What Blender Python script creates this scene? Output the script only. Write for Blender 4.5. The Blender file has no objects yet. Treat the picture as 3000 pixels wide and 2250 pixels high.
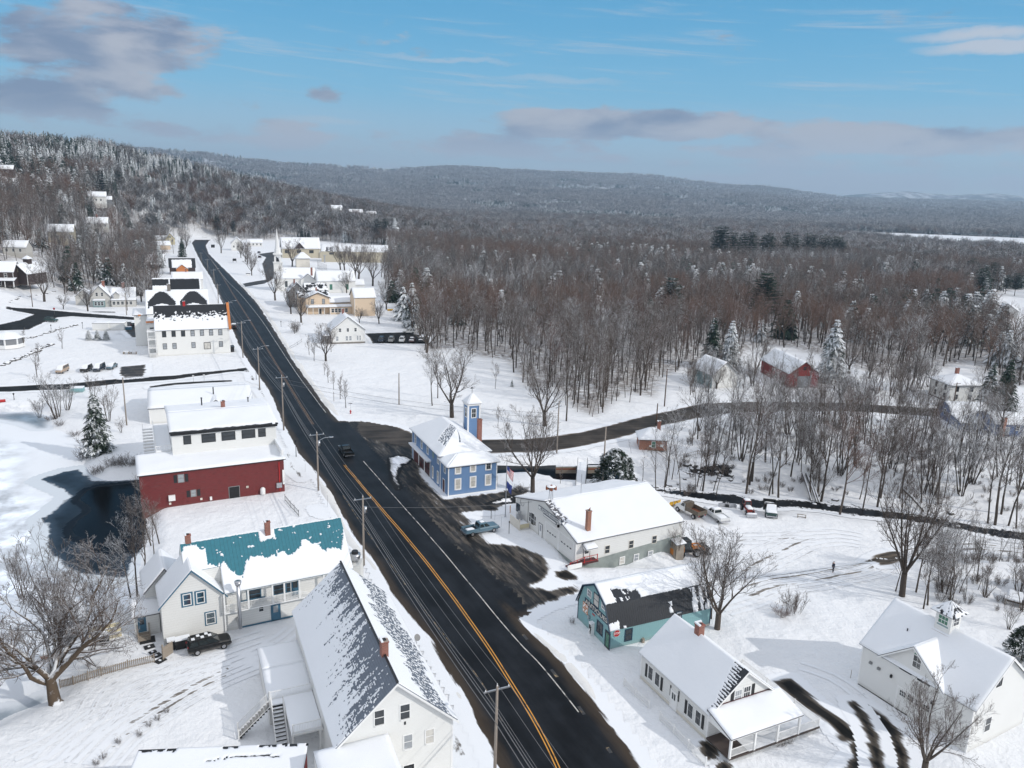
import bpy, bmesh, math, random
import numpy as np
from mathutils import Vector, Matrix, noise as mnoise
R_=math.radians
sc=bpy.context.scene
COL=sc.collection
random.seed(7); rng=np.random.default_rng(7)

# ---------------- camera ----------------
CH=52.0; PITCH=13.75; ROLL=1.8; FPX=2310.0
cam_d=bpy.data.cameras.new('camera'); cam=bpy.data.objects.new('camera',cam_d); COL.objects.link(cam)
cam.location=(0,0,CH); cam_d.sensor_width=36.0; cam_d.lens=36.0*FPX/3000.0
cam.rotation_euler=(Matrix.Rotation(R_(90-PITCH),3,'X')@Matrix.Rotation(R_(ROLL),3,'Z')).to_euler()
cam_d.clip_start=1.0; cam_d.clip_end=60000.0
sc.camera=cam
# ---------------- pixel ray -> terrain (placing only) ----------------
_p=R_(PITCH); _r=R_(ROLL)
_F=np.array([0,math.cos(_p),-math.sin(_p)]); _rt=np.array([1.,0,0]); _up=np.array([0,math.sin(_p),math.cos(_p)])
_RT=_rt*math.cos(_r)+_up*math.sin(_r); _UP=-_rt*math.sin(_r)+_up*math.cos(_r)
DS=3000/2212.0
def ray(px,py):      # px,py in the 2212-wide reading of the photograph
    d=_F*FPX+_RT*(px*DS-1500)-_UP*(py*DS-1125); return d/np.linalg.norm(d)
def azel(px,py):
    d=ray(px,py); return math.degrees(math.atan2(d[0],d[1])),math.degrees(math.asin(d[2]))
# ---------------- view, world, sun ----------------
sc.view_settings.view_transform='Standard'; sc.view_settings.look='None'
sc.view_settings.exposure=0.10; sc.view_settings.gamma=1.0
SUN_AZ=-23.0; SUN_EL=31.0      # azimuth counted from +x, degrees
sun_d=bpy.data.lights.new('sun','SUN'); sun=bpy.data.objects.new('sun',sun_d); COL.objects.link(sun)
sun_d.energy=2.3; sun_d.angle=R_(0.5); sun_d.color=(1.0,0.955,0.89)
_sd=Vector((math.cos(R_(SUN_AZ))*math.cos(R_(SUN_EL)),math.sin(R_(SUN_AZ))*math.cos(R_(SUN_EL)),math.sin(R_(SUN_EL))))
sun.rotation_euler=_sd.to_track_quat('Z','Y').to_euler(); sun.location=(80,-60,120)

class NT:
    """small helper around a node tree"""
    def __init__(s,tree): s.t=tree; s.n=tree.nodes; s.l=tree.links
    def new(s,typ,**kw):
        n=s.n.new(typ)
        for k,v in kw.items(): setattr(n,k,v)
        return n
    def put(s,sock,v):
        if isinstance(v,bpy.types.NodeSocket): s.l.new(v,sock)
        elif v is not None: sock.default_value=v
    def math(s,op,a,b=None,c=None,clamp=False):
        n=s.new('ShaderNodeMath',operation=op,use_clamp=clamp)
        s.put(n.inputs[0],a)
        if b is not None: s.put(n.inputs[1],b)
        if c is not None: s.put(n.inputs[2],c)
        return n.outputs[0]
    def mix(s,f,a,b):
        n=s.new('ShaderNodeMix',data_type='RGBA'); s.put(n.inputs[0],f)
        for i,v in ((6,a),(7,b)):
            s.put(n.inputs[i],v if isinstance(v,bpy.types.NodeSocket) else (tuple(v)+(1,))[:4])
        return n.outputs[2]
    def noise(s,vec,scale,detail=3,rough=.55,dist=0):
        n=s.new('ShaderNodeTexNoise'); s.put(n.inputs['Vector'],vec)
        n.inputs['Scale'].default_value=scale; n.inputs['Detail'].default_value=detail
        n.inputs['Roughness'].default_value=rough; n.inputs['Distortion'].default_value=dist
        return n.outputs[0]
    def step(s,x,a,b,lo=0.0,hi=1.0):
        n=s.new('ShaderNodeMapRange',interpolation_type='SMOOTHSTEP'); s.put(n.inputs[0],x)
        for i,v in ((1,a),(2,b),(3,lo),(4,hi)): s.put(n.inputs[i],v)
        return n.outputs[0]
    def lin(s,x,a,b,lo=0.0,hi=1.0):
        n=s.new('ShaderNodeMapRange'); s.put(n.inputs[0],x)
        for i,v in ((1,a),(2,b),(3,lo),(4,hi)): s.put(n.inputs[i],v)
        return n.outputs[0]
    def mapping(s,vec,rot=(0,0,0),scale=(1,1,1),loc=(0,0,0)):
        n=s.new('ShaderNodeMapping'); s.put(n.inputs[0],vec)
        n.inputs['Rotation'].default_value=rot; n.inputs['Scale'].default_value=scale; n.inputs['Location'].default_value=loc
        return n.outputs[0]
    def sep(s,v):
        n=s.new('ShaderNodeSeparateXYZ'); s.put(n.inputs[0],v); return n.outputs
    def comb(s,x,y,z=0.0):
        n=s.new('ShaderNodeCombineXYZ'); s.put(n.inputs[0],x); s.put(n.inputs[1],y); s.put(n.inputs[2],z); return n.outputs[0]
    def bump(s,h,strength=.3,dist=.05):
        n=s.new('ShaderNodeBump'); s.put(n.inputs['Height'],h); n.inputs['Strength'].default_value=strength; n.inputs['Distance'].default_value=dist
        return n.outputs[0]

w=bpy.data.worlds.new('World'); sc.world=w; w.use_nodes=True
W=NT(w.node_tree); W.n.clear()
sky=W.new('ShaderNodeTexSky',sky_type='NISHITA',sun_disc=False)
sky.sun_elevation=R_(SUN_EL); sky.sun_rotation=R_(90-SUN_AZ); sky.altitude=300; sky.air_density=1.0; sky.dust_density=0.6; sky.ozone_density=2.5
dirv=W.new('ShaderNodeTexCoord').outputs['Generated']
dx,dy,dz=W.sep(dirv)
az=W.math('MULTIPLY',W.math('ARCTAN2',dx,dy),57.2958)
el=W.math('MULTIPLY',W.math('ARCSINE',dz),57.2958)
cv=W.comb(W.math('MULTIPLY',az,.10),W.math('MULTIPLY',el,.28),W.math('MULTIPLY',dy,.6))
n1=W.noise(cv,1.0,7,.58,.35); n2=W.noise(cv,3.2,5,.6,.2)
nn=W.math('ADD',W.math('MULTIPLY',n1,.62),W.math('MULTIPLY',n2,.38))
# cloud banks where they hang in the sky: azimuth, elevation (degrees), half sizes, weight
# cloud banks where they hang in the sky: read off the photograph, turned into azimuth and elevation (degrees)
BANKS=[azel(x,y)+(rx/29.7,ry/29.7,wt) for x,y,rx,ry,wt in ((215,95,270,85,1.0),(90,205,150,34,.75),(330,185,120,46,.7),(520,225,75,22,.75),(705,200,50,22,.6),(590,277,70,26,.7),(1420,268,360,34,1.25),(1640,326,170,20,1.0),(1910,300,380,36,1.25),(1180,275,120,22,.9),
  (860,312,420,30,.55),(640,298,150,34,.7),(250,262,300,34,.5),(1500,354,600,16,.42),(2020,398,420,24,.55),(1780,352,300,14,.5),(1106,378,1500,24,.55))]
msk=None
for a0,e0,ra,re,wt in BANKS:
    u=W.math('POWER',W.math('DIVIDE',W.math('SUBTRACT',az,a0),ra),2.0); v=W.math('POWER',W.math('DIVIDE',W.math('SUBTRACT',el,e0),re),2.0)
    b=W.math('MULTIPLY',W.math('MAXIMUM',W.math('SUBTRACT',1.0,W.math('ADD',u,v)),-0.8),wt)
    msk=b if msk is None else W.math('MAXIMUM',msk,b)
# unseen dome overhead and behind the camera: bright white cover added for fill light
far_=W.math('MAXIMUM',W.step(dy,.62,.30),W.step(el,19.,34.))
dens=W.step(W.math('ADD',W.math('MULTIPLY',msk,.62),W.math('MULTIPLY',W.math('SUBTRACT',nn,.5),3.1)),.10,.46)
wv=W.comb(W.math('MULTIPLY',az,.05),W.math('MULTIPLY',W.math('ADD',el,W.math('MULTIPLY',az,.06)),.9),0.3)
wis=W.step(W.noise(wv,1.9,7,.66,.5),.50,.74,0,.5)
wis=W.math('MULTIPLY',wis,W.step(el,4.,8.))
shade=W.step(W.noise(W.comb(W.math('MULTIPLY',az,.13),W.math('MULTIPLY',W.math('ADD',el,.5),.42),W.math('MULTIPLY',dy,.6)),1.0,5,.55,.3),.38,.66)
ccol=W.mix(shade,(3.3,3.4,3.85),(1.35,1.75,2.65))
ccol=W.mix(W.step(el,5.0,1.5),ccol,(3.7,4.0,4.7))
ramp=W.new('ShaderNodeValToRGB'); W.put(ramp.inputs[0],W.lin(el,-2,40)); cr=ramp.color_ramp
stops=[(0,(4.3,4.7,5.2)),(.06,(3.9,4.5,5.2)),(.12,(2.5,3.9,5.1)),(.2,(1.15,3.35,5.1)),(.30,(.62,2.75,4.7)),(.42,(.34,2.2,4.2)),(1,(.3,1.7,3.9))]
while len(cr.elements)<len(stops): cr.elements.new(.5)
for e_,(p_,c_) in zip(cr.elements,stops): e_.position=p_; e_.color=c_+(1,)
base=W.mix(.88,sky.outputs[0],ramp.outputs[0])
for x,y,rx,ry,wt in ((2130,72,150,13,.9),(2190,98,170,15,1.1),(1200,172,160,9,.35),(960,128,170,6,.45),(700,258,110,7,.4),(560,90,60,6,.25)):
    a0,e0=azel(x,y); u=W.math('POWER',W.math('DIVIDE',W.math('SUBTRACT',az,a0),rx/29.7),2.0); v=W.math('POWER',W.math('DIVIDE',W.math('SUBTRACT',W.math('ADD',el,W.math('MULTIPLY',W.math('SUBTRACT',n2,.5),1.1)),e0),ry/29.7),2.0)
    wis=W.math('MAXIMUM',wis,W.math('MULTIPLY',W.math('MAXIMUM',W.math('SUBTRACT',1.0,W.math('ADD',u,v)),0.),wt))
c=W.mix(W.math('MINIMUM',wis,.85),base,(3.9,4.1,4.6)); c=W.mix(W.math('MULTIPLY',dens,.95),c,ccol)
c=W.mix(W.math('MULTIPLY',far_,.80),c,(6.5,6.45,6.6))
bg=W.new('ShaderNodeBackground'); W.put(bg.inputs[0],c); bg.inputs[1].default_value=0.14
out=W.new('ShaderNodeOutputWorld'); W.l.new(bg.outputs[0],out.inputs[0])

# ---------------- helpers ----------------
def link(o): COL.objects.link(o); return o
def tag(o,label=None,cat=None,group=None,kind=None):
    if label: o['label']=label
    if cat: o['category']=cat
    if group: o['group']=group
    if kind: o['kind']=kind
    return o
def thing(name,label,cat,loc=(0,0,0),rz=0.0,group=None):
    o=link(bpy.data.objects.new(name,None)); o.location=loc; o.rotation_euler=(0,0,rz); o.empty_display_size=.3
    return tag(o,label,cat,group)
class MB:
    """collects geometry with material slots"""
    def __init__(s): s.v=[]; s.f=[]; s.mi=[]; s.cur=0
    def quad(s,*p):
        b=len(s.v); s.v+= [tuple(q) for q in p]; s.f.append(tuple(range(b,b+len(p)))); s.mi.append(s.cur); return s
    def box(s,x0,x1,y0,y1,z0,z1):
        b=len(s.v); s.v+=[(x,y,z) for z in (z0,z1) for x,y in ((x0,y0),(x1,y0),(x1,y1),(x0,y1))]
        for f in ((3,2,1,0),(4,5,6,7),(0,1,5,4),(1,2,6,5),(2,3,7,6),(3,0,4,7)): s.f.append(tuple(b+i for i in f)); s.mi.append(s.cur)
        return s
    def hexa(s,P):
        b=len(s.v); s.v+=[tuple(p) for p in P]
        for f in ((3,2,1,0),(4,5,6,7),(0,1,5,4),(1,2,6,5),(2,3,7,6),(3,0,4,7)): s.f.append(tuple(b+i for i in f)); s.mi.append(s.cur)
        return s
    def loft(s,secs,caps=True):
        b=len(s.v); n=len(secs[0])
        for q in secs: s.v+=[tuple(p) for p in q]
        for k in range(len(secs)-1):
            for i in range(n):
                j=(i+1)%n; s.f.append((b+k*n+i,b+k*n+j,b+(k+1)*n+j,b+(k+1)*n+i)); s.mi.append(s.cur)
        if caps:
            s.f.append(tuple(b+i for i in reversed(range(n)))); s.mi.append(s.cur)
            e=b+(len(secs)-1)*n; s.f.append(tuple(e+i for i in range(n))); s.mi.append(s.cur)
        return s
    def tube(s,pts,rad,n=6,caps=True):
        pts=[Vector(p) for p in pts]
        if not hasattr(rad,'__len__'): rad=[rad]*len(pts)
        secs=[]; a=None
        for k,p in enumerate(pts):
            d=(pts[min(k+1,len(pts)-1)]-pts[max(k-1,0)]).normalized()
            if a is None: a=d.orthogonal().normalized()
            a=(a-d*a.dot(d)); a=a.normalized() if a.length>1e-6 else d.orthogonal().normalized()
            c=d.cross(a)
            secs.append([p+(a*math.cos(2*math.pi*i/n)+c*math.sin(2*math.pi*i/n))*rad[k] for i in range(n)])
        return s.loft(secs,caps)
    def cyl(s,x,y,z0,z1,r0,r1=None,n=10):
        return s.tube([(x,y,z0),(x,y,z1)],[r0,r0 if r1 is None else r1],n)
    def prism(s,poly,z0,z1):
        return s.loft([[(x,y,z0) for x,y in poly],[(x,y,z1) for x,y in poly]])
    def build(s,name,mats,parent=None,smooth=False,loc=None,rot=None):
        m=bpy.data.meshes.new(name); m.from_pydata(s.v,[],s.f)
        if not isinstance(mats,(list,tuple)): mats=[mats]
        for q in mats: m.materials.append(q)
        m.polygons.foreach_set('material_index',np.array(s.mi,dtype=np.int32))
        if smooth: m.polygons.foreach_set('use_smooth',np.ones(len(s.f),dtype=bool))
        m.update()
        o=link(bpy.data.objects.new(name,m))
        if parent: o.parent=parent
        if loc: o.location=loc
        if rot: o.rotation_euler=rot
        return o
def copy_tree(o,parent=None):
    c=o.copy(); COL.objects.link(c); c.parent=parent
    for ch in list(o.children): copy_tree(ch,c)
    return c
def fixn(o):
    bm=bmesh.new(); bm.from_mesh(o.data); bmesh.ops.recalc_face_normals(bm,faces=bm.faces); bm.to_mesh(o.data); bm.free(); return o

def gz(px,py,z=0.0):
    d=ray(px,py); t=(z-CH)/d[2]; return (d[0]*t,d[1]*t)
def sm(a,b,x):
    t=np.clip((np.asarray(x,float)-a)/(b-a),0,1); return t*t*(3-2*t)
def inpoly(X,Y,poly):
    """signed distance, positive inside"""
    P=np.array(poly,float); Q=np.roll(P,-1,0); ins=np.zeros(X.shape,bool); dist=np.full(X.shape,1e9)
    for (x0,y0),(x1,y1) in zip(P,Q):
        ex,ey=x1-x0,y1-y0; l2=ex*ex+ey*ey+1e-12
        t=np.clip(((X-x0)*ex+(Y-y0)*ey)/l2,0,1); d=(X-x0-t*ex)**2+(Y-y0-t*ey)**2; dist=np.minimum(dist,d)
        if y0!=y1:
            c=((Y>=min(y0,y1))&(Y<max(y0,y1))); xi=x0+(Y-y0)/(y1-y0)*ex; ins^=(c&(X<xi))
    return np.where(ins,1,-1)*np.sqrt(dist)
# zoom windows used while reading the photograph: offset and scale to the 2212-wide reading
_Z=dict(Z1=(0,1500,2.212),Z2=(700,1500,2.212),Z3=(1450,1500,2.212),Z4=(2250,1500,2.212),Z5=(0,950,2.552),Z6=(700,950,2.552),Z7=(1400,950,2.552),Z8=(2150,950,2.552),
 Y1=(0,600,3.318),Y2=(380,600,4.148),Y3=(780,620,3.606),Y4=(1200,700,2.5525),Y5=(1900,900,2.011),Y6=(0,330,2.212),Y7=(900,300,2.011),Y8=(1900,300,2.011),
 A1=(1400,1350,3.6867),A2=(1900,1350,3.6867),A3=(2450,1450,3.687),A4=(350,1480,3.6867),B1=(1150,1300,3.949),B2=(1800,1750,3.318),B3=(0,750,4.148),B4=(700,1950,2.765),B5=(1650,1180,4.366),B6=(2500,1000,4.148),B7=(2500,1350,4.148),D=(0,0,2212/3000.))
def P(z,x,y): a=_Z[z]; return ((a[0]+x/a[2])/DS,(a[1]+y/a[2])/DS)
def PL(z,*xy): return [P(z,*q) for q in xy]

# ---------------- terrain ----------------
_c1=[azel(*q) for q in ((-60,286),(0,291),(110,297),(230,308),(300,328),(400,348),(500,378),(600,404),(700,424),(800,444),(900,462))]
_c2=[azel(*q) for q in ((-300,300),(300,321),(400,327),(500,340),(600,352),(740,361),(850,367),(980,360),(1060,364),(1200,373),(1300,375),(1400,379),(1500,393),(1560,399),(1640,403),(1700,411),(1780,422),(1850,428),(2000,433),(2300,440))]
_c3=[azel(*q) for q in ((-300,400),(1500,425),(1700,431),(1800,425),(1850,419),(1960,413),(2010,418),(2060,421),(2150,417),(2212,424),(2400,430))]
A1a,A1e=zip(*_c1); A2a,A2e=zip(*_c2); A3a,A3e=zip(*_c3)
def wav(X,Y,s,k=0.):
    return (np.sin(X/s+1.3+k)*np.sin(Y/s*1.1+.4+k)+.6*np.sin(X/s*2.1+Y/s*.9+k)+.4*np.sin(Y/s*3.3-X/s*1.7+2*k))/2.
POND=[gz(x,y,-1.5) for x,y in [(-400,893)]+PL('Z5',(0,668),(230,662),(345,700),(350,780),(560,860),(592,905),(560,1010),(600,1085),(660,1150),(760,1185),(1040,1172),(1062,1390),(1020,1470),(1030,1590))+PL('Z1',(905,60),(880,260),(820,500),(760,600),(590,660),(380,790),(290,880),(270,1010),(300,1190),(150,1262),(0,1330))+[(-400,1720)]]
YARD=[gz(x,y,-2.6) for x,y in ((1262,1232),(1330,1229),(1455,1222),(1458,1180),(1420,1075),(1375,1030),(1450,1010),(1600,1030),(1800,1060),(2000,1080),(2300,1120),(2300,1230),(2060,1215),(1900,1215),(1700,1240),(1570,1256),(1500,1236),(1450,1236))]
STREAM=[gz(x,y,-3.4) for x,y in ((1325,1030),(1375,1040),(1405,1053),(1440,1058),(1480,1062),(1530,1068),(1585,1075),(1640,1085),(1700,1083),(1770,1088),(1830,1098),(1900,1106),(1960,1112),(2020,1122),(2090,1135),(2150,1147),(2300,1165))]
MILL=[gz(x,y,-1.2) for x,y in ((1060,1005),(1246,1005),(1290,1003),(1335,1020),(1330,1045),(1262,1040),(1208,1043),(1192,1032),(1144,1026),(1060,1026))]
LAKE=[gz(x,y,-15) for x,y in ((1755,497.5),(1850,500.5),(2212,515),(2420,525),(2420,560),(2212,546),(2050,536),(1900,523),(1790,512))]
def dline(X,Y,pl):
    d=np.full(np.shape(X),1e9)
    for (x0,y0),(x1,y1) in zip(pl[:-1],pl[1:]):
        ex,ey=x1-x0,y1-y0; t=np.clip(((X-x0)*ex+(Y-y0)*ey)/(ex*ex+ey*ey),0,1)
        d=np.minimum(d,(X-x0-t*ex)**2+(Y-y0-t*ey)**2)
    return np.sqrt(d)
def tz(X,Y):
    X=np.asarray(X,float); Y=np.asarray(Y,float)
    r=np.hypot(X,Y)+1e-6; a=np.degrees(np.arctan2(X,Y))
    z=-15*sm(450,1450,r)
    R0=np.interp(a,(-45,-33,-28,-25,-21,-17,-12,-8),(330,355,440,820,880,870,840,820)); Rc=np.interp(a,(-40,-20,-8),(900,1150,1250))
    h1=CH+Rc*np.tan(np.radians(np.interp(a,A1a,A1e)))-11; h1=np.where(a>A1a[-1],h1*np.clip(1-(a-A1a[-1])/4,0,1)-15*np.clip((a-A1a[-1])/4,0,1),h1)
    t=np.clip((r-R0)/(Rc-R0),0,1); pr=.55*t+.45*t*t*(3-2*t)
    back=1-sm(Rc,Rc+900,r)
    z1=np.where(r<Rc,h1*pr,h1*back-15*(1-back)); w1=sm(0,1,(r-R0)/60)*(a<A1a[-1]+4)
    z=np.where(w1>0,np.maximum(z,z1)*w1+z*(1-w1),z)
    und=sm(1900,3200,r)
    Rf=np.interp(a,(-20,0,25),(4600,5400,6800)); h2=CH+Rf*np.tan(np.radians(np.interp(a,A2a,A2e)))-9
    t=np.clip((r-2150)/(Rf-2150),0,1); pr=t**1.35
    z2=np.where(r<Rf,-15+(h2+15)*pr+wav(X,Y,420.)*16*und*np.sqrt(np.clip(1-t,0,1))*np.clip(t*4,0,1),h2-(r-Rf)*.06)
    z=np.maximum(z,np.where(r>2150,z2,-1e3))
    h3=CH+9300*np.tan(np.radians(np.interp(a,A3a,A3e))); t=np.clip((r-7800)/1500,0,1)
    z=np.where(r>7800,np.maximum(z,-60+(h3+60)*t*t*(3-2*t)-np.maximum(r-9300,0)*.05),z)
    near=r<330
    if near.any():
        Xn,Yn=X[near],Y[near]; zn=z[near] if z.ndim else z
        zn=zn+.10*wav(Xn,Yn,7.)*sm(20,60,r[near])
        s=inpoly(Xn,Yn,POND); zn=zn*(1-sm(-3,0,s))+(-1.55)*sm(-4.5,-.4,s)
        s=inpoly(Xn,Yn,YARD); zn=zn-2.6*sm(-5.,1.5,s)
        s=5.5-dline(Xn,Yn,STREAM); zn=zn-1.3*sm(-3.5,2.6,s)
        s=inpoly(Xn,Yn,MILL); zn=zn*(1-sm(-2,0,s))-1.9*sm(-1.6,.3,s)
        if z.ndim: z[near]=zn
        else: z=zn
    return z
def tz1(x,y): return float(tz(np.array([x]),np.array([y]))[0])
def gp(px,py):
    """point of the terrain seen at a pixel of the photograph"""
    d=ray(px,py); z=0.
    t0=(0-CH)/d[2] if d[2]<-1e-4 else 9e9
    if t0<340:
        for _ in range(4):
            t=(z-CH)/d[2]; z=tz1(d[0]*t,d[1]*t)
        return Vector((d[0]*t,d[1]*t,z))
    ts=np.geomspace(300,16000,1500); zz=CH+d[2]*ts; g=tz(d[0]*ts,d[1]*ts); i=np.argmax(zz<=g)
    if i==0: i=len(ts)-1
    else:
        e0,e1=zz[i-1]-g[i-1],g[i]-zz[i]; t=ts[i-1]+(ts[i]-ts[i-1])*e0/(e0+e1+1e-9); return Vector((d[0]*t,d[1]*t,tz1(d[0]*t,d[1]*t)))
    return Vector((d[0]*ts[i],d[1]*ts[i],float(g[i])))
def G(z,x,y): return gp(*P(z,x,y))

# forest limits
CLEAR=[gp(*q)[:2] for q in [(-300,640),(20,566),(110,560),(112,612),(150,640),(225,612),(322,652),(345,600),(338,545),(352,512),(400,503),(440,501),(500,513),(560,519),(590,515),(700,521),(830,531),(850,570),(828,600),(842,640),(868,690),(905,742),(921,760),(985,752),(1029,770),(1084,776),(1104,791),(1136,837),(1185,831),(1246,886),(1284,900),(1304,886),(1347,846),(1382,851),(1413,860),(1434,814),(1490,790),(1600,770),(1650,742),(1765,764),(1830,790),(1960,830),(2020,795),(2100,785),(2160,830),(2400,850)]]
CLEAR+=[(400,-200),(-400,-200)]
MEADOWS=[[gp(*q)[:2] for q in pl] for pl in ([(-60,380),(20,384),(78,389),(58,404),(-60,410)],[(298,452),(338,462),(350,492),(322,494),(314,470)],[(1066,508.5),(1175,517.5),(1175,523.5),(1066,514.5)],[(1860,612),(1975,622),(1990,640),(1850,632)],[(2086,642),(2230,622),(2330,690),(2330,800),(2190,752)],[(700,455),(830,470),(830,486),(700,470)],[(160,480),(215,484),(215,496),(160,492)],[(1960,574),(2010,578),(2010,592),(1960,588)])]
def forest(X,Y):
    X=np.asarray(X,float); Y=np.asarray(Y,float); r=np.hypot(X,Y)
    f=np.where(r<1000,1-sm(-3,2,inpoly(X,Y,CLEAR)),1.0)
    for m in MEADOWS+[LAKE]: f=f*(1-sm(-4,2,inpoly(X,Y,m)))
    return f*(r>100)

# ---------------- materials ----------------
def newmat(name):
    m=bpy.data.materials.new(name); m.use_nodes=True; t=NT(m.node_tree); b=t.n['Principled BSDF']; return m,t,b
def obj_co(t): return t.new('ShaderNodeTexCoord').outputs['Object']
def pos(t): return t.new('ShaderNodeNewGeometry').outputs['Position']
def attr(t,name): return t.new('ShaderNodeAttribute',attribute_name=name).outputs['Fac']
SNOW=(.83,.85,.88)
def plain(name,col,rough=.6,metal=0,var=.12,scale=3.,bump=0.,spec=.4,emit=None):
    m,t,b=newmat(name); co=obj_co(t); n=t.noise(co,scale,4)
    c=t.mix(n,tuple(max(0,x*(1-var)) for x in col),tuple(min(1,x*(1+var)) for x in col))
    t.put(b.inputs['Base Color'],c); b.inputs['Roughness'].default_value=rough; b.inputs['Metallic'].default_value=metal
    b.inputs['Specular IOR Level'].default_value=spec
    if bump: t.put(b.inputs['Normal'],t.bump(t.noise(co,scale*6,3),bump,.03))
    return m
def clap(name,col,pitch=.14,rough=.65,dirt=(.45,.42,.36),amount=.25,vert=False,streak=0.):
    """painted boards: shadow lines by bump, grime and weathering"""
    m,t,b=newmat(name); co=obj_co(t); x,y,z=t.sep(co)
    f=t.math('FRACT',t.math('DIVIDE',t.math('ADD',x,y) if vert else z,pitch))
    n=t.noise(t.mapping(co,scale=(.5,.5,2.5)),1.2,5,.65)
    c=t.mix(t.step(n,.45,.85,0,amount),col,dirt)
    c=t.mix(t.step(t.noise(co,.25,3),.3,.8,0,.18),c,tuple(k*.82 for k in col))
    c=t.mix(t.step(z,.05,.7,.22,0),c,(.33,.30,.25))
    if streak:
        s=t.noise(t.mapping(co,scale=(1.2,1.2,14)),1.0,6,.7); c=t.mix(t.step(s,.5,.62,0,streak),c,tuple(k*.45 for k in col))
    c=t.mix(t.step(f,.80,.97,0,.28),c,tuple(k*.45 for k in col))
    t.put(b.inputs['Base Color'],c); b.inputs['Roughness'].default_value=rough
    t.put(b.inputs['Normal'],t.bump(t.math('ADD',f,t.math('MULTIPLY',n,.25)),.5,.02))
    return m
def glassy(name,col,rough=.08):
    m,t,b=newmat(name); co=obj_co(t); n=t.noise(co,1.4,2)
    t.put(b.inputs['Base Color'],t.mix(n,tuple(k*.6 for k in col),tuple(min(1,k*1.5) for k in col))); b.inputs['Roughness'].default_value=rough; b.inputs['Specular IOR Level'].default_value=.7
    return m
def brick(name,col=(.30,.085,.055)):
    m,t,b=newmat(name); co=obj_co(t); x,y,z=t.sep(co)
    br=t.new('ShaderNodeTexBrick'); t.put(br.inputs['Vector'],t.comb(t.math('ADD',x,y),z)); br.inputs['Scale'].default_value=1.0
    br.inputs['Brick Width'].default_value=.22; br.inputs['Row Height'].default_value=.075; br.inputs['Mortar Size'].default_value=.008
    br.inputs['Color1'].default_value=col+(1,); br.inputs['Color2'].default_value=tuple(k*.65 for k in col)+(1,); br.inputs['Mortar'].default_value=(.33,.27,.23,1)
    t.put(b.inputs['Base Color'],t.mix(t.step(t.noise(co,1.5,4),.5,.8,0,.4),br.outputs[0],(.16,.09,.07))); b.inputs['Roughness'].default_value=.85
    return m
def shingle(name,col,ribs=0.,rough=.75,lines=.16):
    """roofing: ribs run with the fall of the roof, shingle courses across it (UV in metres)"""
    m,t,b=newmat(name); uv=t.new('ShaderNodeUVMap',uv_map='UVMap').outputs[0]; u,v,_=t.sep(uv)
    n=t.noise(uv,2.0,5,.6)
    c=t.mix(n,tuple(k*.72 for k in col),tuple(min(1,k*1.25) for k in col))
    if ribs:
        f=t.math('ABSOLUTE',t.math('SUBTRACT',t.math('FRACT',t.math('DIVIDE',u,ribs)),.5)); h=t.step(f,.36,.5)
        c=t.mix(t.math('MULTIPLY',h,.35),c,tuple(k*.45 for k in col))
    else:
        h=t.math('FRACT',t.math('DIVIDE',v,lines)); c=t.mix(t.step(h,.8,1,0,.5),c,tuple(k*.4 for k in col))
    t.put(b.inputs['Base Color'],c); b.inputs['Roughness'].default_value=rough; t.put(b.inputs['Normal'],t.bump(h,.6,.03))
    return m
def snowmat(name,col=SNOW,scale=1.0,bump=.25,tone=.06):
    m,t,b=newmat(name); co=pos(t); n=t.noise(co,.35*scale,5,.6); n2=t.noise(co,2.5*scale,4,.6)
    t.put(b.inputs['Base Color'],t.mix(n,tuple(k*(1-tone) for k in col),tuple(min(1,k*(1+tone*.5)) for k in col))); b.inputs['Roughness'].default_value=.75; b.inputs['Specular IOR Level'].default_value=.25
    t.put(b.inputs['Normal'],t.bump(t.math('ADD',n,t.math('MULTIPLY',n2,.3)),bump,.25))
    return m
M={}
M['snow']=snowmat('fresh_snow'); M['roof_snow']=snowmat('roof_snow',scale=1.3,bump=.18,tone=.03)
# ground: snow, undergrowth under the trees, mottled far woods
m,t,b=newmat('snowy_ground'); M['ground']=m
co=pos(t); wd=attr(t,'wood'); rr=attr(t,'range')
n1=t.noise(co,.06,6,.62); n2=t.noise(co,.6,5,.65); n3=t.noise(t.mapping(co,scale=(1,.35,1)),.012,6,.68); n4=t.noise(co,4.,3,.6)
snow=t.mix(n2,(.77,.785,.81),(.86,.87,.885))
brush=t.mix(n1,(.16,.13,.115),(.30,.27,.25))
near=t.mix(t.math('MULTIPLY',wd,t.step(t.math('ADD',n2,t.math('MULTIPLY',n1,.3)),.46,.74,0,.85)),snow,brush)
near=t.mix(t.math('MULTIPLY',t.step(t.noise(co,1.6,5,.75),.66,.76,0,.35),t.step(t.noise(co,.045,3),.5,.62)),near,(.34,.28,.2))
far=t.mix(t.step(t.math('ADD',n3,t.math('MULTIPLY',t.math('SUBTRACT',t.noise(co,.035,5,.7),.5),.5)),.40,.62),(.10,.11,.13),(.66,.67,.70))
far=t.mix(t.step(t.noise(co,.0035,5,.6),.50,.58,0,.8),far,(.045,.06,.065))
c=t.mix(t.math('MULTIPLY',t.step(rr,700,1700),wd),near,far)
t.put(b.inputs['Base Color'],c); b.inputs['Roughness'].default_value=.8; b.inputs['Specular IOR Level'].default_value=.2
t.put(b.inputs['Normal'],t.bump(t.math('ADD',t.math('ADD',n2,t.math('MULTIPLY',n4,.12)),t.math('MULTIPLY',t.noise(co,.18,4),2.2)),.6,.5))

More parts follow.
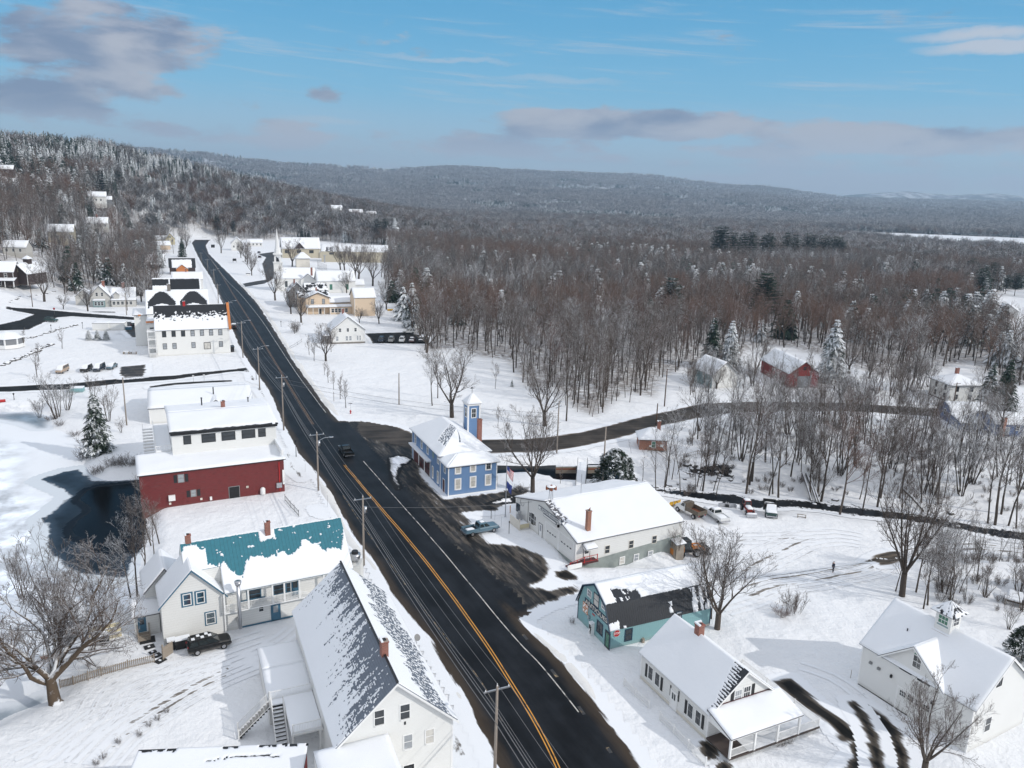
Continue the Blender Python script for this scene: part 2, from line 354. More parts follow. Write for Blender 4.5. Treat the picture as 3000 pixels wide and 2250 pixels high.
def surf(name,col,angle=0.,stretch=(1,1),sc_=.5,lo=-.6,hi=.6,amp=2.,bare=0.,slush=(.23,.19,.15),rough=.35,wear=.5,over=SNOW,spec=.5,cap=None):
    """asphalt, track or ice sheet: 'm' is the distance in metres inside its edge; snow and slush creep in through stretched noise"""
    m,t,b=newmat(name); co=pos(t); mm=attr(t,'m')
    if cap: mm=t.math('MINIMUM',mm,cap)
    v=t.mapping(t.mapping(co,rot=(0,0,R_(-angle))),scale=(stretch[0],stretch[1],1))   # first turn x along the streaks, then stretch
    n=t.noise(v,sc_,7,.68,.25); n2=t.noise(v,sc_*3.1,5,.65)
    x=t.math('ADD',t.math('ADD',mm,bare),t.math('MULTIPLY',t.math('SUBTRACT',t.math('ADD',t.math('MULTIPLY',n,.7),t.math('MULTIPLY',n2,.3)),.5),amp*2))
    k=t.step(x,lo,hi)
    base=t.mix(t.step(t.math('ADD',t.math('MULTIPLY',t.noise(co,.22,5,.6),.5),t.math('MULTIPLY',t.noise(v,sc_*.9,4,.6),.5)),.36,.66),tuple(q*.6 for q in col),tuple(q*2.0 for q in col))
    base=t.mix(t.math('MULTIPLY',t.step(x,hi,hi+(.45 if cap else 1.6),1,0),wear),base,slush)
    c=t.mix(k,over,base); t.put(b.inputs['Base Color'],c)
    t.put(b.inputs['Roughness'],t.lin(k,0,1,.8,rough)); b.inputs['Specular IOR Level'].default_value=spec
    t.put(b.inputs['Normal'],t.bump(t.math('ADD',t.math('MULTIPLY',t.noise(co,5,3),.25),t.math('MULTIPLY',t.math('SUBTRACT',1.0,k),.8)),.35,.08))
    return m
M['road']=surf('wet_asphalt',(.0085,.0095,.0115),116,(.12,1),.7,-.10,.16,1.35,0.25,slush=(.075,.054,.036),rough=.5,wear=.7,spec=.09)
M['lot']=surf('trodden_asphalt',(.018,.0185,.0195),118,(.16,1),.65,-.22,.30,2.0,-.38,slush=(.14,.12,.10),wear=.7,rough=.55,spec=.08,cap=1.0)
M['lot2']=surf('swept_asphalt',(.015,.015,.016),20,(.3,1),.8,-.2,.2,1.9,-.45,slush=(.12,.10,.08),wear=.8,rough=.6,spec=.25,cap=1.0)
M['lane']=surf('gritty_lane',(.040,.034,.029),12,(.05,1),.9,-.15,.25,1.7,.0,slush=(.13,.10,.075),wear=.9,rough=.7,spec=.2,cap=1.3)
M['track']=surf('muddy_track',(.035,.030,.026),14,(.10,1),.9,-.2,.2,1.5,-.25,slush=(.16,.13,.10),wear=.9,rough=.8,spec=.15,cap=.7)
M['drive']=surf('plowed_drive',(.013,.0125,.012),-58,(.10,1),1.2,-.15,.25,1.1,.2,slush=(.13,.11,.09),wear=.6,rough=.65,spec=.06,cap=.8)
M['street']=surf('plowed_street',(.014,.014,.014),18,(.08,1),1.0,-.12,.22,1.6,.05,slush=(.13,.11,.09),wear=.6,rough=.65,spec=.06,cap=1.0)
M['thin_ice']=surf('thin_ice',(.010,.017,.026),0,(1,1),.35,-.2,.35,1.7,.4,slush=(.05,.075,.105),wear=.6,rough=.3,over=(.62,.67,.72),spec=.06)
M['ice']=surf('snowy_ice',(.60,.64,.69),20,(1,.5),.07,.5,6,5,-6,slush=(.72,.75,.79),wear=.5,rough=.7,over=(.80,.83,.87))
M['water']=surf('open_water',(.0012,.002,.0032),0,(1,1),.2,-.6,.5,1.0,.2,slush=(.004,.007,.011),wear=.7,rough=.15,over=(.010,.017,.026),spec=.04)
M['brook']=surf('brook_water',(.006,.006,.007),30,(1,1),.9,-.12,.15,3.0,-.75,slush=(.03,.027,.024),wear=.6,rough=.3,spec=.08,cap=1.6)
M['slush']=surf('drifted_snow',(.80,.81,.84),118,(.22,1),.8,-.1,.2,1.6,-.2,slush=(.45,.43,.40),wear=.5,rough=.8,over=(.013,.0135,.0145),spec=.2,cap=.9)
M['rut']=surf('tyre_rut',(.50,.50,.51),14,(.3,1),1.0,-.15,.3,1.7,-.28,slush=(.6,.6,.61),wear=.6,rough=.8,spec=.15,cap=.35)
M['rut_dark']=surf('muddy_rut',(.085,.075,.066),14,(.2,1),1.1,-.1,.2,1.9,-.2,slush=(.3,.27,.24),wear=.7,rough=.8,spec=.15,cap=.35)
M['walk']=surf('bare_pavement',(.045,.043,.042),116,(.3,1),.8,-.2,.2,1.9,-.75,slush=(.2,.18,.16),wear=.7,rough=.7)

# ---------------- ground sheet ----------------
def mesh_np(name,V_,F_,mat,attrs={},smooth=True,kind='structure',parent=None):
    me=bpy.data.meshes.new(name); nv,nf=len(V_),len(F_); k=F_.shape[1]
    me.vertices.add(nv); me.vertices.foreach_set('co',np.asarray(V_,np.float32).ravel())
    me.loops.add(nf*k); me.loops.foreach_set('vertex_index',F_.astype(np.int32).ravel())
    me.polygons.add(nf); me.polygons.foreach_set('loop_start',np.arange(0,nf*k,k,dtype=np.int32)); me.polygons.foreach_set('loop_total',np.full(nf,k,np.int32))
    if smooth: me.polygons.foreach_set('use_smooth',np.ones(nf,bool))
    for a,vv in attrs.items(): me.attributes.new(a,'FLOAT','POINT').data.foreach_set('value',np.asarray(vv,np.float32))
    me.update(calc_edges=True); me.validate(); me.materials.append(mat)
    o=link(bpy.data.objects.new(name,me)); o.parent=parent
    if kind: o['kind']=kind
    return o
th=np.radians(np.concatenate([np.arange(-180,-50,4.),np.arange(-50,50,.3),np.arange(50,180,4.)])); nt=len(th)
rad=[0.5,6,12,18]+list(np.arange(24,275,1.6)); 
while rad[-1]<10200: rad.append(rad[-1]*1.026)
rad=np.array(rad); RR,TT=np.meshgrid(rad,th,indexing='ij'); X=RR*np.sin(TT); Y=RR*np.cos(TT)
Zt=np.concatenate([tz(X[i:i+20].ravel(),Y[i:i+20].ravel()) for i in range(0,len(rad),20)])
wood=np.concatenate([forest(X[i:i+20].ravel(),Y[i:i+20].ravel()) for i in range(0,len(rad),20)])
ii,jj=np.meshgrid(np.arange(len(rad)-1),np.arange(nt),indexing='ij'); j2=(jj+1)%nt
F4=np.stack([ii*nt+jj,(ii+1)*nt+jj,(ii+1)*nt+j2,ii*nt+j2],-1).reshape(-1,4)[:, ::-1]
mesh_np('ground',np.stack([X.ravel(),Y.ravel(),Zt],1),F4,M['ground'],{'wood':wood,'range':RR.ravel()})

def sheet(name,poly,mat,s=.5,margin=1.5,dz=.03,zfix=None,also=()):
    """a surface laid on the ground inside a polygon given in world metres, carrying its edge distance"""
    p=np.array([q[:2] for q in poly]); x0,y0=p.min(0)-margin; x1,y1=p.max(0)+margin
    nx=int((x1-x0)/s)+2; ny=int((y1-y0)/s)+2
    gx=x0+np.arange(nx)*s; gy=y0+np.arange(ny)*s; XX,YY=np.meshgrid(gx,gy,indexing='ij')
    m=np.concatenate([inpoly(XX[i:i+64],YY[i:i+64],p) for i in range(0,nx,64)])
    keep=(m>-margin)
    for q_ in also: m=np.maximum(m,np.concatenate([inpoly(XX[i:i+64],YY[i:i+64],np.array([k[:2] for k in q_])) for i in range(0,nx,64)]))
    cell=keep[:-1,:-1]|keep[1:,:-1]|keep[1:,1:]|keep[:-1,1:]
    used=np.zeros_like(keep); 
    for a in (0,1):
        for b_ in (0,1): used[a:nx-1+a,b_:ny-1+b_]|=cell
    idx=-np.ones(used.shape,int); idx[used]=np.arange(used.sum())
    xs,ys=XX[used],YY[used]; zs=(tz(xs,ys)+dz) if zfix is None else np.full(xs.shape,zfix)
    ci,cj=np.nonzero(cell); F_=np.stack([idx[ci,cj],idx[ci+1,cj],idx[ci+1,cj+1],idx[ci,cj+1]],1)
    return mesh_np(name,np.stack([xs,ys,zs],1),F_,mat,{'m':m[used]})
gpl=lambda pts:[gp(*q) for q in pts]
# main road
RL=[(1085,1659),(1059.5,1606),(1016,1516),(959.5,1426),(933,1383),(869.5,1306),(846,1279),(816,1216),(769.5,1166),(701,1041),(646,978),(614,914),(580,839),(542,787),(516,744),(479,646.8),(458,602),(434.8,566.8),(422.4,542),(415,525),(422,514.5),(440,511),(458,507),(478,504)]
RRt=[(478,509),(459.7,513.5),(450.8,520.6),(443.7,531),(450.7,549),(475.7,574),(509.5,607.7),(525.5,623.7),(557.5,659),(605.5,735.7),(634.6,784),(695,868),(718.5,899.8),(735.7,915.7),(800,990),(950,1180),(1086,1289),(1132.5,1359),(1159,1382.7),(1212.5,1436),(1286,1529),(1378,1659)]
_e=gp(1085,1659); _e2=gp(1378,1659)
ROAD=gpl(RRt)+[Vector((_e2.x+6,40,0)),Vector((_e2.x+12,10,0)),Vector((_e.x+14,10,0)),Vector((_e.x+5,40,0))]+gpl(RL)
LOT=gpl([(690,900),(735,911),(780,909),(850,920),(890,935),(900,985),(918,1030),(962,1077),(1080,1062),(1128,1045),(1150,1062),(1098,1088),(1080,1103),(1000,1110),(1040,1152),(1062,1172),(1120,1178),(1180,1198),(1197,1230),(1180,1255),(1150,1266),(1180,1272),(1240,1262),(1262,1280),(1165,1312),(1120,1335),(1040,1290),(880,1160),(690,935)])
STREET=gpl([(790,918),(900,938),(1040,950),(1130,950),(1250,936),(1330,916),(1420,893),(1520,872),(1650,868),(1800,870),(1950,878),(2050,885),(2300,912),(2300,940),(2040,902),(1950,896),(1816,888),(1600,890),(1500,905),(1400,927),(1340,946),(1250,966),(1180,976),(1070,980),(980,980),(880,960),(800,940)])
sheet('main_road',ROAD,M['road'],.6,1.6,.075,also=(LOT,))
sheet('parking_apron',LOT,M['lot'],.45,1.6,.045,also=(ROAD,STREET))
sheet('bridge_street',STREET,M['lane'],.6,1.6,.06,also=(LOT,))
sheet('snow_patch',gpl(PL('B1',(-40,170),(60,140),(160,160),(215,190),(170,235),(110,250),(70,330),(45,420),(90,520),(60,540),(0,430),(-30,300))),M['slush'],.25,.3,.11)
sheet('snow_patch',gpl(PL('B1',(1090,700),(1240,650),(1400,610),(1400,680),(1250,700))),M['slush'],.25,.3,.11)
sheet('pond_street',gpl([(-200,842),(0,836),(140,830),(260,818),(376,811.5),(514,797),(560,790),(575,806),(514,802),(376,820),(260,829),(140,842),(0,847),(-200,852)]),M['street'],.5,1.5,.06)
sheet('upper_street',gpl(PL('Y1',(60,988),(330,1010),(700,1045),(1320,1095),(1500,1110),(1500,1140),(1320,1122),(700,1085),(560,1096),(430,1142),(280,1215),(0,1225),(-300,1240),(-300,1190),(0,1165),(200,1120),(330,1066),(60,1012))),M['street'],.6,1.5,.06)
sheet('church_drive',gpl(PL('Y2',(1330,965),(1520,930),(1650,910),(1600,720),(1650,640),(1550,600),(1760,570),(1800,640),(1760,900),(1650,960),(1380,1005))),M['lot2'],.8,1.6,.07)
sheet('house_lot',gpl(PL('Y3',(1050,1290),(1480,1275),(1720,1330),(1690,1397),(1130,1392),(1095,1330))),M['drive'],.4,1.2,.06)
sheet('inn_lot',gpl(PL('Z5',(890,320),(1095,300),(1100,350),(1080,395),(920,408),(880,370))),M['lot2'],.4,1.2,.06)
sheet('rear_lot',gpl(PL('Y1',(1150,1140),(1330,1135),(1340,1300),(1270,1290),(1180,1200))),M['lot2'],.5,1.2,.06)
sheet('side_strip',gpl(PL('Z5',(1115,465),(1290,440),(1730,418),(1735,432),(1310,455),(1120,478))),M['street'],.4,1.2,.06)
sheet('garage_drive',gpl(PL('Z4',(52,1100),(150,1085),(330,1250),(480,1350),(600,1460),(690,1600),(700,1760),(420,1760),(560,1590),(545,1490),(480,1475),(400,1370),(230,1260))),M['drive'],.22,1.3,.05)
sheet('wheel_track',gpl(PL('Z4',(525,1235),(560,1235),(640,1330),(700,1440),(735,1560),(745,1700),(690,1700),(670,1560),(640,1450),(590,1340))),M['drive'],.22,1.2,.07)
sheet('wheel_track',gpl(PL('Z4',(600,1258),(640,1258),(760,1330),(850,1440),(895,1560),(910,1700),(850,1700),(835,1590),(790,1480),(700,1370))),M['drive'],.22,1.2,.06)
for pl in (PL('Z6',(345,940),(395,935),(400,1010),(450,1080),(500,1150),(470,1170),(400,1120),(350,1040)),PL('Z6',(120,480),(170,470),(240,560),(290,650),(270,690),(210,600)),PL('Z6',(60,350),(110,345),(140,400),(130,440),(80,420)),PL('Z6',(550,1370),(600,1365),(650,1420),(640,1440),(580,1420)),PL('Z2',(1365,1370),(1400,1345),(1450,1470),(1500,1600),(1480,1660),(1400,1620),(1360,1560))):
    sheet('sidewalk',gpl(pl),M['walk'],.3,1.,.06)
sheet('shop_apron',gpl(PL('A1',(840,1200),(960,1190),(1060,1250),(1070,1290),(940,1290),(850,1255))),M['drive'],.2,.8,.06)
sheet('bare_patch',gpl(PL('B2',(830,1420),(900,1410),(990,1500),(990,1560),(910,1590),(850,1520))),M['drive'],.15,.6,.05)
sheet('bare_patch',gpl(PL('B2',(1000,1640),(1060,1600),(1130,1640),(1130,1700),(1000,1690))),M['drive'],.15,.6,.05)
# pond, brook, lake
sheet('pond_ice',POND,M['ice'],1.2,1.,zfix=-1.46)
THIN=[gz(x,y,-1.45) for x,y in PL('Z5',(320,1160),(480,1108),(570,1092),(610,1130),(700,1178),(1046,1172),(1066,1400),(1020,1480),(1012,1600))+PL('Z1',(905,60),(880,260),(800,420),(600,400),(430,345),(340,250),(335,110),(295,40))+PL('Z5',(350,1465),(480,1335),(562,1276),(500,1235),(410,1200))]
OPEN=[gz(x,y,-1.45) for x,y in PL('Z5',(660,1240),(760,1215),(1042,1185),(1062,1395),(1020,1480),(1010,1590))+PL('Z1',(890,80),(860,240),(720,250),(600,200),(490,150),(470,110),(510,60),(590,0))+PL('Z5',(680,1370),(600,1310))]
THIN2=[gz(x,y,-1.45) for x,y in PL('Z5',(-60,690),(0,672),(230,664),(345,705),(340,775),(300,778),(180,735),(0,705),(-60,700))]
THIN3=[gz(x,y,-1.45) for x,y in PL('Z1',(-100,1320),(0,1290),(110,1290),(260,1210),(280,1222),(240,1265),(100,1310),(20,1370),(-100,1400))]
M['thin_ice2']=surf('grey_slush_ice',(.16,.20,.24),0,(1,1),.4,-1,1.3,1.6,.2,slush=(.3,.34,.38),wear=.6,rough=.35,over=(.70,.74,.79))
sheet('thin_ice',THIN,M['thin_ice'],.4,2.6,zfix=-1.44); sheet('open_water',OPEN,M['water'],.4,1.2,zfix=-1.425)
sheet('thin_ice',THIN2,M['thin_ice2'],.4,2,zfix=-1.44); sheet('thin_ice',THIN3,M['thin_ice2'],.3,1.4,zfix=-1.44)
sheet('mill_pool',MILL,M['water'],.4,.8,zfix=-1.35)
_s=np.array(STREAM); _d=np.gradient(_s,axis=0); _n=np.stack([-_d[:,1],_d[:,0]],1)/np.linalg.norm(_d,axis=1)[:,None]
_wd=np.interp(np.arange(len(_s)),[0,3,6,8,11,16],[1.2,1.5,3.2,2.6,2.4,2.6])[:,None]
sheet('brook',list(_s+_n*_wd)+list((_s-_n*_wd)[::-1]),M['brook'],.35,1.,dz=.12)
M['lake']=snowmat('lake_snow',scale=.05); sheet('far_lake',LAKE,M['lake'],12,0.,zfix=-14.6)

# ---------------- road markings and snow banks ----------------
def along(pts,off=0.):
    p=np.array([q[:2] for q in pts],float); out=[]
    for k in range(len(p)-1):   # Catmull-Rom
        a,b_,c_,d_=p[max(k-1,0)],p[k],p[k+1],p[min(k+2,len(p)-1)]; n=max(2,int(np.linalg.norm(c_-b_)/1.2))
        for i in range(n):
            t=i/n; out.append(.5*((2*b_)+(-a+c_)*t+(2*a-5*b_+4*c_-d_)*t*t+(-a+3*b_-3*c_+d_)*t**3))
    out.append(p[-1]); o=np.array(out); g=np.gradient(o,axis=0); nrm=np.stack([g[:,1],-g[:,0]],1)/(np.linalg.norm(g,axis=1)[:,None]+1e-9)
    return o+nrm*off,nrm
def worn(name,col,keep):
    m,t,b=newmat(name); n=t.noise(pos(t),.8,6,.7); t.put(b.inputs['Base Color'],t.mix(t.step(n,keep-.1,keep+.1),(.03,.03,.032),col)); b.inputs['Roughness'].default_value=.5; return m
M['yellow']=worn('yellow_paint',(.62,.29,.035),.38); M['yellow_far']=worn('dirty_yellow_paint',(.24,.13,.06),.42); M['white_line']=worn('worn_white_paint',(.55,.54,.5),.46); M['faint']=worn('faint_paint',(.34,.24,.12),.56)
def stripe(name,pts,off,wd,mat,gap=None,dash=None):
    c_,n_=along(pts,off); mb=MB(); 
    for k in range(len(c_)-1):
        mid=(c_[k]+c_[k+1])/2
        if gap and gap(mid): continue
        if dash and (k%dash[0])>=dash[1]: continue
        q=[c_[k]-n_[k]*wd/2,c_[k]+n_[k]*wd/2,c_[k+1]+n_[k+1]*wd/2,c_[k+1]-n_[k+1]*wd/2]; zz=[tz1(*p)+.085 for p in q]
        mb.quad(*[(p[0],p[1],z) for p,z in zip(q,zz)])
    o=mb.build(name,mat); tag(o,kind='structure'); return o
YEL=[Vector((_e.x+12,20,0)),Vector((8,48,0))]+gpl([(1204,1657),(1100,1470),(985,1300),(892,1180),(744.4,1005.3),(676.5,917.2),(548,706),(500,630),(466,575),(436,538)])
y0,y1=gp(744,1004).y,gp(676,917).y
xing=lambda m:y0<m[1]<y1
for s in (-.16,.16): stripe('centre_line',YEL,s,.12,M['yellow'],lambda m:m[1]>y0); stripe('centre_line',YEL,s,.12,M['yellow_far'],lambda m:m[1]<y1)
WL=gpl([(1250,1540),(1170,1440),(1100,1365),(946,1180),(785,997)])
stripe('edge_line',WL,0,.13,M['white_line'])
stripe('edge_line',gpl([(704,892),(640,806),(598,742),(562,688),(520,636),(485,600),(455,560)]),0,.16,M['white_line'])
stripe('edge_line',gpl([(1085,1560),(1040,1475),(965,1380),(880,1270),(800,1160),(740,1070)]),0,.12,M['faint'])
stripe('parking_mark',gpl([(1320,1628),(1262,1545),(1216,1480),(1167,1417),(1130,1372)]),0,.35,M['faint'],None,(5,1))
def rut(pts,off,wd,mat):
    c_,n_=along(pts,off); V_=[];F_=[];m_=[]
    for k,(p,n) in enumerate(zip(c_,n_)):
        e=min(1,k/6,(len(c_)-1-k)/6)
        for i,u in enumerate((-.5,-.17,.17,.5)): x,y=p+n*u*wd; V_.append((x,y,tz1(x,y)+.05)); m_.append((-.45 if i in(0,3) else .35)*e-.5*(1-e))
    F_=[(k*4+i,(k+1)*4+i,(k+1)*4+i+1,k*4+i+1) for k in range(len(c_)-1) for i in range(3)]
    return mesh_np('tyre_track',np.array(V_),np.array(F_),mat,{'m':np.array(m_)})
_t=gpl(PL('Z1',(560,1640),(740,1450),(900,1340),(1100,1215),(1320,1090),(1560,985),(1800,900)))
for off,wd,mt in ((0,.9,'rut_dark'),(1.0,.5,'rut_dark'),(-1.1,.6,'rut'),(-1.9,.5,'rut'),(-2.8,.5,'rut'),(-4.0,.5,'rut'),(1.9,.5,'rut'),(2.8,.4,'rut'),(-5.2,.4,'rut')): rut(_t,off,wd,M[mt])
_t=gpl(PL('Z1',(120,1640),(400,1500),(620,1330),(720,1170),(900,1060),(1200,985),(1480,920)))
for off in (-.8,.8,-2.2,2.1): rut(_t,off,.45,M['rut'])
_t=gpl(PL('Z2',(-100,1050),(100,950),(300,830),(380,760)))
for off in (-1.5,-.6,.5,1.4): rut(_t,off,.5,M['rut_dark' if abs(off)<1 else 'rut'])
_t=gpl([(1540,1302),(1600,1285),(1660,1262),(1740,1250),(1800,1238),(1870,1222),(1920,1202),(1990,1190),(2060,1182),(2150,1184),(2300,1200)])
for off,wd,mt in ((-1.0,.8,'rut_dark'),(.9,.9,'rut_dark'),(0,.7,'rut'),(2.2,.7,'rut'),(-2.4,.6,'rut'),(3.4,.5,'rut')): rut(_t,off,wd,M[mt])
_t=gpl([(1480,1300),(1540,1255),(1620,1225),(1680,1195),(1740,1168),(1810,1160),(1860,1168)])
for off,wd,mt in ((0,.8,'rut_dark'),(1.6,.7,'rut'),(-1.6,.7,'rut'),(3.,.6,'rut'),(-3.2,.6,'rut')): rut(_t,off,wd,M[mt])
_t=gpl(PL('A2',(640,720),(760,800),(860,850),(1040,860),(1300,850),(1600,840),(2000,830)))
for off,wd,mt in ((0,.7,'rut_dark'),(1.4,.6,'rut'),(-1.5,.6,'rut'),(-2.8,.5,'rut')): rut(_t,off,wd,M[mt])
_t=gpl(PL('Z4',(200,1010),(400,1080),(560,1190),(700,1330),(790,1500),(820,1700)))
for off in (-1.2,.2): rut(_t,off,.45,M['rut'])
_t=gpl(PL('Y1',(1130,1260),(1250,1235),(1350,1200),(1400,1150)))
for off in (-1,0,1.2): rut(_t,off,.5,M['rut'])
M['bank']=surf('plowed_snow',(.20,.16,.12),0,(1,1),1.3,-.1,.5,1.0,-.12,slush=(.52,.49,.45),wear=1.0,rough=.9,over=(.74,.735,.72),spec=.1,cap=.4)
def bank(pts,off,wd,h,seed=0,mat=None):
    c_,n_=along(pts,off); prof=[(-.5,-.05),(-.33,.42),(-.12,.95),(.1,1.),(.3,.55),(.5,-.05)]; V_=[]
    for k,(p,n) in enumerate(zip(c_,n_)):
        hh=h*.72*(.35+1.3*abs(mnoise.noise((k*.17,seed,0)))+.3*mnoise.noise((k*.7,seed,3))); ww=wd*(.8+.5*mnoise.noise((k*.11,seed,7)))
        end=min(1,k/14,(len(c_)-1-k)/14); ww*=.45+.55*end
        for i,(u,z) in enumerate(prof):
            x,y=p+n*u*ww; V_.append((x,y,tz1(x,y)-.14+.17*end+z*hh*end+.06*mnoise.noise((x*1.5,y*1.5,seed))))
    n=len(prof); F_=[(k*n+i,(k+1)*n+i,(k+1)*n+i+1,k*n+i+1) for k in range(len(c_)-1) for i in range(n-1)]
    return mesh_np('snow_bank',np.array(V_),np.array(F_),mat or M['bank'])
bank(gpl([(1086,1289),(1132.5,1359),(1212.5,1436),(1286,1529),(1378,1657)]),-.7,1.9,.45,1)
bank(gpl([(735,914),(695,868),(634.6,784),(605,735),(557,659),(510,607)]),1.0,2.2,.5,2)
bank(gpl([(1085,1657),(1059,1606),(1016,1516),(959,1426),(933,1383)]),-.8,1.5,.4,3)
bank(gpl([(866,1303),(816,1216),(769,1166),(735,1095),(701,1041),(660,990)]),-.9,1.7,.4,4)
bank(gpl([(735,914),(790,908),(860,921)]),-.9,1.8,.5,5)
bank(gpl(PL('B1',(0,640),(60,300),(180,180))),0,1.2,.35,6)
bank(gpl(PL('A1',(620,1330),(800,1390),(1000,1340))),0,2.0,.5,8,M['snow'])
# ---------------- building kit ----------------
def uvbuild(mb,uvs,name,mat,parent):
    o=mb.build(name,mat,parent); l=o.data.uv_layers.new(name='UVMap'); idx=np.empty(len(o.data.loops),np.int32); o.data.loops.foreach_get('vertex_index',idx)
    l.data.foreach_set('uv',np.asarray(uvs,np.float32)[idx].ravel()); return o
class Plane:
    """one roof slope: a,b along the eave, c,d along the ridge (d above a, c above b)"""
    def __init__(s,a,b,c,d): s.p=[Vector(q) for q in (a,b,c,d)]
    def at(s,u,v): a,b,c,d=s.p; return (a*(1-u)+b*u)*(1-v)+(d*(1-u)+c*u)*v
    def size(s): a,b,c,d=s.p; return max((b-a).length,(c-d).length),((d+c)/2-(a+b)/2).length
    def nrm(s):
        a,b,c,d=s.p; n=(b-a).cross((c+d)/2-a).normalized(); return n if n.z>0 else -n
def roof_mesh(planes,mat,parent,th=.14,name='roof'):
    mb=MB(); uvs=[]
    for pl in planes:
        a,b,c,d=pl.p; n=pl.nrm()*th; L,S=pl.size(); e=(b-a).normalized(); base=len(mb.v)
        top=[a,b,c,d]; bot=[q-n for q in top]
        mb.hexa([bot[0],bot[1],bot[2],bot[3],*top])
        for q in top*2: uvs.append(((q-a).dot(e),((q-a)-(q-a).dot(e)*e).length))
    return uvbuild(mb,uvs,name,mat,parent)
def snow_mesh(planes,parent,masks=None,th=.16,res=.5,mat=None,name='snow_layer',lift=.004,rag=.75):
    mb_v=[]; mb_f=[]
    for k,pl in enumerate(planes):
        fn=masks[k] if masks else None
        if fn is False: continue
        L,S=pl.size(); nu=max(2,int(L/res)); nv=max(2,int(S/res)); n=pl.nrm(); sd=random.random()*50
        keep=np.ones((nu,nv),bool)
        if fn is not None:
            for i in range(nu):
                for j in range(nv): keep[i,j]=fn((i+.5)/nu*L,(j+.5)/nv*S,L,S)
        cnt=np.zeros((nu+1,nv+1))
        for a in (0,1):
            for b in (0,1): cnt[a:nu+a,b:nv+b]+=keep
        idt={}; 
        def vid(i,j,low):
            q=(i,j,low)
            if q not in idt:
                u,v=i/nu,j/nv; full=cnt[i,j]==4
                if not full and fn is not None and 0<i<nu and 0<j<nv:
                    u+=(mnoise.noise((i*.9,j*.9,sd)))*rag/nu; v+=(mnoise.noise((i*.9,j*.9,sd+9)))*rag/nv
                p=pl.at(u,v); h=th*(.82+.45*mnoise.noise((u*L*.35,v*S*.35,sd)))*(1 if full else .55)
                if not full: h*=.85+.5*mnoise.noise((i*.7,j*.7,sd+3))
                idt[q]=len(mb_v); mb_v.append(tuple(p+n*(lift if low else lift+max(.02,h))))
            return idt[q]
        for i in range(nu):
            for j in range(nv):
                if not keep[i,j]: continue
                mb_f.append((vid(i,j,0),vid(i+1,j,0),vid(i+1,j+1,0),vid(i,j+1,0)))
                for (di,dj),(e0,e1) in (((-1,0),((i,j+1),(i,j))),((1,0),((i+1,j),(i+1,j+1))),((0,-1),((i,j),(i+1,j))),((0,1),((i+1,j+1),(i,j+1)))):
                    a,b=i+di,j+dj
                    if not(0<=a<nu and 0<=b<nv) or not keep[a,b]:
                        mb_f.append((vid(*e0,1),vid(*e1,1),vid(*e1,0),vid(*e0,0)))
    if not mb_f: return None
    me=bpy.data.meshes.new(name); me.from_pydata(mb_v,[],mb_f); me.materials.append(mat or M['roof_snow']); me.polygons.foreach_set('use_smooth',np.ones(len(mb_f),bool)); me.update()
    o=link(bpy.data.objects.new(name,me)); o.parent=parent; return fixn(o)
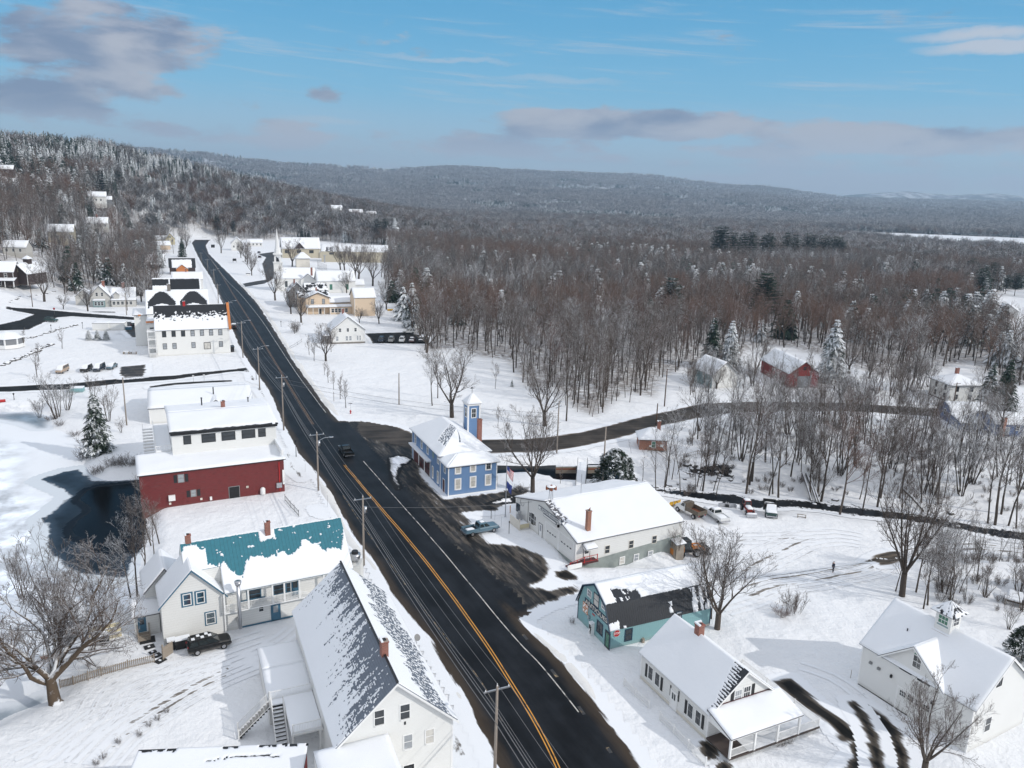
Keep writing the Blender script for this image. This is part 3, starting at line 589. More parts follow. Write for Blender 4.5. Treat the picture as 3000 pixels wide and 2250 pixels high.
class House:
    def __init__(s,name,label,cat,x,y,rot,z=None,group=None):
        s.z=tz1(x,y) if z is None else z; s.o=thing(name,label,cat,(x,y,s.z),R_(rot),group); s.x,s.y,s.r=x,y,R_(rot)
        s.far=np.hypot(x,y)>180
    def local(s,w):
        dx_,dy_=w[0]-s.x,w[1]-s.y; c,n=math.cos(s.r),math.sin(s.r); return (c*dx_+n*dy_,-n*dx_+c*dy_,w[2]-s.z)
    def world(s,p):
        c,n=math.cos(s.r),math.sin(s.r); return Vector((s.x+c*p[0]-n*p[1],s.y+n*p[0]+c*p[1],s.z+p[2]))
    def hit(s,axis,val,z,x,y):
        """local coordinates where the sight line through a zoom pixel meets the wall plane"""
        d=ray(*P(z,x,y)); o=s.local((0,0,CH)); q=s.local(tuple(np.array([0,0,CH])+d)); dl=[q[i]-o[i] for i in range(3)]
        t=(val-o[axis])/dl[axis]; return tuple(o[i]+dl[i]*t for i in range(3))
    def block(s,x0,y0,X,Y,he,hr,axis='x',wall=None,roof=None,over=.35,snow=None,z0=0.,th=.16,res=None,trim=None,name='wall',gam=None,hipin=None,roofn='roof',rth=.14,gover=None):
        x1,y1=x0+X,y0+Y; mb=MB(); res=res or (1.0 if s.far else .4); o=over
        P4=[(x0,y0),(x1,y0),(x1,y1),(x0,y1)]; planes=[]; go_=o if gover is None else gover
        if axis in('x','y'):
            if axis=='x': prof=[(y0,he)]+([(y0+gam[0],gam[1])] if gam else [])+[((y0+y1)/2,hr)]+([(y1-gam[0],gam[1])] if gam else [])+[(y1,he)]; pt=lambda l,q,z: (l,q,z); l0,l1=x0,x1
            else: prof=[(x0,he)]+([(x0+gam[0],gam[1])] if gam else [])+[((x0+x1)/2,hr)]+([(x1-gam[0],gam[1])] if gam else [])+[(x1,he)]; pt=lambda l,q,z: (q,l,z); l0,l1=y0,y1
            sec=[(prof[0][0],z0)]+prof+[(prof[-1][0],z0)]
            mb.loft([[pt(l,*q) for q in sec] for l in (l0,l1)])
            n=len(prof)
            for k in range(n-1):
                (qa,za),(qb,zb)=prof[k],prof[k+1]
                if za>zb: (qa,za),(qb,zb)=(qb,zb),(qa,za)
                dq,dz_=qb-qa,zb-za; ln=math.hypot(dq,dz_); 
                if k in(0,n-2): qa-=dq/ln*o; za-=dz_/ln*o
                za+=rth; zb+=rth
                planes.append(Plane(pt(l0-go_,qa,za),pt(l1+go_,qa,za),pt(l1+go_,qb,zb),pt(l0-go_,qb,zb)))
        elif axis=='hip':
            mb.box(x0,x1,y0,y1,z0,he); ins=hipin or min(X,Y)/2; a=he-.0; 
            if X>=Y: r0,r1=(x0+ins,(y0+y1)/2,hr),(x1-ins,(y0+y1)/2,hr)
            else: r0,r1=((x0+x1)/2,y0+ins,hr),((x0+x1)/2,y1-ins,hr)
            A,B,C_,D_=(x0-o,y0-o,a),(x1+o,y0-o,a),(x1+o,y1+o,a),(x0-o,y1+o,a); up=lambda q:(q[0],q[1],q[2]+rth)
            A,B,C_,D_,r0,r1=map(up,(A,B,C_,D_,r0,r1))
            planes=[Plane(A,B,r1,r0),Plane(B,C_,r1,r1),Plane(C_,D_,r0,r1),Plane(D_,A,r0,r0)] if X>=Y else [Plane(A,B,r0,r0),Plane(B,C_,r1,r0),Plane(C_,D_,r1,r1),Plane(D_,A,r0,r1)]
        else:  # single slope: front (y0) at he, back at hr
            mb.loft([[(l,y0,z0),(l,y0,he),(l,y1,hr),(l,y1,z0)] for l in (x0,x1)])
            planes=[Plane((x0-o,y0-o,he+rth),(x1+o,y0-o,he+rth),(x1+o,y1+o,hr+rth),(x0-o,y1+o,hr+rth))]
        wo=mb.build(name,wall,s.o); fixn(wo)
        ro=roof_mesh(planes,roof,s.o,rth,roofn)
        sn=None
        if snow is not False: sn=snow_mesh(planes,ro,snow if isinstance(snow,(list,tuple)) else None,th,res)
        if trim:
            k=.13
            for (x,y) in P4: sx=-1 if x==x0 else 1; sy=-1 if y==y0 else 1; MB().box(min(x+sx*.03,x-sx*k),max(x+sx*.03,x-sx*k),min(y+sy*.03,y-sy*k),max(y+sy*.03,y-sy*k),z0+.02,he-.02).build('corner_board',trim,s.o)
        s.planes=planes; return wo,ro,sn
    def frame(s,side,x0,y0,X,Y):
        return {'F':(Vector((x0,y0,0)),Vector((1,0,0)),Vector((0,-1,0))),'L':(Vector((x0,y0,0)),Vector((0,1,0)),Vector((-1,0,0))),
                'R':(Vector((x0+X,y0,0)),Vector((0,1,0)),Vector((1,0,0))),'B':(Vector((x0,y0+Y,0)),Vector((1,0,0)),Vector((0,1,0)))}[side]
    def setface(s,side,x0,y0,X,Y): s.fo,s.ft,s.fn=s.frame(side,x0,y0,X,Y); s.fax=1 if side in'FB' else 0; s.fval={'F':y0,'B':y0+Y,'L':x0,'R':x0+X}[side]; s.f0=x0 if side in'FB' else y0
    def _bx(s,mb,u0,u1,z0,z1,d0,d1):
        q=[]
        for z in (z0,z1):
            for u,d in ((u0,d0),(u1,d0),(u1,d1),(u0,d1)):
                p=s.fo+s.ft*u+s.fn*d; q.append((p.x,p.y,z))
        mb.hexa(q)
    def uz(s,zone,x,y):
        h=s.hit(s.fax,s.fval,zone,x,y); return h[1-s.fax]-s.f0,h[2]
    def win(s,c,w,h,fm,pm,t=.1,rail=True,mun=0,name='window',sill=False,pname='pane',depth=.05,rm=None):
        u,z=c if len(c)==2 else s.uz(*c); mb=MB(); a,b=u-w/2,u+w/2; lo,hi=z-h/2,z+h/2
        s._bx(mb,a-t,a,lo-t,hi+t,.003,depth); s._bx(mb,b,b+t,lo-t,hi+t,.003,depth); s._bx(mb,a,b,hi,hi+t,.003,depth); s._bx(mb,a,b,lo-t,lo,.003,depth+(.08 if sill else 0))
        o=mb.build(name,fm,s.o)
        if rail or mun:
            r=MB(); 
            if rail: s._bx(r,a+.002,b-.002,z-.03,z+.03,.022,.042)
            for k in range(1,mun+1): uu=a+(b-a)*k/(mun+1); s._bx(r,uu-.015,uu+.015,lo+.002,z-.032,.022,.038); s._bx(r,uu-.015,uu+.015,z+.032,hi-.002,.022,.038)
            r.build('sash',rm or fm,o)
        g=MB(); s._bx(g,a+.001,b-.001,lo+.001,hi-.001,.004,.02); g.build(pname,pm,o); return o
    def door(s,c,w,h,dm,fm=None,pane=None,z0=0.,name='door',t=.1,lights=None):
        u=c if not isinstance(c,tuple) else s.uz(*c)[0]; mb=MB(); s._bx(mb,u-w/2,u+w/2,z0+.02,z0+h,.004,.05); o=mb.build(name,dm,s.o)
        if fm:
            f=MB(); s._bx(f,u-w/2-t,u-w/2-.002,z0+.02,z0+h+t,.003,.07); s._bx(f,u+w/2+.002,u+w/2+t,z0+.02,z0+h+t,.003,.07); s._bx(f,u-w/2,u+w/2,z0+h+.002,z0+h+t,.003,.07); f.build('door_frame',fm,o)
        if pane:
            g=MB()
            for (a,b,lo,hi) in (lights or [(.2,.8,.5,.9)]): s._bx(g,u-w/2+w*a,u-w/2+w*b,z0+h*lo,z0+h*hi,.052,.06)
            g.build('pane',pane,o)
        return o
    def panel(s,c,w,h,mat,name='panel',d0=.004,d1=.04,parent=None):
        u,z=c if len(c)==2 else s.uz(*c); mb=MB(); s._bx(mb,u-w/2,u+w/2,z-h/2,z+h/2,d0,d1); return mb.build(name,mat,parent or s.o)
    def text(s,txt,c,size,mat,name='lettering',d=.05,sx=1.0,parent=None,sp=1.0):
        u,z=c if len(c)==2 else s.uz(*c)
        cu=bpy.data.curves.new(name,'FONT'); cu.body=txt; cu.size=size; cu.align_x='CENTER'; cu.align_y='CENTER'; cu.extrude=.008; cu.space_character=sp; cu.offset=.012*size
        tmp=bpy.data.objects.new(name,cu); COL.objects.link(tmp); bpy.context.view_layer.update()
        me=bpy.data.meshes.new_from_object(tmp.evaluated_get(bpy.context.evaluated_depsgraph_get())); bpy.data.objects.remove(tmp)
        me.materials.clear(); me.materials.append(mat); o=link(bpy.data.objects.new(name,me)); o.parent=parent or s.o
        rt=s.ft if s.ft.cross(Vector((0,0,1))).dot(s.fn)>0 else -s.ft
        o.matrix_local=Matrix.Translation(s.fo+s.ft*u+Vector((0,0,z))+s.fn*d)@Matrix((rt,(0,0,1),s.fn)).transposed().to_4x4()@Matrix.Diagonal((sx,1,1,1)); return o
    def chimney(s,x,y,z0,z1,w=.6,mat=None,d=None,snow=.1):
        d=d or w; mb=MB(); mb.box(x-w/2,x+w/2,y-d/2,y+d/2,z0,z1-.14); mb.box(x-w/2-.05,x+w/2+.05,y-d/2-.05,y+d/2+.05,z1-.139,z1)
        o=mb.build('chimney',mat or M['brick'],s.o)
        f=MB(); f.box(x-w/4,x+w/4,y-d/4,y+d/4,z1+.001,z1+.06); f.build('flue',M['black'],o)
        if snow: k=MB(); k.box(x-w/2-.05,x-w/4-.01,y-d/2-.05,y+d/2+.05,z1+.002,z1+snow); k.box(x-w/4,x+w/2+.05,y+d/4+.01,y+d/2+.05,z1+.002,z1+snow); k.build('snow_cap',M['roof_snow'],o)
        return o
def rail(parent,pts,h=.95,mat=None,post=.1,gap=.14,name='railing',base=.12,bal=.03):
    """balustrade along 3-D points, local to parent"""
    mb=MB()
    for a,b in zip(pts[:-1],pts[1:]):
        a,b=Vector(a),Vector(b); L=(b-a).length; d=(b-a)/L; n=Vector((-d.y,d.x,0)).normalized()*.03
        for z0,z1 in ((h-.06,h),(base,base+.05)): mb.hexa([a-n+Vector((0,0,z0)),b-n+Vector((0,0,z0)),b+n+Vector((0,0,z0)),a+n+Vector((0,0,z0)),a-n+Vector((0,0,z1)),b-n+Vector((0,0,z1)),b+n+Vector((0,0,z1)),a+n+Vector((0,0,z1))])
        k=int(L/gap)
        for i in range(1,k): p=a+(b-a)*i/k; mb.box(p.x-bal/2,p.x+bal/2,p.y-bal/2,p.y+bal/2,p.z+base+.051,p.z+h-.061)
    for p in pts: mb.box(p[0]-post/2,p[0]+post/2,p[1]-post/2,p[1]+post/2,p[2]+.01,p[2]+h+.06)
    return mb.build(name,mat or M['white_trim'],parent)

# paints and roofings
M['white_clap']=clap('white_clapboard',(.78,.78,.76),amount=.10); M['white_flat']=clap('white_boards',(.74,.74,.72),.3,amount=.10)
M['white_trim']=plain('white_trim',(.80,.80,.79),.5,var=.05); M['cream']=clap('cream_boards',(.74,.70,.62),.16); M['vinyl']=clap('white_siding',(.76,.76,.74),.2,amount=.05)
M['blue_clap']=clap('blue_clapboard',(.14,.25,.44),.16,dirt=(.11,.20,.38),amount=.2); M['teal_wall']=clap('pale_teal_boards',(.22,.40,.42),.3,vert=True,dirt=(.3,.45,.44))
M['red_clap']=clap('weathered_red_clapboard',(.165,.022,.022),.17,dirt=(.10,.055,.05),amount=.6,streak=.8); M['red_barn']=clap('red_barn_boards',(.20,.026,.024),.3,vert=True,dirt=(.2,.05,.04))
M['peach']=clap('peach_clapboard',(.70,.55,.40),.15,amount=.1); M['grey_clap']=clap('grey_clapboard',(.20,.21,.225),.15); M['tan']=clap('tan_boards',(.52,.47,.36),.3,amount=.4)
M['brown_boards']=clap('dark_brown_boards',(.045,.028,.025),.25,vert=True,dirt=(.03,.02,.02)); M['green_clap']=clap('grey_green_boards',(.22,.32,.33),.16); M['navy_clap']=clap('slate_blue_boards',(.10,.155,.29),.16)
M['shabby']=clap('peeling_white_boards',(.55,.54,.51),.16,amount=.6); M['old_wood']=clap('weathered_wood',(.30,.25,.20),.12,amount=.5); M['yellow_wall']=clap('faded_yellow_boards',(.62,.55,.36),.16); M['orange_wall']=clap('orange_boards',(.55,.19,.05),.16)
M['brick']=brick('red_brick'); M['brick2']=brick('orange_brick',(.36,.13,.07)); M['concrete']=plain('grey_concrete',(.27,.30,.285),.85,var=.25,scale=1.2); M['stone']=plain('field_stone',(.22,.20,.18),.9,var=.5,scale=4)
M['black']=plain('black_paint',(.012,.012,.013),.5); M['dark_trim']=plain('dark_trim',(.02,.02,.022),.45); M['navy_trim']=plain('navy_trim',(.016,.042,.075),.5); M['steel_blue']=plain('steel_blue_paint',(.05,.14,.215),.5); M['grey_trim']=plain('grey_trim',(.22,.22,.22),.6)
M['pane']=glassy('dark_pane',(.03,.035,.04)); M['pane_lit']=glassy('curtained_pane',(.30,.32,.34),.2); M['pane_cream']=glassy('blind_behind_glass',(.52,.50,.46),.25); M['pane_red']=glassy('red_curtain_pane',(.16,.05,.05)); M['pane_green']=glassy('green_pane',(.04,.16,.10))
M['slate']=shingle('slate_roof',(.15,.175,.215),lines=.24); M['black_roof']=shingle('black_shingles',(.014,.016,.02)); M['grey_roof']=shingle('grey_shingles',(.12,.12,.13)); M['teal_metal']=shingle('teal_metal_roof',(.028,.165,.215),.42,.4); M['black_metal']=shingle('black_metal_roof',(.017,.020,.026),.30,.4)
M['solar']=shingle('solar_panel',(.008,.009,.012),1.0,.25); M['galv']=plain('galvanised_steel',(.50,.51,.53),.32,.9,.15); M['rust']=plain('rusty_iron',(.25,.085,.04),.8,var=.4); M['red_paint']=plain('red_paint',(.42,.02,.02),.5); M['dark_red']=plain('dark_red_door',(.07,.012,.015),.5)
fb=lambda x,y,z=0.,s=1.: mnoise.fractal((x*s,y*s,z),1.,2.,4)
# ---------------- buildings, near to far ----------------
T=M['white_trim']; PN=M['pane']; WC=M['white_clap']
# the hall with the snow-streaked slate roof
h=House('hall','large white gabled hall with snow-streaked slate roof and brick chimney beside the road','building',-13.9,57.6,23.8)
def ms_l(u,v,L,S):
    s=fb(u*1.0,v*.20,1.,1.25); row=.5+.5*math.cos(v/.24*6.283); k=.86-1.25*v/S+.85*min(u/L,.62)-.30+.55*s
    return k+.55*fb(u*1.6,v*1.6,9.,2.2)-.16*row+(.5 if v<.3 else 0)>0
def ms_r(u,v,L,S):
    lo_=.12+.07*math.sin(u*.4); hi_=.66+.08*math.sin(u*.5+1)-.22*(1-min(1,u/6)); q=v/S+.13*fb(u,v*.5,4.,.9)
    return not(lo_<q<hi_ and fb(u*1.5,v*1.1,3.,2.6)>-.28+.5*abs((q-(lo_+hi_)/2)))
wo,ro,sn=h.block(0,0,10.4,23.1,6.0,10.8,'y',WC,M['slate'],.45,[ms_l,ms_r],th=.045,res=.115,trim=T)
mb=MB(); mb.box(5.1,5.3,-.5,23.6,10.95,11.06); mb.build('ridge_cap',M['slate'].copy() if False else M['dark_trim'],ro)
for s in (-1,1):   # rake boards on the gable
    mb=MB(); a=Vector((5.2,-.47,10.86)); b=Vector((5.2+s*5.65,-.47,5.62)); d=Vector((0,0,.24)); mb.hexa([a-d,b-d,b-d+Vector((0,.1,0)),a-d+Vector((0,.1,0)),a,b,b+Vector((0,.1,0)),a+Vector((0,.1,0))]); fixn(mb.build('rake_board',T,ro))
h.setface('F',0,0,10.4,23.1)
for z,x,y,w,hh,p in (('B4',1137,420,.82,1.4,PN),('B4',1345,372,.82,1.4,PN),('B4',1370,615,.72,1.35,M['pane_lit']),('B4',1545,570,.72,1.35,M['pane_cream']),('B4',1187,655,.72,1.35,M['pane_cream'])): h.win((z,x,y),w,hh,T,p,sill=True)
h.panel(('B4',1345,465),.16,.3,M['black'],'vent')
h.door(6.3,.95,2.1,M['black'],T,PN); h.chimney(5.25,4.3,9.6,12.3,.62,M['brick'],.8)
h.setface('R',0,0,10.4,23.1)
for u in (3,7,11,15,19): h.win((u,4.3),.8,1.4,T,PN); h.win((u,1.6),.8,1.4,T,PN)
h.setface('L',0,0,10.4,23.1)
h.block(-4.2,12.6,4.15,9.3,2.9,3.25,'x',WC,M['grey_roof'],.12,res=.4,name='lean_to',roofn='lean_to_roof')
h.block(-1.9,-7.5,6.3,7.48,5.2,5.6,'s',WC,M['grey_roof'],.05,res=.4,name='front_ell',roofn='ell_roof',th=.25)
mb=MB(); mb.box(-2.9,-.02,6.5,12.5,2.78,2.96)
for x,y in ((-2.8,6.6),(-.3,6.6),(-2.8,12.3)): mb.box(x-.08,x+.08,y-.08,y+.08,0,2.77)
dk=mb.build('deck',T,h.o); mb=MB(); mb.box(-2.85,-.06,6.56,12.45,2.965,3.12); mb.build('snow_layer',M['roof_snow'],dk)
rail(h.o,[(-4.1,12.35,3.),(-.15,12.35,3.)],mat=T); rail(h.o,[(-2.75,6.6,3.),(-.15,6.6,3.)],mat=T)
mb=MB(); mb.box(-4.15,-2.92,11.4,12.5,2.78,2.96)
for i in range(11): z=2.75-i*.245; y=11.35-i*.26; mb.box(-4.0,-3.05,y-.26,y,z-.06,z)
st=mb.build('stair',M['black'],h.o); mb=MB()
for i in range(11): z=2.75-i*.245; y=11.35-i*.26; mb.box(-3.98,-3.07,y-.2,y-.02,z+.002,z+.08)
mb.box(-4.1,-2.96,11.45,12.45,2.965,3.08); mb.build('snow_layer',M['roof_snow'],st)
rail(h.o,[(-4.08,11.4,2.9),(-4.08,8.6,.25)],mat=T); rail(h.o,[(-2.98,11.4,2.9),(-2.98,8.6,.25)],mat=T)
mb=MB()
for i in range(11): z=2.75-i*.245; x=-4.2-i*.27; mb.box(x-.27,x,11.4,12.45,z-.06,z)
mb.build('stair',M['black'],h.o); rail(h.o,[(-4.2,11.36,2.9),(-7.2,11.36,.25)],mat=T); rail(h.o,[(-4.2,12.5,2.9),(-7.2,12.5,.25)],mat=T)

# low shed at the bottom edge
a=gz(302,1622,4.4); b=gz(662,1608,4.4)
h=House('low_shed','low white shed with a cracked snow roof and red end wall at the bottom edge','shed',a[0],a[1],math.degrees(math.atan2(b[1]-a[1],b[0]-a[0])),0.)
X=math.hypot(b[0]-a[0],b[1]-a[1])
h.block(0,-8,X,8,3.1,4.25,'s',M['cream'],M['black_roof'],.15,[lambda u,v,L,S:not(S-.28<v+.25*fb(u,v,2,1.3) and (u<2.2 or fb(u,0,5,.6)>.05)) and abs(v-(S-1.5-.35*math.sin(u*.5))+.1*fb(u,1,3,2))>.07*(1 if 6<u<12 else 0)],th=.12,res=.16,trim=T)
h.setface('R',0,-8,X,8); h.panel((7.0,1.9),1.7,3.4,M['red_paint'],'red_door')

# restaurant with the teal roof
h=House('restaurant','white restaurant with half-bare teal metal roof, two brick chimneys and a long balcony','building',-36.3,82.3,28.3)
def ms_f(u,v,L,S):
    e=.50+.16*math.sin(u*.75+.6)*math.sin(u*.31)+.10*fb(u,0,3.,.8)+(.33 if u<2.6 else 0)+(.4*max(0,(u-L+1.2)) if u>L-1.2 else 0)+.12*math.sin(u*1.9)*.5
    return v/S<e+.05*fb(u,v,7,2.) or (v>S-.13) or (abs(u-9.6)<.9 and v>S*.80+.3*fb(u,v,2,2)) or fb(u*.9,v*1.6,11.,1.25)>.62
h.block(3.6,-.75,15.3,10.2,5.45,10.1,'x',M['white_flat'],M['teal_metal'],.3,[lambda u,v,L,S:ms_f(u+3.7,v,L+4,S),None],th=.13,res=.11,z0=5.2,name='upper_wall',gover=.02)
h.block(-.4,1.6,3.98,5.5,7.59,10.1,'x',M['white_flat'],M['teal_metal'],.0,[lambda u,v,L,S:ms_f(u,v+3.15,19.3,S+3.15),None],th=.13,res=.11,z0=5.2,name='end_wall',gover=.0)
MB().box(0,18.9,0,8.9,0,5.195).build('wall',M['white_flat'],h.o); MB().box(3.62,18.9,-.74,-.02,5.12,5.196).build('porch_ceiling',T,h.o)
h.chimney(.5,4.5,9.2,11.2,.62); h.chimney(9.6,3.9,8.6,11.5,.62,None,.62)
h.setface('F',0,0,19,8.9)
h.door(('A4',1688,1150),.95,2.3,M['steel_blue'],M['steel_blue'],M['pane_lit'],lights=[(.2,.8,.5,.88)])
h.win(('A4',1530,1115),.5,.75,T,PN,.06); h.panel((9.8,.12),9.0,.2,M['steel_blue'],'base_board',.003,.05)
mb=MB(); mb.box(3.4,15.4,-.95,-.02,2.72,2.88); mb.build('balcony_floor',T,h.o)
rail(h.o,[(3.5,-.9,2.88),(6.2,-.9,2.88),(9.0,-.9,2.88),(10.4,-.9,2.88),(12.2,-.9,2.88)],mat=T,gap=.16,bal=.05,h=1.0); rail(h.o,[(12.3,-.9,2.88),(15.2,-.9,1.6)],mat=T,gap=.16,bal=.05)
for x in (3.5,6.2,9.0,10.4,12.2,15.2): MB().box(x-.09,x+.09,-.99,-.81,2.885,5.3).build('porch_post',T,h.o)
for u,w in ((7.0,1.5),(10.0,1.3),(11.3,.9)): h.win((u,4.1),w,1.1,M['steel_blue'],PN)
h.door(11.9,.95,2.0,M['steel_blue'],T,PN,z0=2.9)
mb=MB(); mb.box(5.2,8.2,-.45,-.12,3.55,3.68); mb.build('blue_bench',M['steel_blue'],h.o)
mb=MB(); mb.cyl(5.0,-1.75,1.0,6.6,.22,n=12); mb.cyl(5.0,-1.75,6.6,7.0,.3,.42,12); mb.cyl(5.0,-1.75,7.0,7.1,.42,.40,12); mb.box(4.8,5.2,-1.6,-.02,1.2,1.6); mb.build('exhaust_duct',M['galv'],h.o,True)
h.panel((4.1,2.25),.12,.12,T,'drain')
# gable wing
def ms_w(u,v,L,S): return .35+.5*fb(u,v*.3,6,1.1)+.4*(1-v/S)>0
h.block(-3.2,-.4,6.8,5.2,5.2,8.9,'y',M['white_flat'],M['grey_roof'],.35,[ms_w,ms_w],th=.06,res=.2,name='wing_wall',roofn='wing_roof')
h.setface('F',-3.2,-.4,6.8,5.2)
h.win(('A4',730,1020),.72,1.25,T,M['pane_red'],.1); h.win(('A4',875,995),.72,1.25,T,PN,.1); h.win(('A4',985,1218),.85,1.3,T,M['pane_cream'],.1)
for q in (('A4',730,1020),('A4',875,995)): h.win(q,1.0,1.5,M['steel_blue'],M['steel_blue'],.14,False,name='window_surround',pname='backing',depth=.03)
h.win(('A4',985,1218),1.12,1.56,M['steel_blue'],M['steel_blue'],.1,False,name='window_surround',pname='backing',depth=.03)
for s in (-1,1):
    mb=MB(); a=Vector((.2,-.78,9.0)); b=Vector((.2+s*3.75,-.78,4.95)); d=Vector((0,0,.2)); e=Vector((0,.06,0)); mb.hexa([a-d,b-d,b-d+e,a-d+e,a,b,b+e,a+e]); fixn(mb.build('rake_board',M['steel_blue'],h.o))
mb=MB(); mb.box(3.45,3.6,-.6,-.45,0,4.8); mb.build('downpipe',T,h.o)
h.block(-6.0,3.0,2.7,4.6,2.6,3.3,'x',M['white_flat'],M['grey_roof'],.25,res=.3,name='entry_wall',roofn='entry_roof')
h.setface('F',-6.0,3.0,2.7,4.6); h.door(.8,.9,2.15,M['steel_blue'],T,PN,z0=.55,lights=[(.25,.75,.45,.75)])
mb=MB(); [mb.box(-5.8,-4.5,2.95-.3*(4-i),2.98,.12*i,.12*i+.12) for i in range(4)]; mb.build('step',M['old_wood'],h.o)
rail(h.o,[(-5.75,1.8,.2),(-5.75,2.9,.6)],mat=M['old_wood'],gap=.5); rail(h.o,[(-4.5,1.8,.2),(-4.5,2.9,.6)],mat=M['old_wood'],gap=.5)
h.block(-4.6,5.4,4.6,5.5,4.3,6.9,'y',M['white_flat'],M['grey_roof'],.3,res=.3,name='rear_wing_wall',roofn='rear_wing_roof')
for x in (-2.4,-1.55,-.7): pass

# red clapboard building with the white block on top
h=House('red_building','long weathered red clapboard building with flat snow roof beside the open water','building',-59.1,118.4,26.8,-.3)
h.block(0,0,22.6,8.0,6.2,6.9,'s',M['red_clap'],M['dark_trim'],.3,th=.3,res=.5,z0=-2.2)
h.setface('F',0,0,22.6,8)
for q,w,hh in ((('Z5',1353,1152),.8,1.25),(('Z5',1447,1263),.7,1.05)):
    h.win(q,w,hh,M['grey_trim'],M['pane_lit'],.1); u,z=h.uz(*q)
    for s in (-1,1): h.panel((u+s*(w/2+.45),z),.5,hh+.1,M['dark_trim'],'shutter')
h.door(('Z5',1752,1255),1.6,2.3,M['black'],M['grey_trim'],z0=.1)
h.panel(('Z5',1285,1295),1.0,.9,T,'air_conditioner',.004,.45); h.panel(('Z6',300,1200),.9,.9,M['galv'],'meter_box',.004,.3); h.panel(('Z6',333,1140),.35,2.6,T,'sign_board',.01,.2)
mb=MB(); mb.box(21.7,21.85,-.14,-.01,.6,5.8); mb.build('pipe',M['red_paint'],h.o)
for q in (('Z5',1505,1305),('Z5',1850,1215),('Z5',1272,1340),('Z6',62,1215)): h.panel(q,.34,.34,M['cream'],'vent_cap',.004,.14)
h.panel(('Z5',1577,1300),.35,.6,T,'utility_box',.004,.25)
mb=MB(); mb.box(22.3,22.62,.02,9.0,6.95,7.9); q=mb.build('parapet',T,h.o); mb=MB(); mb.box(22.25,22.67,0,9.05,7.91,8.1); mb.build('snow_cap',M['roof_snow'],q)
h=House('white_block','white modern block with dark square windows rising behind the red building','building',-57.06,126.5,26.0,0.)
h.block(0,0,17.1,17.6,10.6,11.7,'x',M['vinyl'],M['black_roof'],.35,[lambda u,v,L,S:v>.32+.1*fb(u,v,3,1.5),None],th=.22,res=.5)
h.setface('F',0,0,17.1,17.6); h.panel((8.55,10.42),17.5,.35,M['black'],'fascia',.34,.37)
for q,w in ((('Z5',1400,865),1.05),(('Z5',1560,850),2.1),(('Z5',1708,835),2.1),(('Z5',1858,820),2.1),(('Z6',172,810),1.1)): h.win(q,w,1.35,M['black'],PN,.09,True,1 if w>1.5 else 0)
h.chimney(9.3,9.5,11.0,13.1,.7); mb=MB(); mb.cyl(6.0,14.0,11,12.7,.12); mb.cyl(6,14,12.7,12.85,.17); mb.cyl(14.2,13.4,11,12.2,.1); mb.cyl(14.2,13.4,12.2,12.4,.22,.1); mb.build('vent_pipe',M['dark_trim'],h.o)
mb=MB(); mb.box(-2.6,-.02,1.9,18,6.8,7.0); 
for y in (2.1,8,14,17.8): mb.box(-2.5,-2.35,y-.08,y+.08,0,6.79)
q=mb.build('deck',T,h.o); mb=MB(); mb.box(-2.55,-.06,1.95,17.95,7.005,7.15); mb.build('snow_layer',M['roof_snow'],q)
rail(h.o,[(-2.5,18,7.05),(-2.5,10,7.05),(-2.5,2,7.05),(-.1,2,7.05)],mat=T,gap=.3,bal=.05)
mb=MB(); [mb.box(-4.4,-2.65,8+i*.6,8.6+i*.6,.4*i+.6,.4*i+.8) for i in range(16)]; mb.build('stair',T,h.o); rail(h.o,[(-4.3,8,.8),(-4.3,17.6,7.)],mat=T,gap=.4)
h=House('long_low_building','long low white building with wide snow roof behind the white block','building',-79.0,165.2,23.6)
h.block(0,0,21.6,18.6,3.4,5.2,'x',M['vinyl'],M['grey_roof'],.3,res=1.,th=.25,trim=T); mb=MB(); mb.cyl(13.5,4.5,4,6.3,.13); mb.build('vent_pipe',M['dark_trim'],h.o)
h.block(12.2,-.5,3.0,4,3.3,4.5,'y',M['vinyl'],M['grey_roof'],.2,res=.6,name='dormer_wall',roofn='dormer_roof')

# the inn
h=House('inn','big three-storey white inn with patchy black roof and orange gable trim at the roadside','building',-107.7,233.6,23.5)
def ms_i(u,v,L,S): return v/S<.56+.12*fb(u,0,2,.5)+.30*fb(u,v,5,1.2)
h.block(0,0,20.9,14,8.0,14.3,'x',WC,M['black_roof'],.4,[ms_i,None],th=.12,res=.2,trim=T)
h.setface('F',0,0,20.9,14)
for x,y,p in ((1227,75,PN),(1298,72,PN),(1369,70,PN),(1440,67,M['pane_lit']),(1510,64,M['pane_lit']),(1578,62,M['pane_lit']),(1647,60,M['pane_lit']),(1233,165,M['pane_lit']),(1305,162,M['pane_lit']),(1447,155,M['pane_lit']),(1652,147,M['pane_lit'])): h.win(('Z5',x,y),.95,1.6,M['dark_trim'],p,.11,rm=M['dark_trim'])
h.win(('Z5',1550,160),1.7,1.9,M['dark_trim'],M['pane_cream'],.14,False,1,name='double_door')
mb=MB(); o_=.45; a=Vector((20.75,-.5,8.35)); b=Vector((20.75,7,14.95)); e=Vector((.75,0,0)); d=Vector((0,.1,.85)); mb.hexa([a-d,a-d+e,b-d+e,b-d,a,a+e,b+e,b]); fixn(mb.build('orange_rake_board',M['orange_wall'],h.o))
h.chimney(8.4,7,13.6,15.6,.7,M['red_paint'])
def ms_b(u,v,L,S):
    w_=(u/L*2)%1; return not(abs(v/S-(.25+.42*math.sin(w_*math.pi)))<.10+.16*math.sin(w_*math.pi) and 0.06<w_<.94) or (abs(w_-.25)<.13 and abs(v/S-.2)<.12)
h.block(-2.6,16,18.6,23,10.5,16.6,'x',WC,M['black_roof'],.3,[ms_b,None],th=.14,res=.35,name='rear_wall',roofn='rear_roof')
h.chimney(4.3,27,15.5,18.6,1.0,M['stone'])
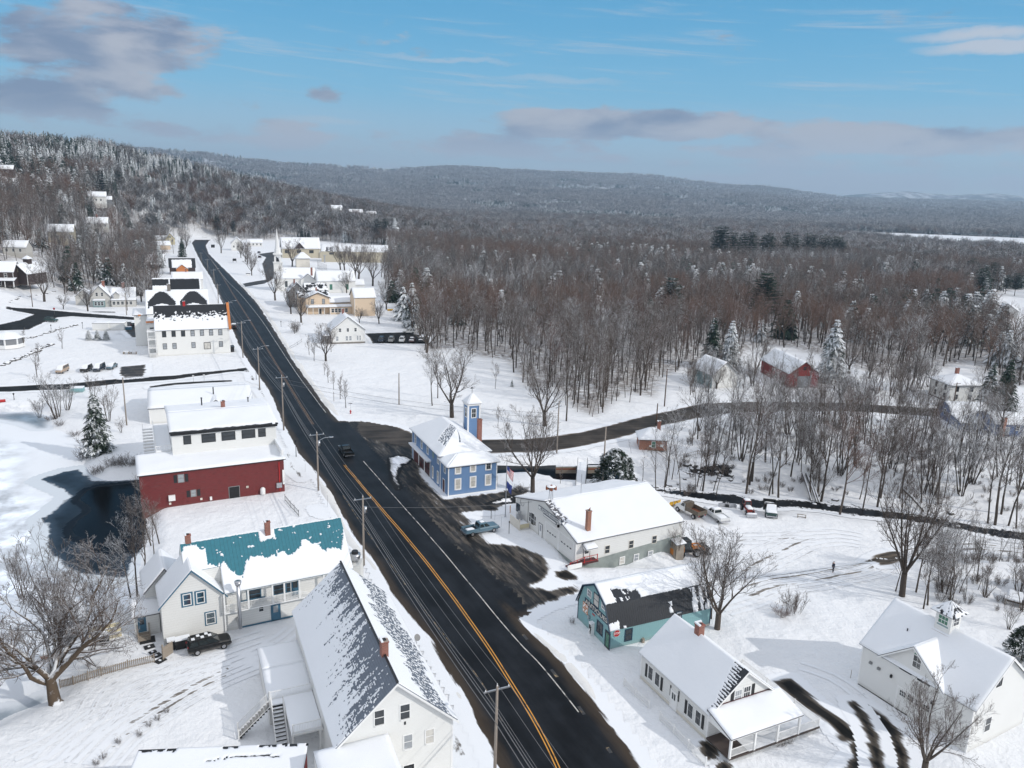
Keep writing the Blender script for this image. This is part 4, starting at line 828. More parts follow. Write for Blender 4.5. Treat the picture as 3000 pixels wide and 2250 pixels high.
h.block(-2.6,6,2.55,12,9.0,9.6,'s',WC,M['grey_roof'],.1,res=.8,name='ell_wall',roofn='ell_roof')
mb=MB(); mb.box(-2.7,-.1,5.88,5.99,9.35,9.9); mb.build('orange_fascia',M['orange_wall'],h.o)
h.setface('F',-2.6,6,2.55,12); h.win((1.4,7.2),.9,1.2,M['dark_trim'],PN)
h.block(-6.4,18,3.6,9,10.0,10.6,'s',WC,M['grey_roof'],.5,res=.8,name='tower_wall',roofn='tower_roof')
mb=MB(); mb.box(-5.2,-4.4,17.3,17.45,9.8,10.3); mb.build('orange_vent',M['orange_wall'],h.o)
mb=MB()
for z in (0.1,2.6,5.2): mb.box(-2.4,-.05,-.6,4,z,z+.15)
for x,y in ((-2.3,-.5),(-.2,-.5),(-2.3,3.9)): mb.box(x-.09,x+.09,y-.09,y+.09,0,7.8)
mb.box(-2.5,-.05,-.7,4.1,7.6,7.75); fe=mb.build('porch_tower',T,h.o)
for z in (2.75,5.35): rail(h.o,[(-2.3,3.9,z),(-2.3,-.5,z),(-.2,-.5,z)],mat=T,gap=.3,bal=.06)
mb=MB(); [mb.box(-2.2,-.2,-.6-.3*(5-i),-.6,.28*i,.28*i+.1) for i in range(5)]; mb.build('step',T,h.o)
mb=MB(); mb.box(20.95,22.2,1,4,1.5,1.7); mb.box(21,22.1,1.2,1.4,0,1.45); mb.build('roadside_awning',M['dark_trim'],h.o)
# buildings beyond the inn, left of the road
def at_h(name,label,cat,q,z,rot,group=None):
    p=gz(*P(*q),z); g=House(name,label,cat,p[0],p[1],rot,0.,group); return g
h=at_h('black_roof_house','white house with bare black roof beyond the inn','building',('Y2',288,1068),6.0,23.5)
h.block(0,0,18.5,10,5.8,11.4,'x',WC,M['black_roof'],.3,[lambda u,v,L,S:(u<L*.32 and v<S*.5+.4*fb(u,v,1,1)) or (.33*L<u<.36*L) or v>S*.93 or u>L*.965,None],th=.14,res=.3); h.setface('F',0,0,18.5,10); [h.win((u,3.6),1,1.6,T,PN) for u in (2,6,10,14)]
mb=MB(); pl=h.planes[0]; mb.quad(*[pl.at(u,v)+pl.nrm()*.2 for u,v in ((.37,.06),(.955,.06),(.955,.86),(.37,.86))]); uvbuild(mb,[(0,0),(11,0),(11,6),(0,6)],'solar_panel',M['solar'],h.o)
h=at_h('flat_white_house','white house with smooth snow roof and a tan shed end','building',('Y2',512,910),5.,23.5)
h.block(0,0,14,9,4.9,8.2,'x',M['vinyl'],M['grey_roof'],.3,res=1.); h.chimney(6.6,4.5,7.5,9.8,.6,M['brick']); h.block(-6,1,5.9,6,3.8,5.0,'x',M['cream'],M['grey_roof'],.3,res=1.,name='shed_wall',roofn='shed_roof')
h=at_h('orange_gable_house','dark-roofed house with orange gable close to the road','building',('Y2',484,760),4.0,24)
h.block(0,0,13.5,9,3.9,8.6,'x',M['brown_boards'],M['black_roof'],.4,[lambda u,v,L,S:.09<u/L<.86 and v<S*.86+.3*fb(u,v,1,1),None],res=.5); h.block(3.4,-2.2,6.2,4,3.2,5.6,'y',M['orange_wall'],M['grey_roof'],.3,res=.5,name='front_gable',roofn='gable_roof')
h=at_h('dark_porch_house','low house with steep snow roof over a dark open porch','building',('Y2',196,698),3.,18)
h.block(0,0,9.5,8,2.9,7.4,'x',M['brown_boards'],M['black_roof'],.8,res=.8); h.block(3,-5,6,3.6,2.0,2.5,'s',M['black'],M['black_roof'],.2,res=.8,name='carport',roofn='carport_roof')
h=at_h('cream_house','cream house with white gables at the bend of the road','building',('Y2',300,420),4.2,24)
h.block(0,0,13,9,4.1,7.,'x',M['yellow_wall'],M['grey_roof'],.4,res=1.); h.block(8.5,-2,7,11,5.2,9.4,'y',M['yellow_wall'],M['grey_roof'],.4,res=1.,name='gable_wing',roofn='wing_roof'); h.setface('F',8.5,-2,7,11); [h.win(q,1,1.6,T,PN) for q in ((2,3.4),(5,3.4),(3.5,6.4))]; h.chimney(5,4.5,6.5,9,.8)
h=at_h('pink_house','low pale pink house among trees beside the cream house','building',('Y2',285,490),3.5,24)
h.block(0,0,12,8,3.4,6.4,'x',M['peach'],M['grey_roof'],.4,res=1.); 
h=at_h('yellow_shed','small yellow shed under bare trees','shed',('Y2',70,800),2.4,20); h.block(0,0,5.5,4.5,2.4,4.2,'y',M['yellow_wall'],M['grey_roof'],.4,res=.8)

# shabby cottage, brown barn and farmhouse
h=House('cottage','small shabby white cottage with bay window and two chimneys beside the upper street','building',-175.8,323.5,20.)
h.block(0,0,8.0,9,4.3,8.7,'y',M['shabby'],M['grey_roof'],.4,res=.8,trim=M['dark_trim']); h.block(8,2,9,8,3.2,7.2,'x',M['shabby'],M['black_roof'],.4,res=.8,name='wing_wall',roofn='wing_roof')
h.block(8.3,-1.2,9.2,3.1,2.7,3.5,'s',M['shabby'],M['grey_roof'],.3,res=.8,name='porch_wall',roofn='porch_roof'); h.setface('F',8.3,-1.2,9.2,3.1); [h.win((u,1.6),1.0,1.3,T,PN) for u in (1,2.6,4.2,5.8,7.4)]
h.block(1.5,-1.3,4.4,1.28,2.6,3.2,'s',M['green_clap'],M['grey_roof'],.2,res=.6,name='bay',roofn='bay_roof'); h.setface('F',1.5,-1.3,4.4,1.3); [h.win((u,1.5),.8,1.4,T,PN) for u in (1,2.2,3.4)]
h.setface('F',0,0,8,9); [h.win((u,5.2),.8,1.4,T,PN) for u in (3.,5.)]
h.block(9.2,0.,2,4,5.0,6.1,'y',M['shabby'],M['grey_roof'],.3,res=.6,name='dormer',roofn='dormer_roof'); h.chimney(5.,5.5,7.5,10.2,1.0); h.chimney(12.5,6,6.4,9.4,1.0)
h.block(-6,6,6,7,3.6,6.4,'y',M['shabby'],M['grey_roof'],.3,res=.8,name='rear_wall',roofn='rear_roof')
h=House('brown_barn','dark brown barn with snow roof and a small square cupola','barn',*G('B3',95,345)[:2],-8.)
h.block(0,0,10,12,5.0,9.4,'y',M['brown_boards'],M['grey_roof'],.4,res=1.,trim=T); h.block(3.8,6,2.4,2.4,10.8,12.3,'hip',M['brown_boards'],M['grey_roof'],.5,res=.6,name='cupola',roofn='cupola_roof',z0=8.2)
h.setface('F',0,0,10,12); h.win((5.2,6.5),1.0,1.4,M['yellow_wall'],PN)
h=House('brown_farmhouse','dark brown farmhouse with white porch posts at the left edge','building',*G('B3',-40,372)[:2],12.)
h.block(-6,0,13,9,6.5,10.5,'x',M['brown_boards'],M['grey_roof'],.5,res=1.,trim=T); h.block(-6,-2.6,14,2.58,2.8,3.8,'s',M['brown_boards'],M['grey_roof'],.3,res=.8,name='porch_wall',roofn='porch_roof',z0=2.6)
h.setface('F',-6,0,13,9); [h.win((u,4.9),1.,1.7,T,PN) for u in (2,6,10)]; [h.win((u,1.5),1.,1.8,T,PN) for u in (3,7.5)]; [MB().box(x-.12,x+.12,-2.5,-2.26,0,2.7).build('porch_post',T,h.o) for x in (-5.8,-2.5,.9,4.3,7.7)]
# church, hall, school, peach house and friends
h=House('church','white wooden church with a tall white steeple and open belfry','church',-119.,392.1,18.6)
h.block(0,0,19,10,6.2,11.,'x',WC,M['grey_roof'],.4,res=1.,trim=T); h.setface('F',0,0,19,10); [h.win((u,3.4),1.1,2.8,M['green_clap'],PN) for u in (5,9,13,17)]
h.block(12,-1.2,7,8,5.6,8.5,'y',WC,M['grey_roof'],.3,res=1.,name='side_wall',roofn='side_roof')
mb=MB(); mb.box(-.6,3.6,2.9,7.1,0,13.5); mb.box(-.9,3.9,2.6,7.4,13.51,13.9); mb.build('tower',WC,h.o)
mb=MB(); [mb.box(x,x+.75,y,y+.75,13.91,17.6) for x in (-.2,2.4) for y in (3.3,5.95)]; mb.box(-.2,3.2,3.3,6.7,16.7,17.6); mb.box(-.7,3.7,2.8,7.2,17.61,18.3); mb.build('belfry',T,h.o)
mb=MB(); mb.tube([(1.5,5,14.2),(1.5,5,15.9)],[.75,.4],12); mb.build('bell',M['black'],h.o)
mb=MB(); mb.loft([[(1.5+r*math.cos(a*math.pi/4+.39),5+r*math.sin(a*math.pi/4+.39),z) for a in range(8)] for z,r in ((18.31,1.7),(20.2,1.5),(20.4,1.25),(30.2,.08))]); mb.cyl(1.5,5,30.2,31,.05); mb.build('steeple',T,h.o)
h=House('parish_hall','white hall with snow roof and green-framed tall windows behind the peach house','building',-97.5,389.2,21.5)
h.block(0,0,18.5,10,5.8,10.4,'x',WC,M['grey_roof'],.4,res=1.,trim=T); h.setface('F',0,0,18.5,10); [h.win((u,2.9),1.2,2.6,M['green_clap'],M['pane_green']) for u in (6.5,14.5)]; h.chimney(-2,6,8,12,.9); h.block(18.5,2,5,6,3.5,6,'x',WC,M['grey_roof'],.3,res=1.,name='annex_wall',roofn='annex_roof')
h=House('school','tan two-storey school with a small dormer and connecting wing','building',-172.,585.,20.)
h.block(0,0,27,14,7.0,14.5,'x',M['tan'],M['grey_roof'],.7,res=1.5,trim=T); h.setface('F',0,0,27,14); [h.win((u,4.6),3.0,2.1,M['dark_trim'],PN) for u in (3.5,12,21)]; h.block(9,-.7,7,8,7.2,11.2,'y',M['brown_boards'],M['grey_roof'],.5,res=1.,name='dormer_wall',roofn='dormer_roof',z0=7.)
h.block(27,3,40,8,7.2,8.6,'x',M['tan'],M['grey_roof'],.4,res=1.5,name='link_wall',roofn='link_roof'); h.block(27,-1,8,4,4,7,'y',M['tan'],M['dark_trim'],.4,res=1.,name='entry_wall',roofn='entry_roof'); h.setface('F',27,-1,8,4); h.win((4,1.8),3,2.6,M['dark_trim'],M['black'])
h=House('gymnasium','long tan gymnasium with an arched snow roof','building',-137.,560.,10.)
X,Yd=46,16; mb=MB(); arc=[(y,7.2+4.4*math.sin(math.pi*y/Yd)) for y in np.linspace(0,Yd,15)]; mb.loft([[(x,0,0)]+[(x,y,z) for y,z in arc]+[(x,Yd,0)] for x in (0,X)]); fixn(mb.build('wall',M['tan'],h.o))
planes=[Plane((-.5,y0_,z0_+.15),(X+.5,y0_,z0_+.15),(X+.5,y1_,z1_+.15),(-.5,y1_,z1_+.15)) for (y0_,z0_),(y1_,z1_) in zip(arc[:-1],arc[1:])]; ro=roof_mesh(planes,M['grey_roof'],h.o); snow_mesh(planes,ro,[lambda u,v,L,S:not(3<u<9 and fb(u,v,1,.5)>-.1)]*3+[None]*11,res=1.2)
h.setface('F',0,0,X,Yd); h.win((7,6),3,1.4,M['dark_trim'],PN); mb=MB(); mb.box(2.2,3,-8,-7.2,0,5.2); mb.box(1.6,3.6,-8.6,-6.6,5.2,5.5); mb.build('vent_stack',M['galv'],h.o)
h=House('salt_shed','small tan shed with a pyramid snow roof between church and school','shed',-141.7,512.3,20.); h.block(0,0,8.5,7,5.6,9.4,'hip',M['cream'],M['grey_roof'],.8,res=.8)
h=House('peach_house','peach house with brown arched gable trim and a long glazed porch','building',-85.5,322.2,22.)
h.block(0,0,9.3,9,6.6,8.7,'y',M['peach'],M['grey_roof'],.5,res=.8); h.setface('F',0,0,9.3,9)
for u in (2.4,6.9): h.win((u,5.2),1.0,1.9,M['brown_boards'],M['pane_lit'])
for s in (-1,1):
    mb=MB(); a=Vector((4.65,-.52,9.0)); b=Vector((4.65+s*5.2,-.52,6.75)); d=Vector((0,0,.35)); e=Vector((0,.1,0)); mb.hexa([a-d,b-d,b-d+e,a-d+e,a,b,b+e,a+e]); fixn(mb.build('gable_trim',M['brown_boards'],h.o))
h.block(-.2,-2.2,19.5,2.18,3.0,3.8,'s',M['peach'],M['grey_roof'],.2,res=.8,name='porch_soffit',roofn='porch_roof',z0=2.85); [MB().box(x-.1,x+.1,-2.1,-1.9,0,2.85).build('porch_post',T,h.o) for x in (0,2.3,4.6,6.8,9.2)]
h.block(9.3,-1.9,9,8,2.8,2.85,'s',M['peach'],M['grey_roof'],.0,False,name='sunroom',roofn='ceiling'); h.setface('F',9.3,-1.9,9,8); [h.win((u,1.6),1.05,1.6,T,PN) for u in (1,2.4,3.8,5.2,6.6)]
h.block(9.3,1,9,7,4.6,6.7,'x',M['peach'],M['grey_roof'],.4,res=.8,name='link_wall',roofn='link_roof'); h.setface('F',0,0,9.3,9); h.door(5.4,1.1,2.2,M['dark_trim'],T)
h.chimney(5,7,7.5,10.2,.6); h.block(-2,5,12,10,6.4,8.2,'x',M['peach'],M['black_roof'],.5,[lambda u,v,L,S:fb(u,v,1,.5)>-.1]*2,res=.5,name='rear_wall',roofn='rear_roof')
h=House('peach_barn','tall plain peach barn with white snow roof','barn',-65.5,321.2,22.); h.block(0,0,8.6,10,7.6,11.0,'x',M['peach'],M['grey_roof'],.4,res=.8,trim=T)
h=House('grey_house','dark grey gabled house with snow-patched black roof beside the peach house','building',-97.9,340.,22.)
h.block(0,0,7.6,9,6.6,10.4,'y',M['grey_clap'],M['black_roof'],.5,[lambda u,v,L,S:fb(u,v,2,.6)>-.12]*2,res=.5,trim=M['dark_trim']); h.block(7.6,2,9,8,7,9.6,'x',M['grey_clap'],M['black_roof'],.5,[lambda u,v,L,S:fb(u,v,2,.5)>.0]*2,res=.4,name='wing_wall',roofn='wing_roof'); h.setface('F',0,0,7.6,9); [h.win((u,z),1.,1.5,T,PN) for u in (2.2,5.2) for z in (2,5.2,7.6)]; h.chimney(3,4,9.5,11.8,.6)
h=House('white_gable_house','white gabled house with three attic windows beside a cleared car park','building',-61.2,261.,20.)
h.block(0,0,11.2,11.5,4.6,9.1,'y',WC,M['grey_roof'],.35,res=.8,trim=T); h.setface('F',0,0,11.2,11.5)
for x,y in ((780,1253),(862,1250),(943,1247)): h.win(('Y3',x,y),.7,1.15,T,PN)
for x,y in ((750,1342),(852,1338),(889,1337),(965,1333),(992,1332)): h.win(('Y3',x,y),.75 if x<900 else .35,1.5,T,M['pane_lit'])
h.panel((5.6,.25),11.3,.5,M['stone'],'foundation',.003,.04); h.chimney(5.2,9,8,10.6,.7); h.block(-2.6,.5,2.58,7,2.6,3.1,'s',M['grey_clap'],M['grey_roof'],.2,res=.6,name='porch_wall',roofn='porch_roof'); rail(h.o,[(-2.6,8,4.2),(-2.6,11.3,4.2),(-.1,11.3,4.2)],mat=M['grey_trim'],gap=.4)

# blue building with the hose tower
h=House('blue_hall','blue clapboard hall with white trim, hipped snow roof and three dark doors at the corner','building',-10.5,128.5,24.1)
BC=M['blue_clap']
h.block(0,0,9.1,4.2,5.35,6.9,'hip',BC,M['grey_roof'],.45,res=.3,th=.22,trim=T,name='front_wall',roofn='front_roof',hipin=2.4)
def ms_h(u,v,L,S): return not(u<2.6+.4*fb(u,v,1,1) and fb(u*.5,v,3,2.)>-.15) or v<.5
h.block(-.05,4.21,9.2,17.2,6.0,9.3,'hip',BC,M['slate'],.5,[lambda u,v,L,S:not(abs(u-L/2-.6+.35*(S-v))<.32 and v>S*.45 and fb(u,v,2,3)>-.4),None,None,lambda u,v,L,S:not(u>L*.60 and v>S*.35 and (u-L*.62)>(S-v)*.55 and fb(u*.6,v*2.2,3,2.2)>-.02)],res=.15,th=.12,trim=T)
h.setface('F',0,0,9.1,4.2)
for x,y in ((1638,1085),(1750,1070),(1866,1055)): h.win(('Z6',x,y),.80,1.35,T,M['pane_cream'] if x<1800 else PN,.2,True,1,sill=True,rm=M['grey_trim'])
for x,y in ((1637,1195),(1750,1178),(1863,1162)): h.win(('Z6',x,y),.85,1.75,T,M['pane_cream'],.2,True,1,sill=True,rm=M['grey_trim'])
h.panel((4.55,.1),9.16,.2,T,'water_table',.004,.06)
h.setface('L',0,0,9.1,4.2); h.win(('Z6',1540,1080),.75,1.4,T,M['pane_lit'],.13); h.door(('Z6',1533,1190),1.0,2.4,M['dark_red'],T)
h.setface('L',-.05,4.21,9.2,17.2)
for x,y in ((1320,855),(1367,890),(1412,930),(1490,1000)): h.win(('Z6',x,y),.75,1.9,T,M['pane_lit'],.15)
for x,y in ((1450,1105),(1488,1143)): h.win(('Z6',x,y),.7,2.0,T,M['pane_cream'],.15,sill=True)
u1=h.uz('Z6',1432,1130)[0]; u0=h.uz('Z6',1306,960)[0]; L=(u0-u1)
for k in range(3):
    c0=u1+L*(k+.5)/3; h.door(c0,L/3-.5,2.9,M['dark_red'] if k==2 else M['black'],T,M['dark_red'],t=.2,lights=[(.1,.45,.1,.45),(.55,.9,.1,.45),(.1,.45,.55,.9),(.55,.9,.55,.9)])
mb=MB(); h._bx(mb,u1-.4,u0+.4,3.25,3.4,.01,.9); q=mb.build('canopy',T,h.o); mb=MB(); h._bx(mb,u1-.4,u0+.4,3.405,3.55,.01,.92); mb.build('snow_layer',M['roof_snow'],q)
mb=MB(); c=h.uz('Z6',1453,975); 
pts=[h.fo+h.ft*(c[0]+.55*math.cos(a))+h.fn*.06+Vector((0,0,c[1]+.75*math.sin(a))) for a in np.linspace(0,2*math.pi,20)[:-1]]; mb.loft([[p-h.fn*.05 for p in pts],pts]); fixn(mb.build('oval_plaque',M['green_clap'],h.o))
mb=MB(); mb.box(9.1,11.45,14.8,17.1,0,12); tw=mb.build('tower',BC,h.o); mb=MB()
for x in (9.1,11.45):
    for y in (14.8,17.1): mb.box(x-.14,x+.14,y-.14,y+.14,.02,12.02)
mb.box(8.9,11.65,14.6,17.3,11.7,12.01); mb.build('tower_trim',T,tw)
planes=[Plane(a,b,(10.27,15.95,13.9),(10.27,15.95,13.9)) for a,b in (((8.7,14.4,12.1),(11.85,14.4,12.1)),((11.85,14.4,12.1),(11.85,17.5,12.1)),((11.85,17.5,12.1),(8.7,17.5,12.1)),((8.7,17.5,12.1),(8.7,14.4,12.1)))]
ro=roof_mesh(planes,M['grey_roof'],tw,.1,'tower_roof'); snow_mesh(planes,ro,res=.4,th=.14); mb=MB(); mb.cyl(10.27,15.95,13.8,14.9,.04); mb.tube([(9.9,15.95,14.8),(10.7,15.95,14.8)],.04); mb.tube([(10.1,15.95,14.95),(10.5,15.95,15.1)],[.14,.03]); mb.build('weather_vane',M['dark_trim'],tw)
h.setface('F',9.1,14.8,2.35,2.3); h.win((1.15,10.2),.8,1.7,T,PN,.14,True,1); h.setface('L',9.1,14.8,2.35,2.3); h.win((1.15,10.2),.8,1.7,T,PN,.14)
h.chimney(9.75,10.4,0,10.3,.75,M['brick'],.75,snow=0); mb=MB(); mb.cyl(9.9,2.6,.1,1.7,.55,n=14); mb.build('oil_tank',T,h.o,True)

# municipal building
h=House('municipal_building','white municipal building with two garage doors, wide snow roof and a siren on the ridge','building',9.9,104.5,28.0,0.)
mb=MB()
h.block(0,0,19.4,18.3,3.4,6.1,'x',M['white_flat'],M['grey_roof'],.45,[lambda u,v,L,S:not(u<1.1+.5*fb(u,v,1,1) and v>S*.42+.5*fb(u,v,3,1) and fb(u*.9,v*1.6,6,2.2)>-.12),None],res=.17,th=.2,trim=T,gover=.1)
mb.box(.05,19.35,.05,18.2,-3.4,-.01); mb.build('foundation',M['concrete'],h.o)
mb=MB(); mb.hexa([(3.6,-.02,.0),(19.42,-.02,.0),(19.42,.04,.0),(3.6,.04,0),(3.6,-.02,.05),(19.42,-.02,1.05),(19.42,.04,1.05),(3.6,.04,.05)]); mb.build('concrete_base',M['concrete'],h.o)
h.setface('F',0,0,19.4,18.3)
for x,y in ((1397,957),(1655,902),(1905,850)): h.win(('A1',x,y),.78,1.15,M['cream'],PN,.07)
for x,y in ((1558,1075),(1710,1045),(1863,1010)): h.win(('A1',x,y),.75,1.0,T,M['pane_cream'] if x<1600 else M['pane_lit'],.12)
h.door(1.9,.95,2.1,T,M['grey_trim'],PN,lights=[(.15,.85,.6,.85)])
h.block(1.1,-1.15,1.9,1.13,2.35,2.85,'s',T,M['grey_roof'],.05,res=.3,name='door_hood',roofn='hood_roof',z0=2.28)
h.block(17.5,-1.4,1.5,1.38,.1,.5,'s',M['old_wood'],M['grey_roof'],.2,res=.3,name='cellar_entry',roofn='cellar_roof',z0=-3.2)
h.setface('L',0,0,19.4,18.3)
mb=MB(); mb.box(-.16,-.05,.02,18.28,-.3,.45); 
for x0_,x1_,y0_,y1_ in ((880,1030,730,1080),(735,862,640,930)):
    u0,_=h.uz('A1',x1_,y1_-40); u1,_=h.uz('A1',x0_,y1_-180); c=(u0+u1)/2; w=abs(u1-u0)
    h.door(c,w,3.0,M['white_flat'],T,PN,t=.22,z0=.05,lights=[(.14,.26,.56,.63),(.34,.46,.56,.63),(.56,.68,.56,.63),(.76,.88,.56,.63)],name='garage_door')
for x,y,w,hh in ((425,500,.5,1.3),(447,515,.5,1.3),(565,605,.5,1.5),(592,628,1.0,1.9),(619,650,.5,1.5)): h.win(('A1',x,y),w,hh,M['navy_trim'] if hh<1.4 else T,PN,.08)
h.door(('A1',680,730),.95,2.1,T,M['grey_trim'],M['pane_lit'],lights=[(.25,.75,.45,.9)])
uA,zA=h.uz('A1',660,485); uB,zB=h.uz('A1',908,690); c=((uA+uB)/2,(zA+zB)/2+.02); w=abs(uA-uB)
sg=h.panel(c,w,.62,M['navy_trim'],'sign',.02,.10); h.panel(c,w-.14,.48,T,'sign_face',.101,.112,sg); h.text('MUNICIPAL BUILDING',c,.46,M['navy_trim'],'sign_lettering',.116,w*.92/5.3,sg)
uA,zA=h.uz('A1',710,580); uB,zB=h.uz('A1',850,675); sg=h.panel(((uA+uB)/2,(zA+zB)/2),abs(uA-uB),.4,M['navy_trim'],'lower_sign',.02,.09); h.panel(((uA+uB)/2,(zA+zB)/2),abs(uA-uB)-.12,.27,T,'sign_face',.091,.1,sg)
h.panel(('A1',878,703),.25,.4,M['black'],'lamp',.01,.3); h.panel(('A1',787,505),.25,.25,M['black'],'vent',.004,.06)
mb=MB(); mb.tube([h.fo+h.ft*14.2+h.fn*.05+Vector((0,0,z)) for z in (.4,4.4)],.04); mb.tube([h.fo+h.ft*(16.2+.6*math.cos(a))+h.fn*.05+Vector((0,0,3.4+.6*math.sin(a))) for a in np.linspace(-3.14,1.2,14)],.03); mb.build('conduit',M['grey_trim'],h.o)
h.chimney(2.95,1.55,3.6,7.2,.62,M['brick2'],snow=0); mb=MB(); mb.tube([(2.95,1.55,7.2),(3.15,1.5,7.6)],[.12,.06]); mb.build('flue_cap',M['rust'],h.o)
mb=MB()
for a in range(3): mb.tube([(1.0+.35*math.cos(a*2.1),9.15+.35*math.sin(a*2.1),6.1),(1.0+.25*math.cos(a*2.1),9.15+.25*math.sin(a*2.1),8.0)],.05)
mb.cyl(1.0,9.15,7.9,8.1,.4); sr=mb.build('siren',M['galv'],h.o); mb=MB(); 
for a in range(6): mb.tube([(1+.45*math.cos(a*1.047),9.15+.45*math.sin(a*1.047),8.2),(1+.85*math.cos(a*1.047),9.15+.85*math.sin(a*1.047),8.25)],[.12,.24],8)
mb.cyl(1,9.15,8.1,8.7,.3,.15); mb.build('siren_horn',M['rust'],sr); mb=MB(); mb.cyl(1,9.15,8.48,8.62,.72,.4); mb.build('snow_cap',M['roof_snow'],sr)
mb=MB(); mb.cyl(6.6,9.4,6,9.6,.05); mb.build('vent_pipe',M['galv'],h.o)
rail(h.o,[(-1.6,-1.2,.05),(.8,-1.2,.5),(3.0,-1.2,.5)],mat=M['red_paint'],gap=.9,bal=.05); mb=MB(); mb.box(.9,3.2,-1.3,-.02,.3,.45); mb.hexa([(-1.7,-1.3,.0),(.9,-1.3,.3),(.9,-.1,.3),(-1.7,-.1,.0),(-1.7,-1.3,.15),(.9,-1.3,.45),(.9,-.1,.45),(-1.7,-.1,.15)]); mb.build('ramp',M['dark_red'],h.o)
mb=MB(); mb.box(-2.2,.2,-1.55,-1.48,.15,.85); mb.build('ramp_board',T,h.o)
mb=MB(); mb.box(-1.9,-.1,13.6,16.6,.3,.5); mb.box(-2.0,-1.85,13.6,16.6,0,1.5); mb.box(-1.9,-.1,13.5,13.6,0,.9); mb.box(-2.0,-1.85,13.4,13.55,0,1.9); q=mb.build('notice_porch',M['cream'],h.o); mb=MB(); mb.box(-1.8,-.15,13.65,16.55,.505,.75); mb.build('snow_layer',M['roof_snow'],q); mb=MB(); mb.box(-1.8,-.2,13.42,13.49,.25,.85); mb.build('plywood_sheet',M['yellow_wall'],q)
mb=MB(); mb.box(-1.2,-.4,15.3,16.0,.76,1.6); mb.cyl(-.8,15.6,1.6,2.2,.3); mb.build('heat_pump',M['galv'],q)

# antique shop
h=House('antique_shop','pale teal gambrel shop with ANTIQUES lettering, snow roof and bare black metal lower slope','shop',12.3,82.7,24.8)
def ms_lo(u,v,L,S): return (u<1.5 and v<.9+.5*math.sin(u*9)*fb(u,0,1,2)) or (u>L-3.2 and fb(u*1.1,v*.25,3,1.5)>.02) or (8.6<u<9.1 and .5<v<1.9 and fb(u,v,2,2)>-.2) or (2.<u<2.4 and v<.3)
def ms_up(u,v,L,S): return not(1.6<u<5.0 and v<S*.55+.3*fb(u,v,1,1)-.25*(u-1.6)+.25 and fb(u*1.1,v*.5,4,2.2)>-.32) and not(v<.12+.1*fb(u,0,1,2))
h.block(0,0,14.7,7.5,2.55,6.5,'x',M['teal_wall'],M['black_metal'],.3,[ms_lo,ms_up,None,None],gam=(1.05,5.0),res=.13,th=.14,trim=M['navy_trim'],gover=.1)
h.setface('L',0,0,14.7,7.5)
for k,(ya,za,yb,zb) in enumerate(((-.3,2.45,1.05,5.15),(1.05,5.15,3.75,6.65),(3.75,6.65,6.45,5.15),(6.45,5.15,7.8,2.45))):
    mb=MB(); mb.hexa([(-.22,ya,za-.2),(-.11,ya,za-.2),(-.11,yb,zb-.2),(-.22,yb,zb-.2),(-.22,ya,za+.06),(-.11,ya,za+.06),(-.11,yb,zb+.06),(-.22,yb,zb+.06)]); fixn(mb.build('rake_board',M['navy_trim'],h.o))
NV=M['navy_trim']
uA,zA=h.uz('Z3',588,580); uB,zB=h.uz('Z3',732,700); c=((uA+uB)/2,(zA+zB)/2-.05); w=abs(uA-uB)+.3
sb=h.panel(c,w,.85,NV,'sign_board',.01,.05); h.text('ANTIQUES',c,.80,M['cream'],'sign_lettering',.056,w*.97/3.9,sb)
for x,y,ww,hh,p in ((613,528,.8,.75,M['pane_lit']),(706,610,.8,.75,M['pane_lit']),(658,572,1.1,1.5,M['pane_cream'])): h.win(('Z3',x,y),ww,hh,T if ww<1 else NV,p,.1)
qb=h.panel(('Z3',588,622),1.25,1.3,M['orange_wall'],'quilt_board',.01,.06); h.panel(('Z3',588,622),1.08,1.12,T,'quilt_ground',.061,.07,qb)
u,z=h.uz('Z3',588,622); mb=MB()
for i in range(4):
    for j in range(4):
        if (i+j)%2==0 or (i in(1,2) and j in (1,2)): h._bx(mb,u-.5+i*.25+.02,u-.5+i*.25+.23,z-.52+j*.26+.02,z-.52+j*.26+.24,.071,.078)
mb.build('quilt_patch',M['yellow_wall'] if False else M['orange_wall'],qb)
h.win(('Z3',680,752),1.2,1.35,NV,PN,.13,False,1); h.door(('Z3',733,790),.95,2.1,M['dark_trim'],NV,M['pane_green'],lights=[(.15,.85,.1,.92)]); h.panel(('Z3',640,665),.55,.2,M['red_paint'],'small_red_sign',.01,.04); h.panel(('Z3',613,680),.3,.45,M['galv'],'meter',.01,.2)
mb=MB(); u,_=h.uz('Z3',615,640); mb.tube([h.fo+h.ft*u+h.fn*.08+Vector((0,0,z)) for z in (1.2,5.2)],.03); mb.build('conduit',M['galv'],h.o)
h.setface('F',0,0,14.7,7.5); h.win(('Z3',865,795),.85,1.4,NV,PN,.12); h.win(('Z3',1192,672),.7,1.0,NV,M['pane_lit'],.1); h.panel((12.5,.12),4.3,.25,M['cream'],'sill_board',.003,.05); h.panel(('Z3',955,828),.3,.55,M['old_wood'],'crate',.01,.3)
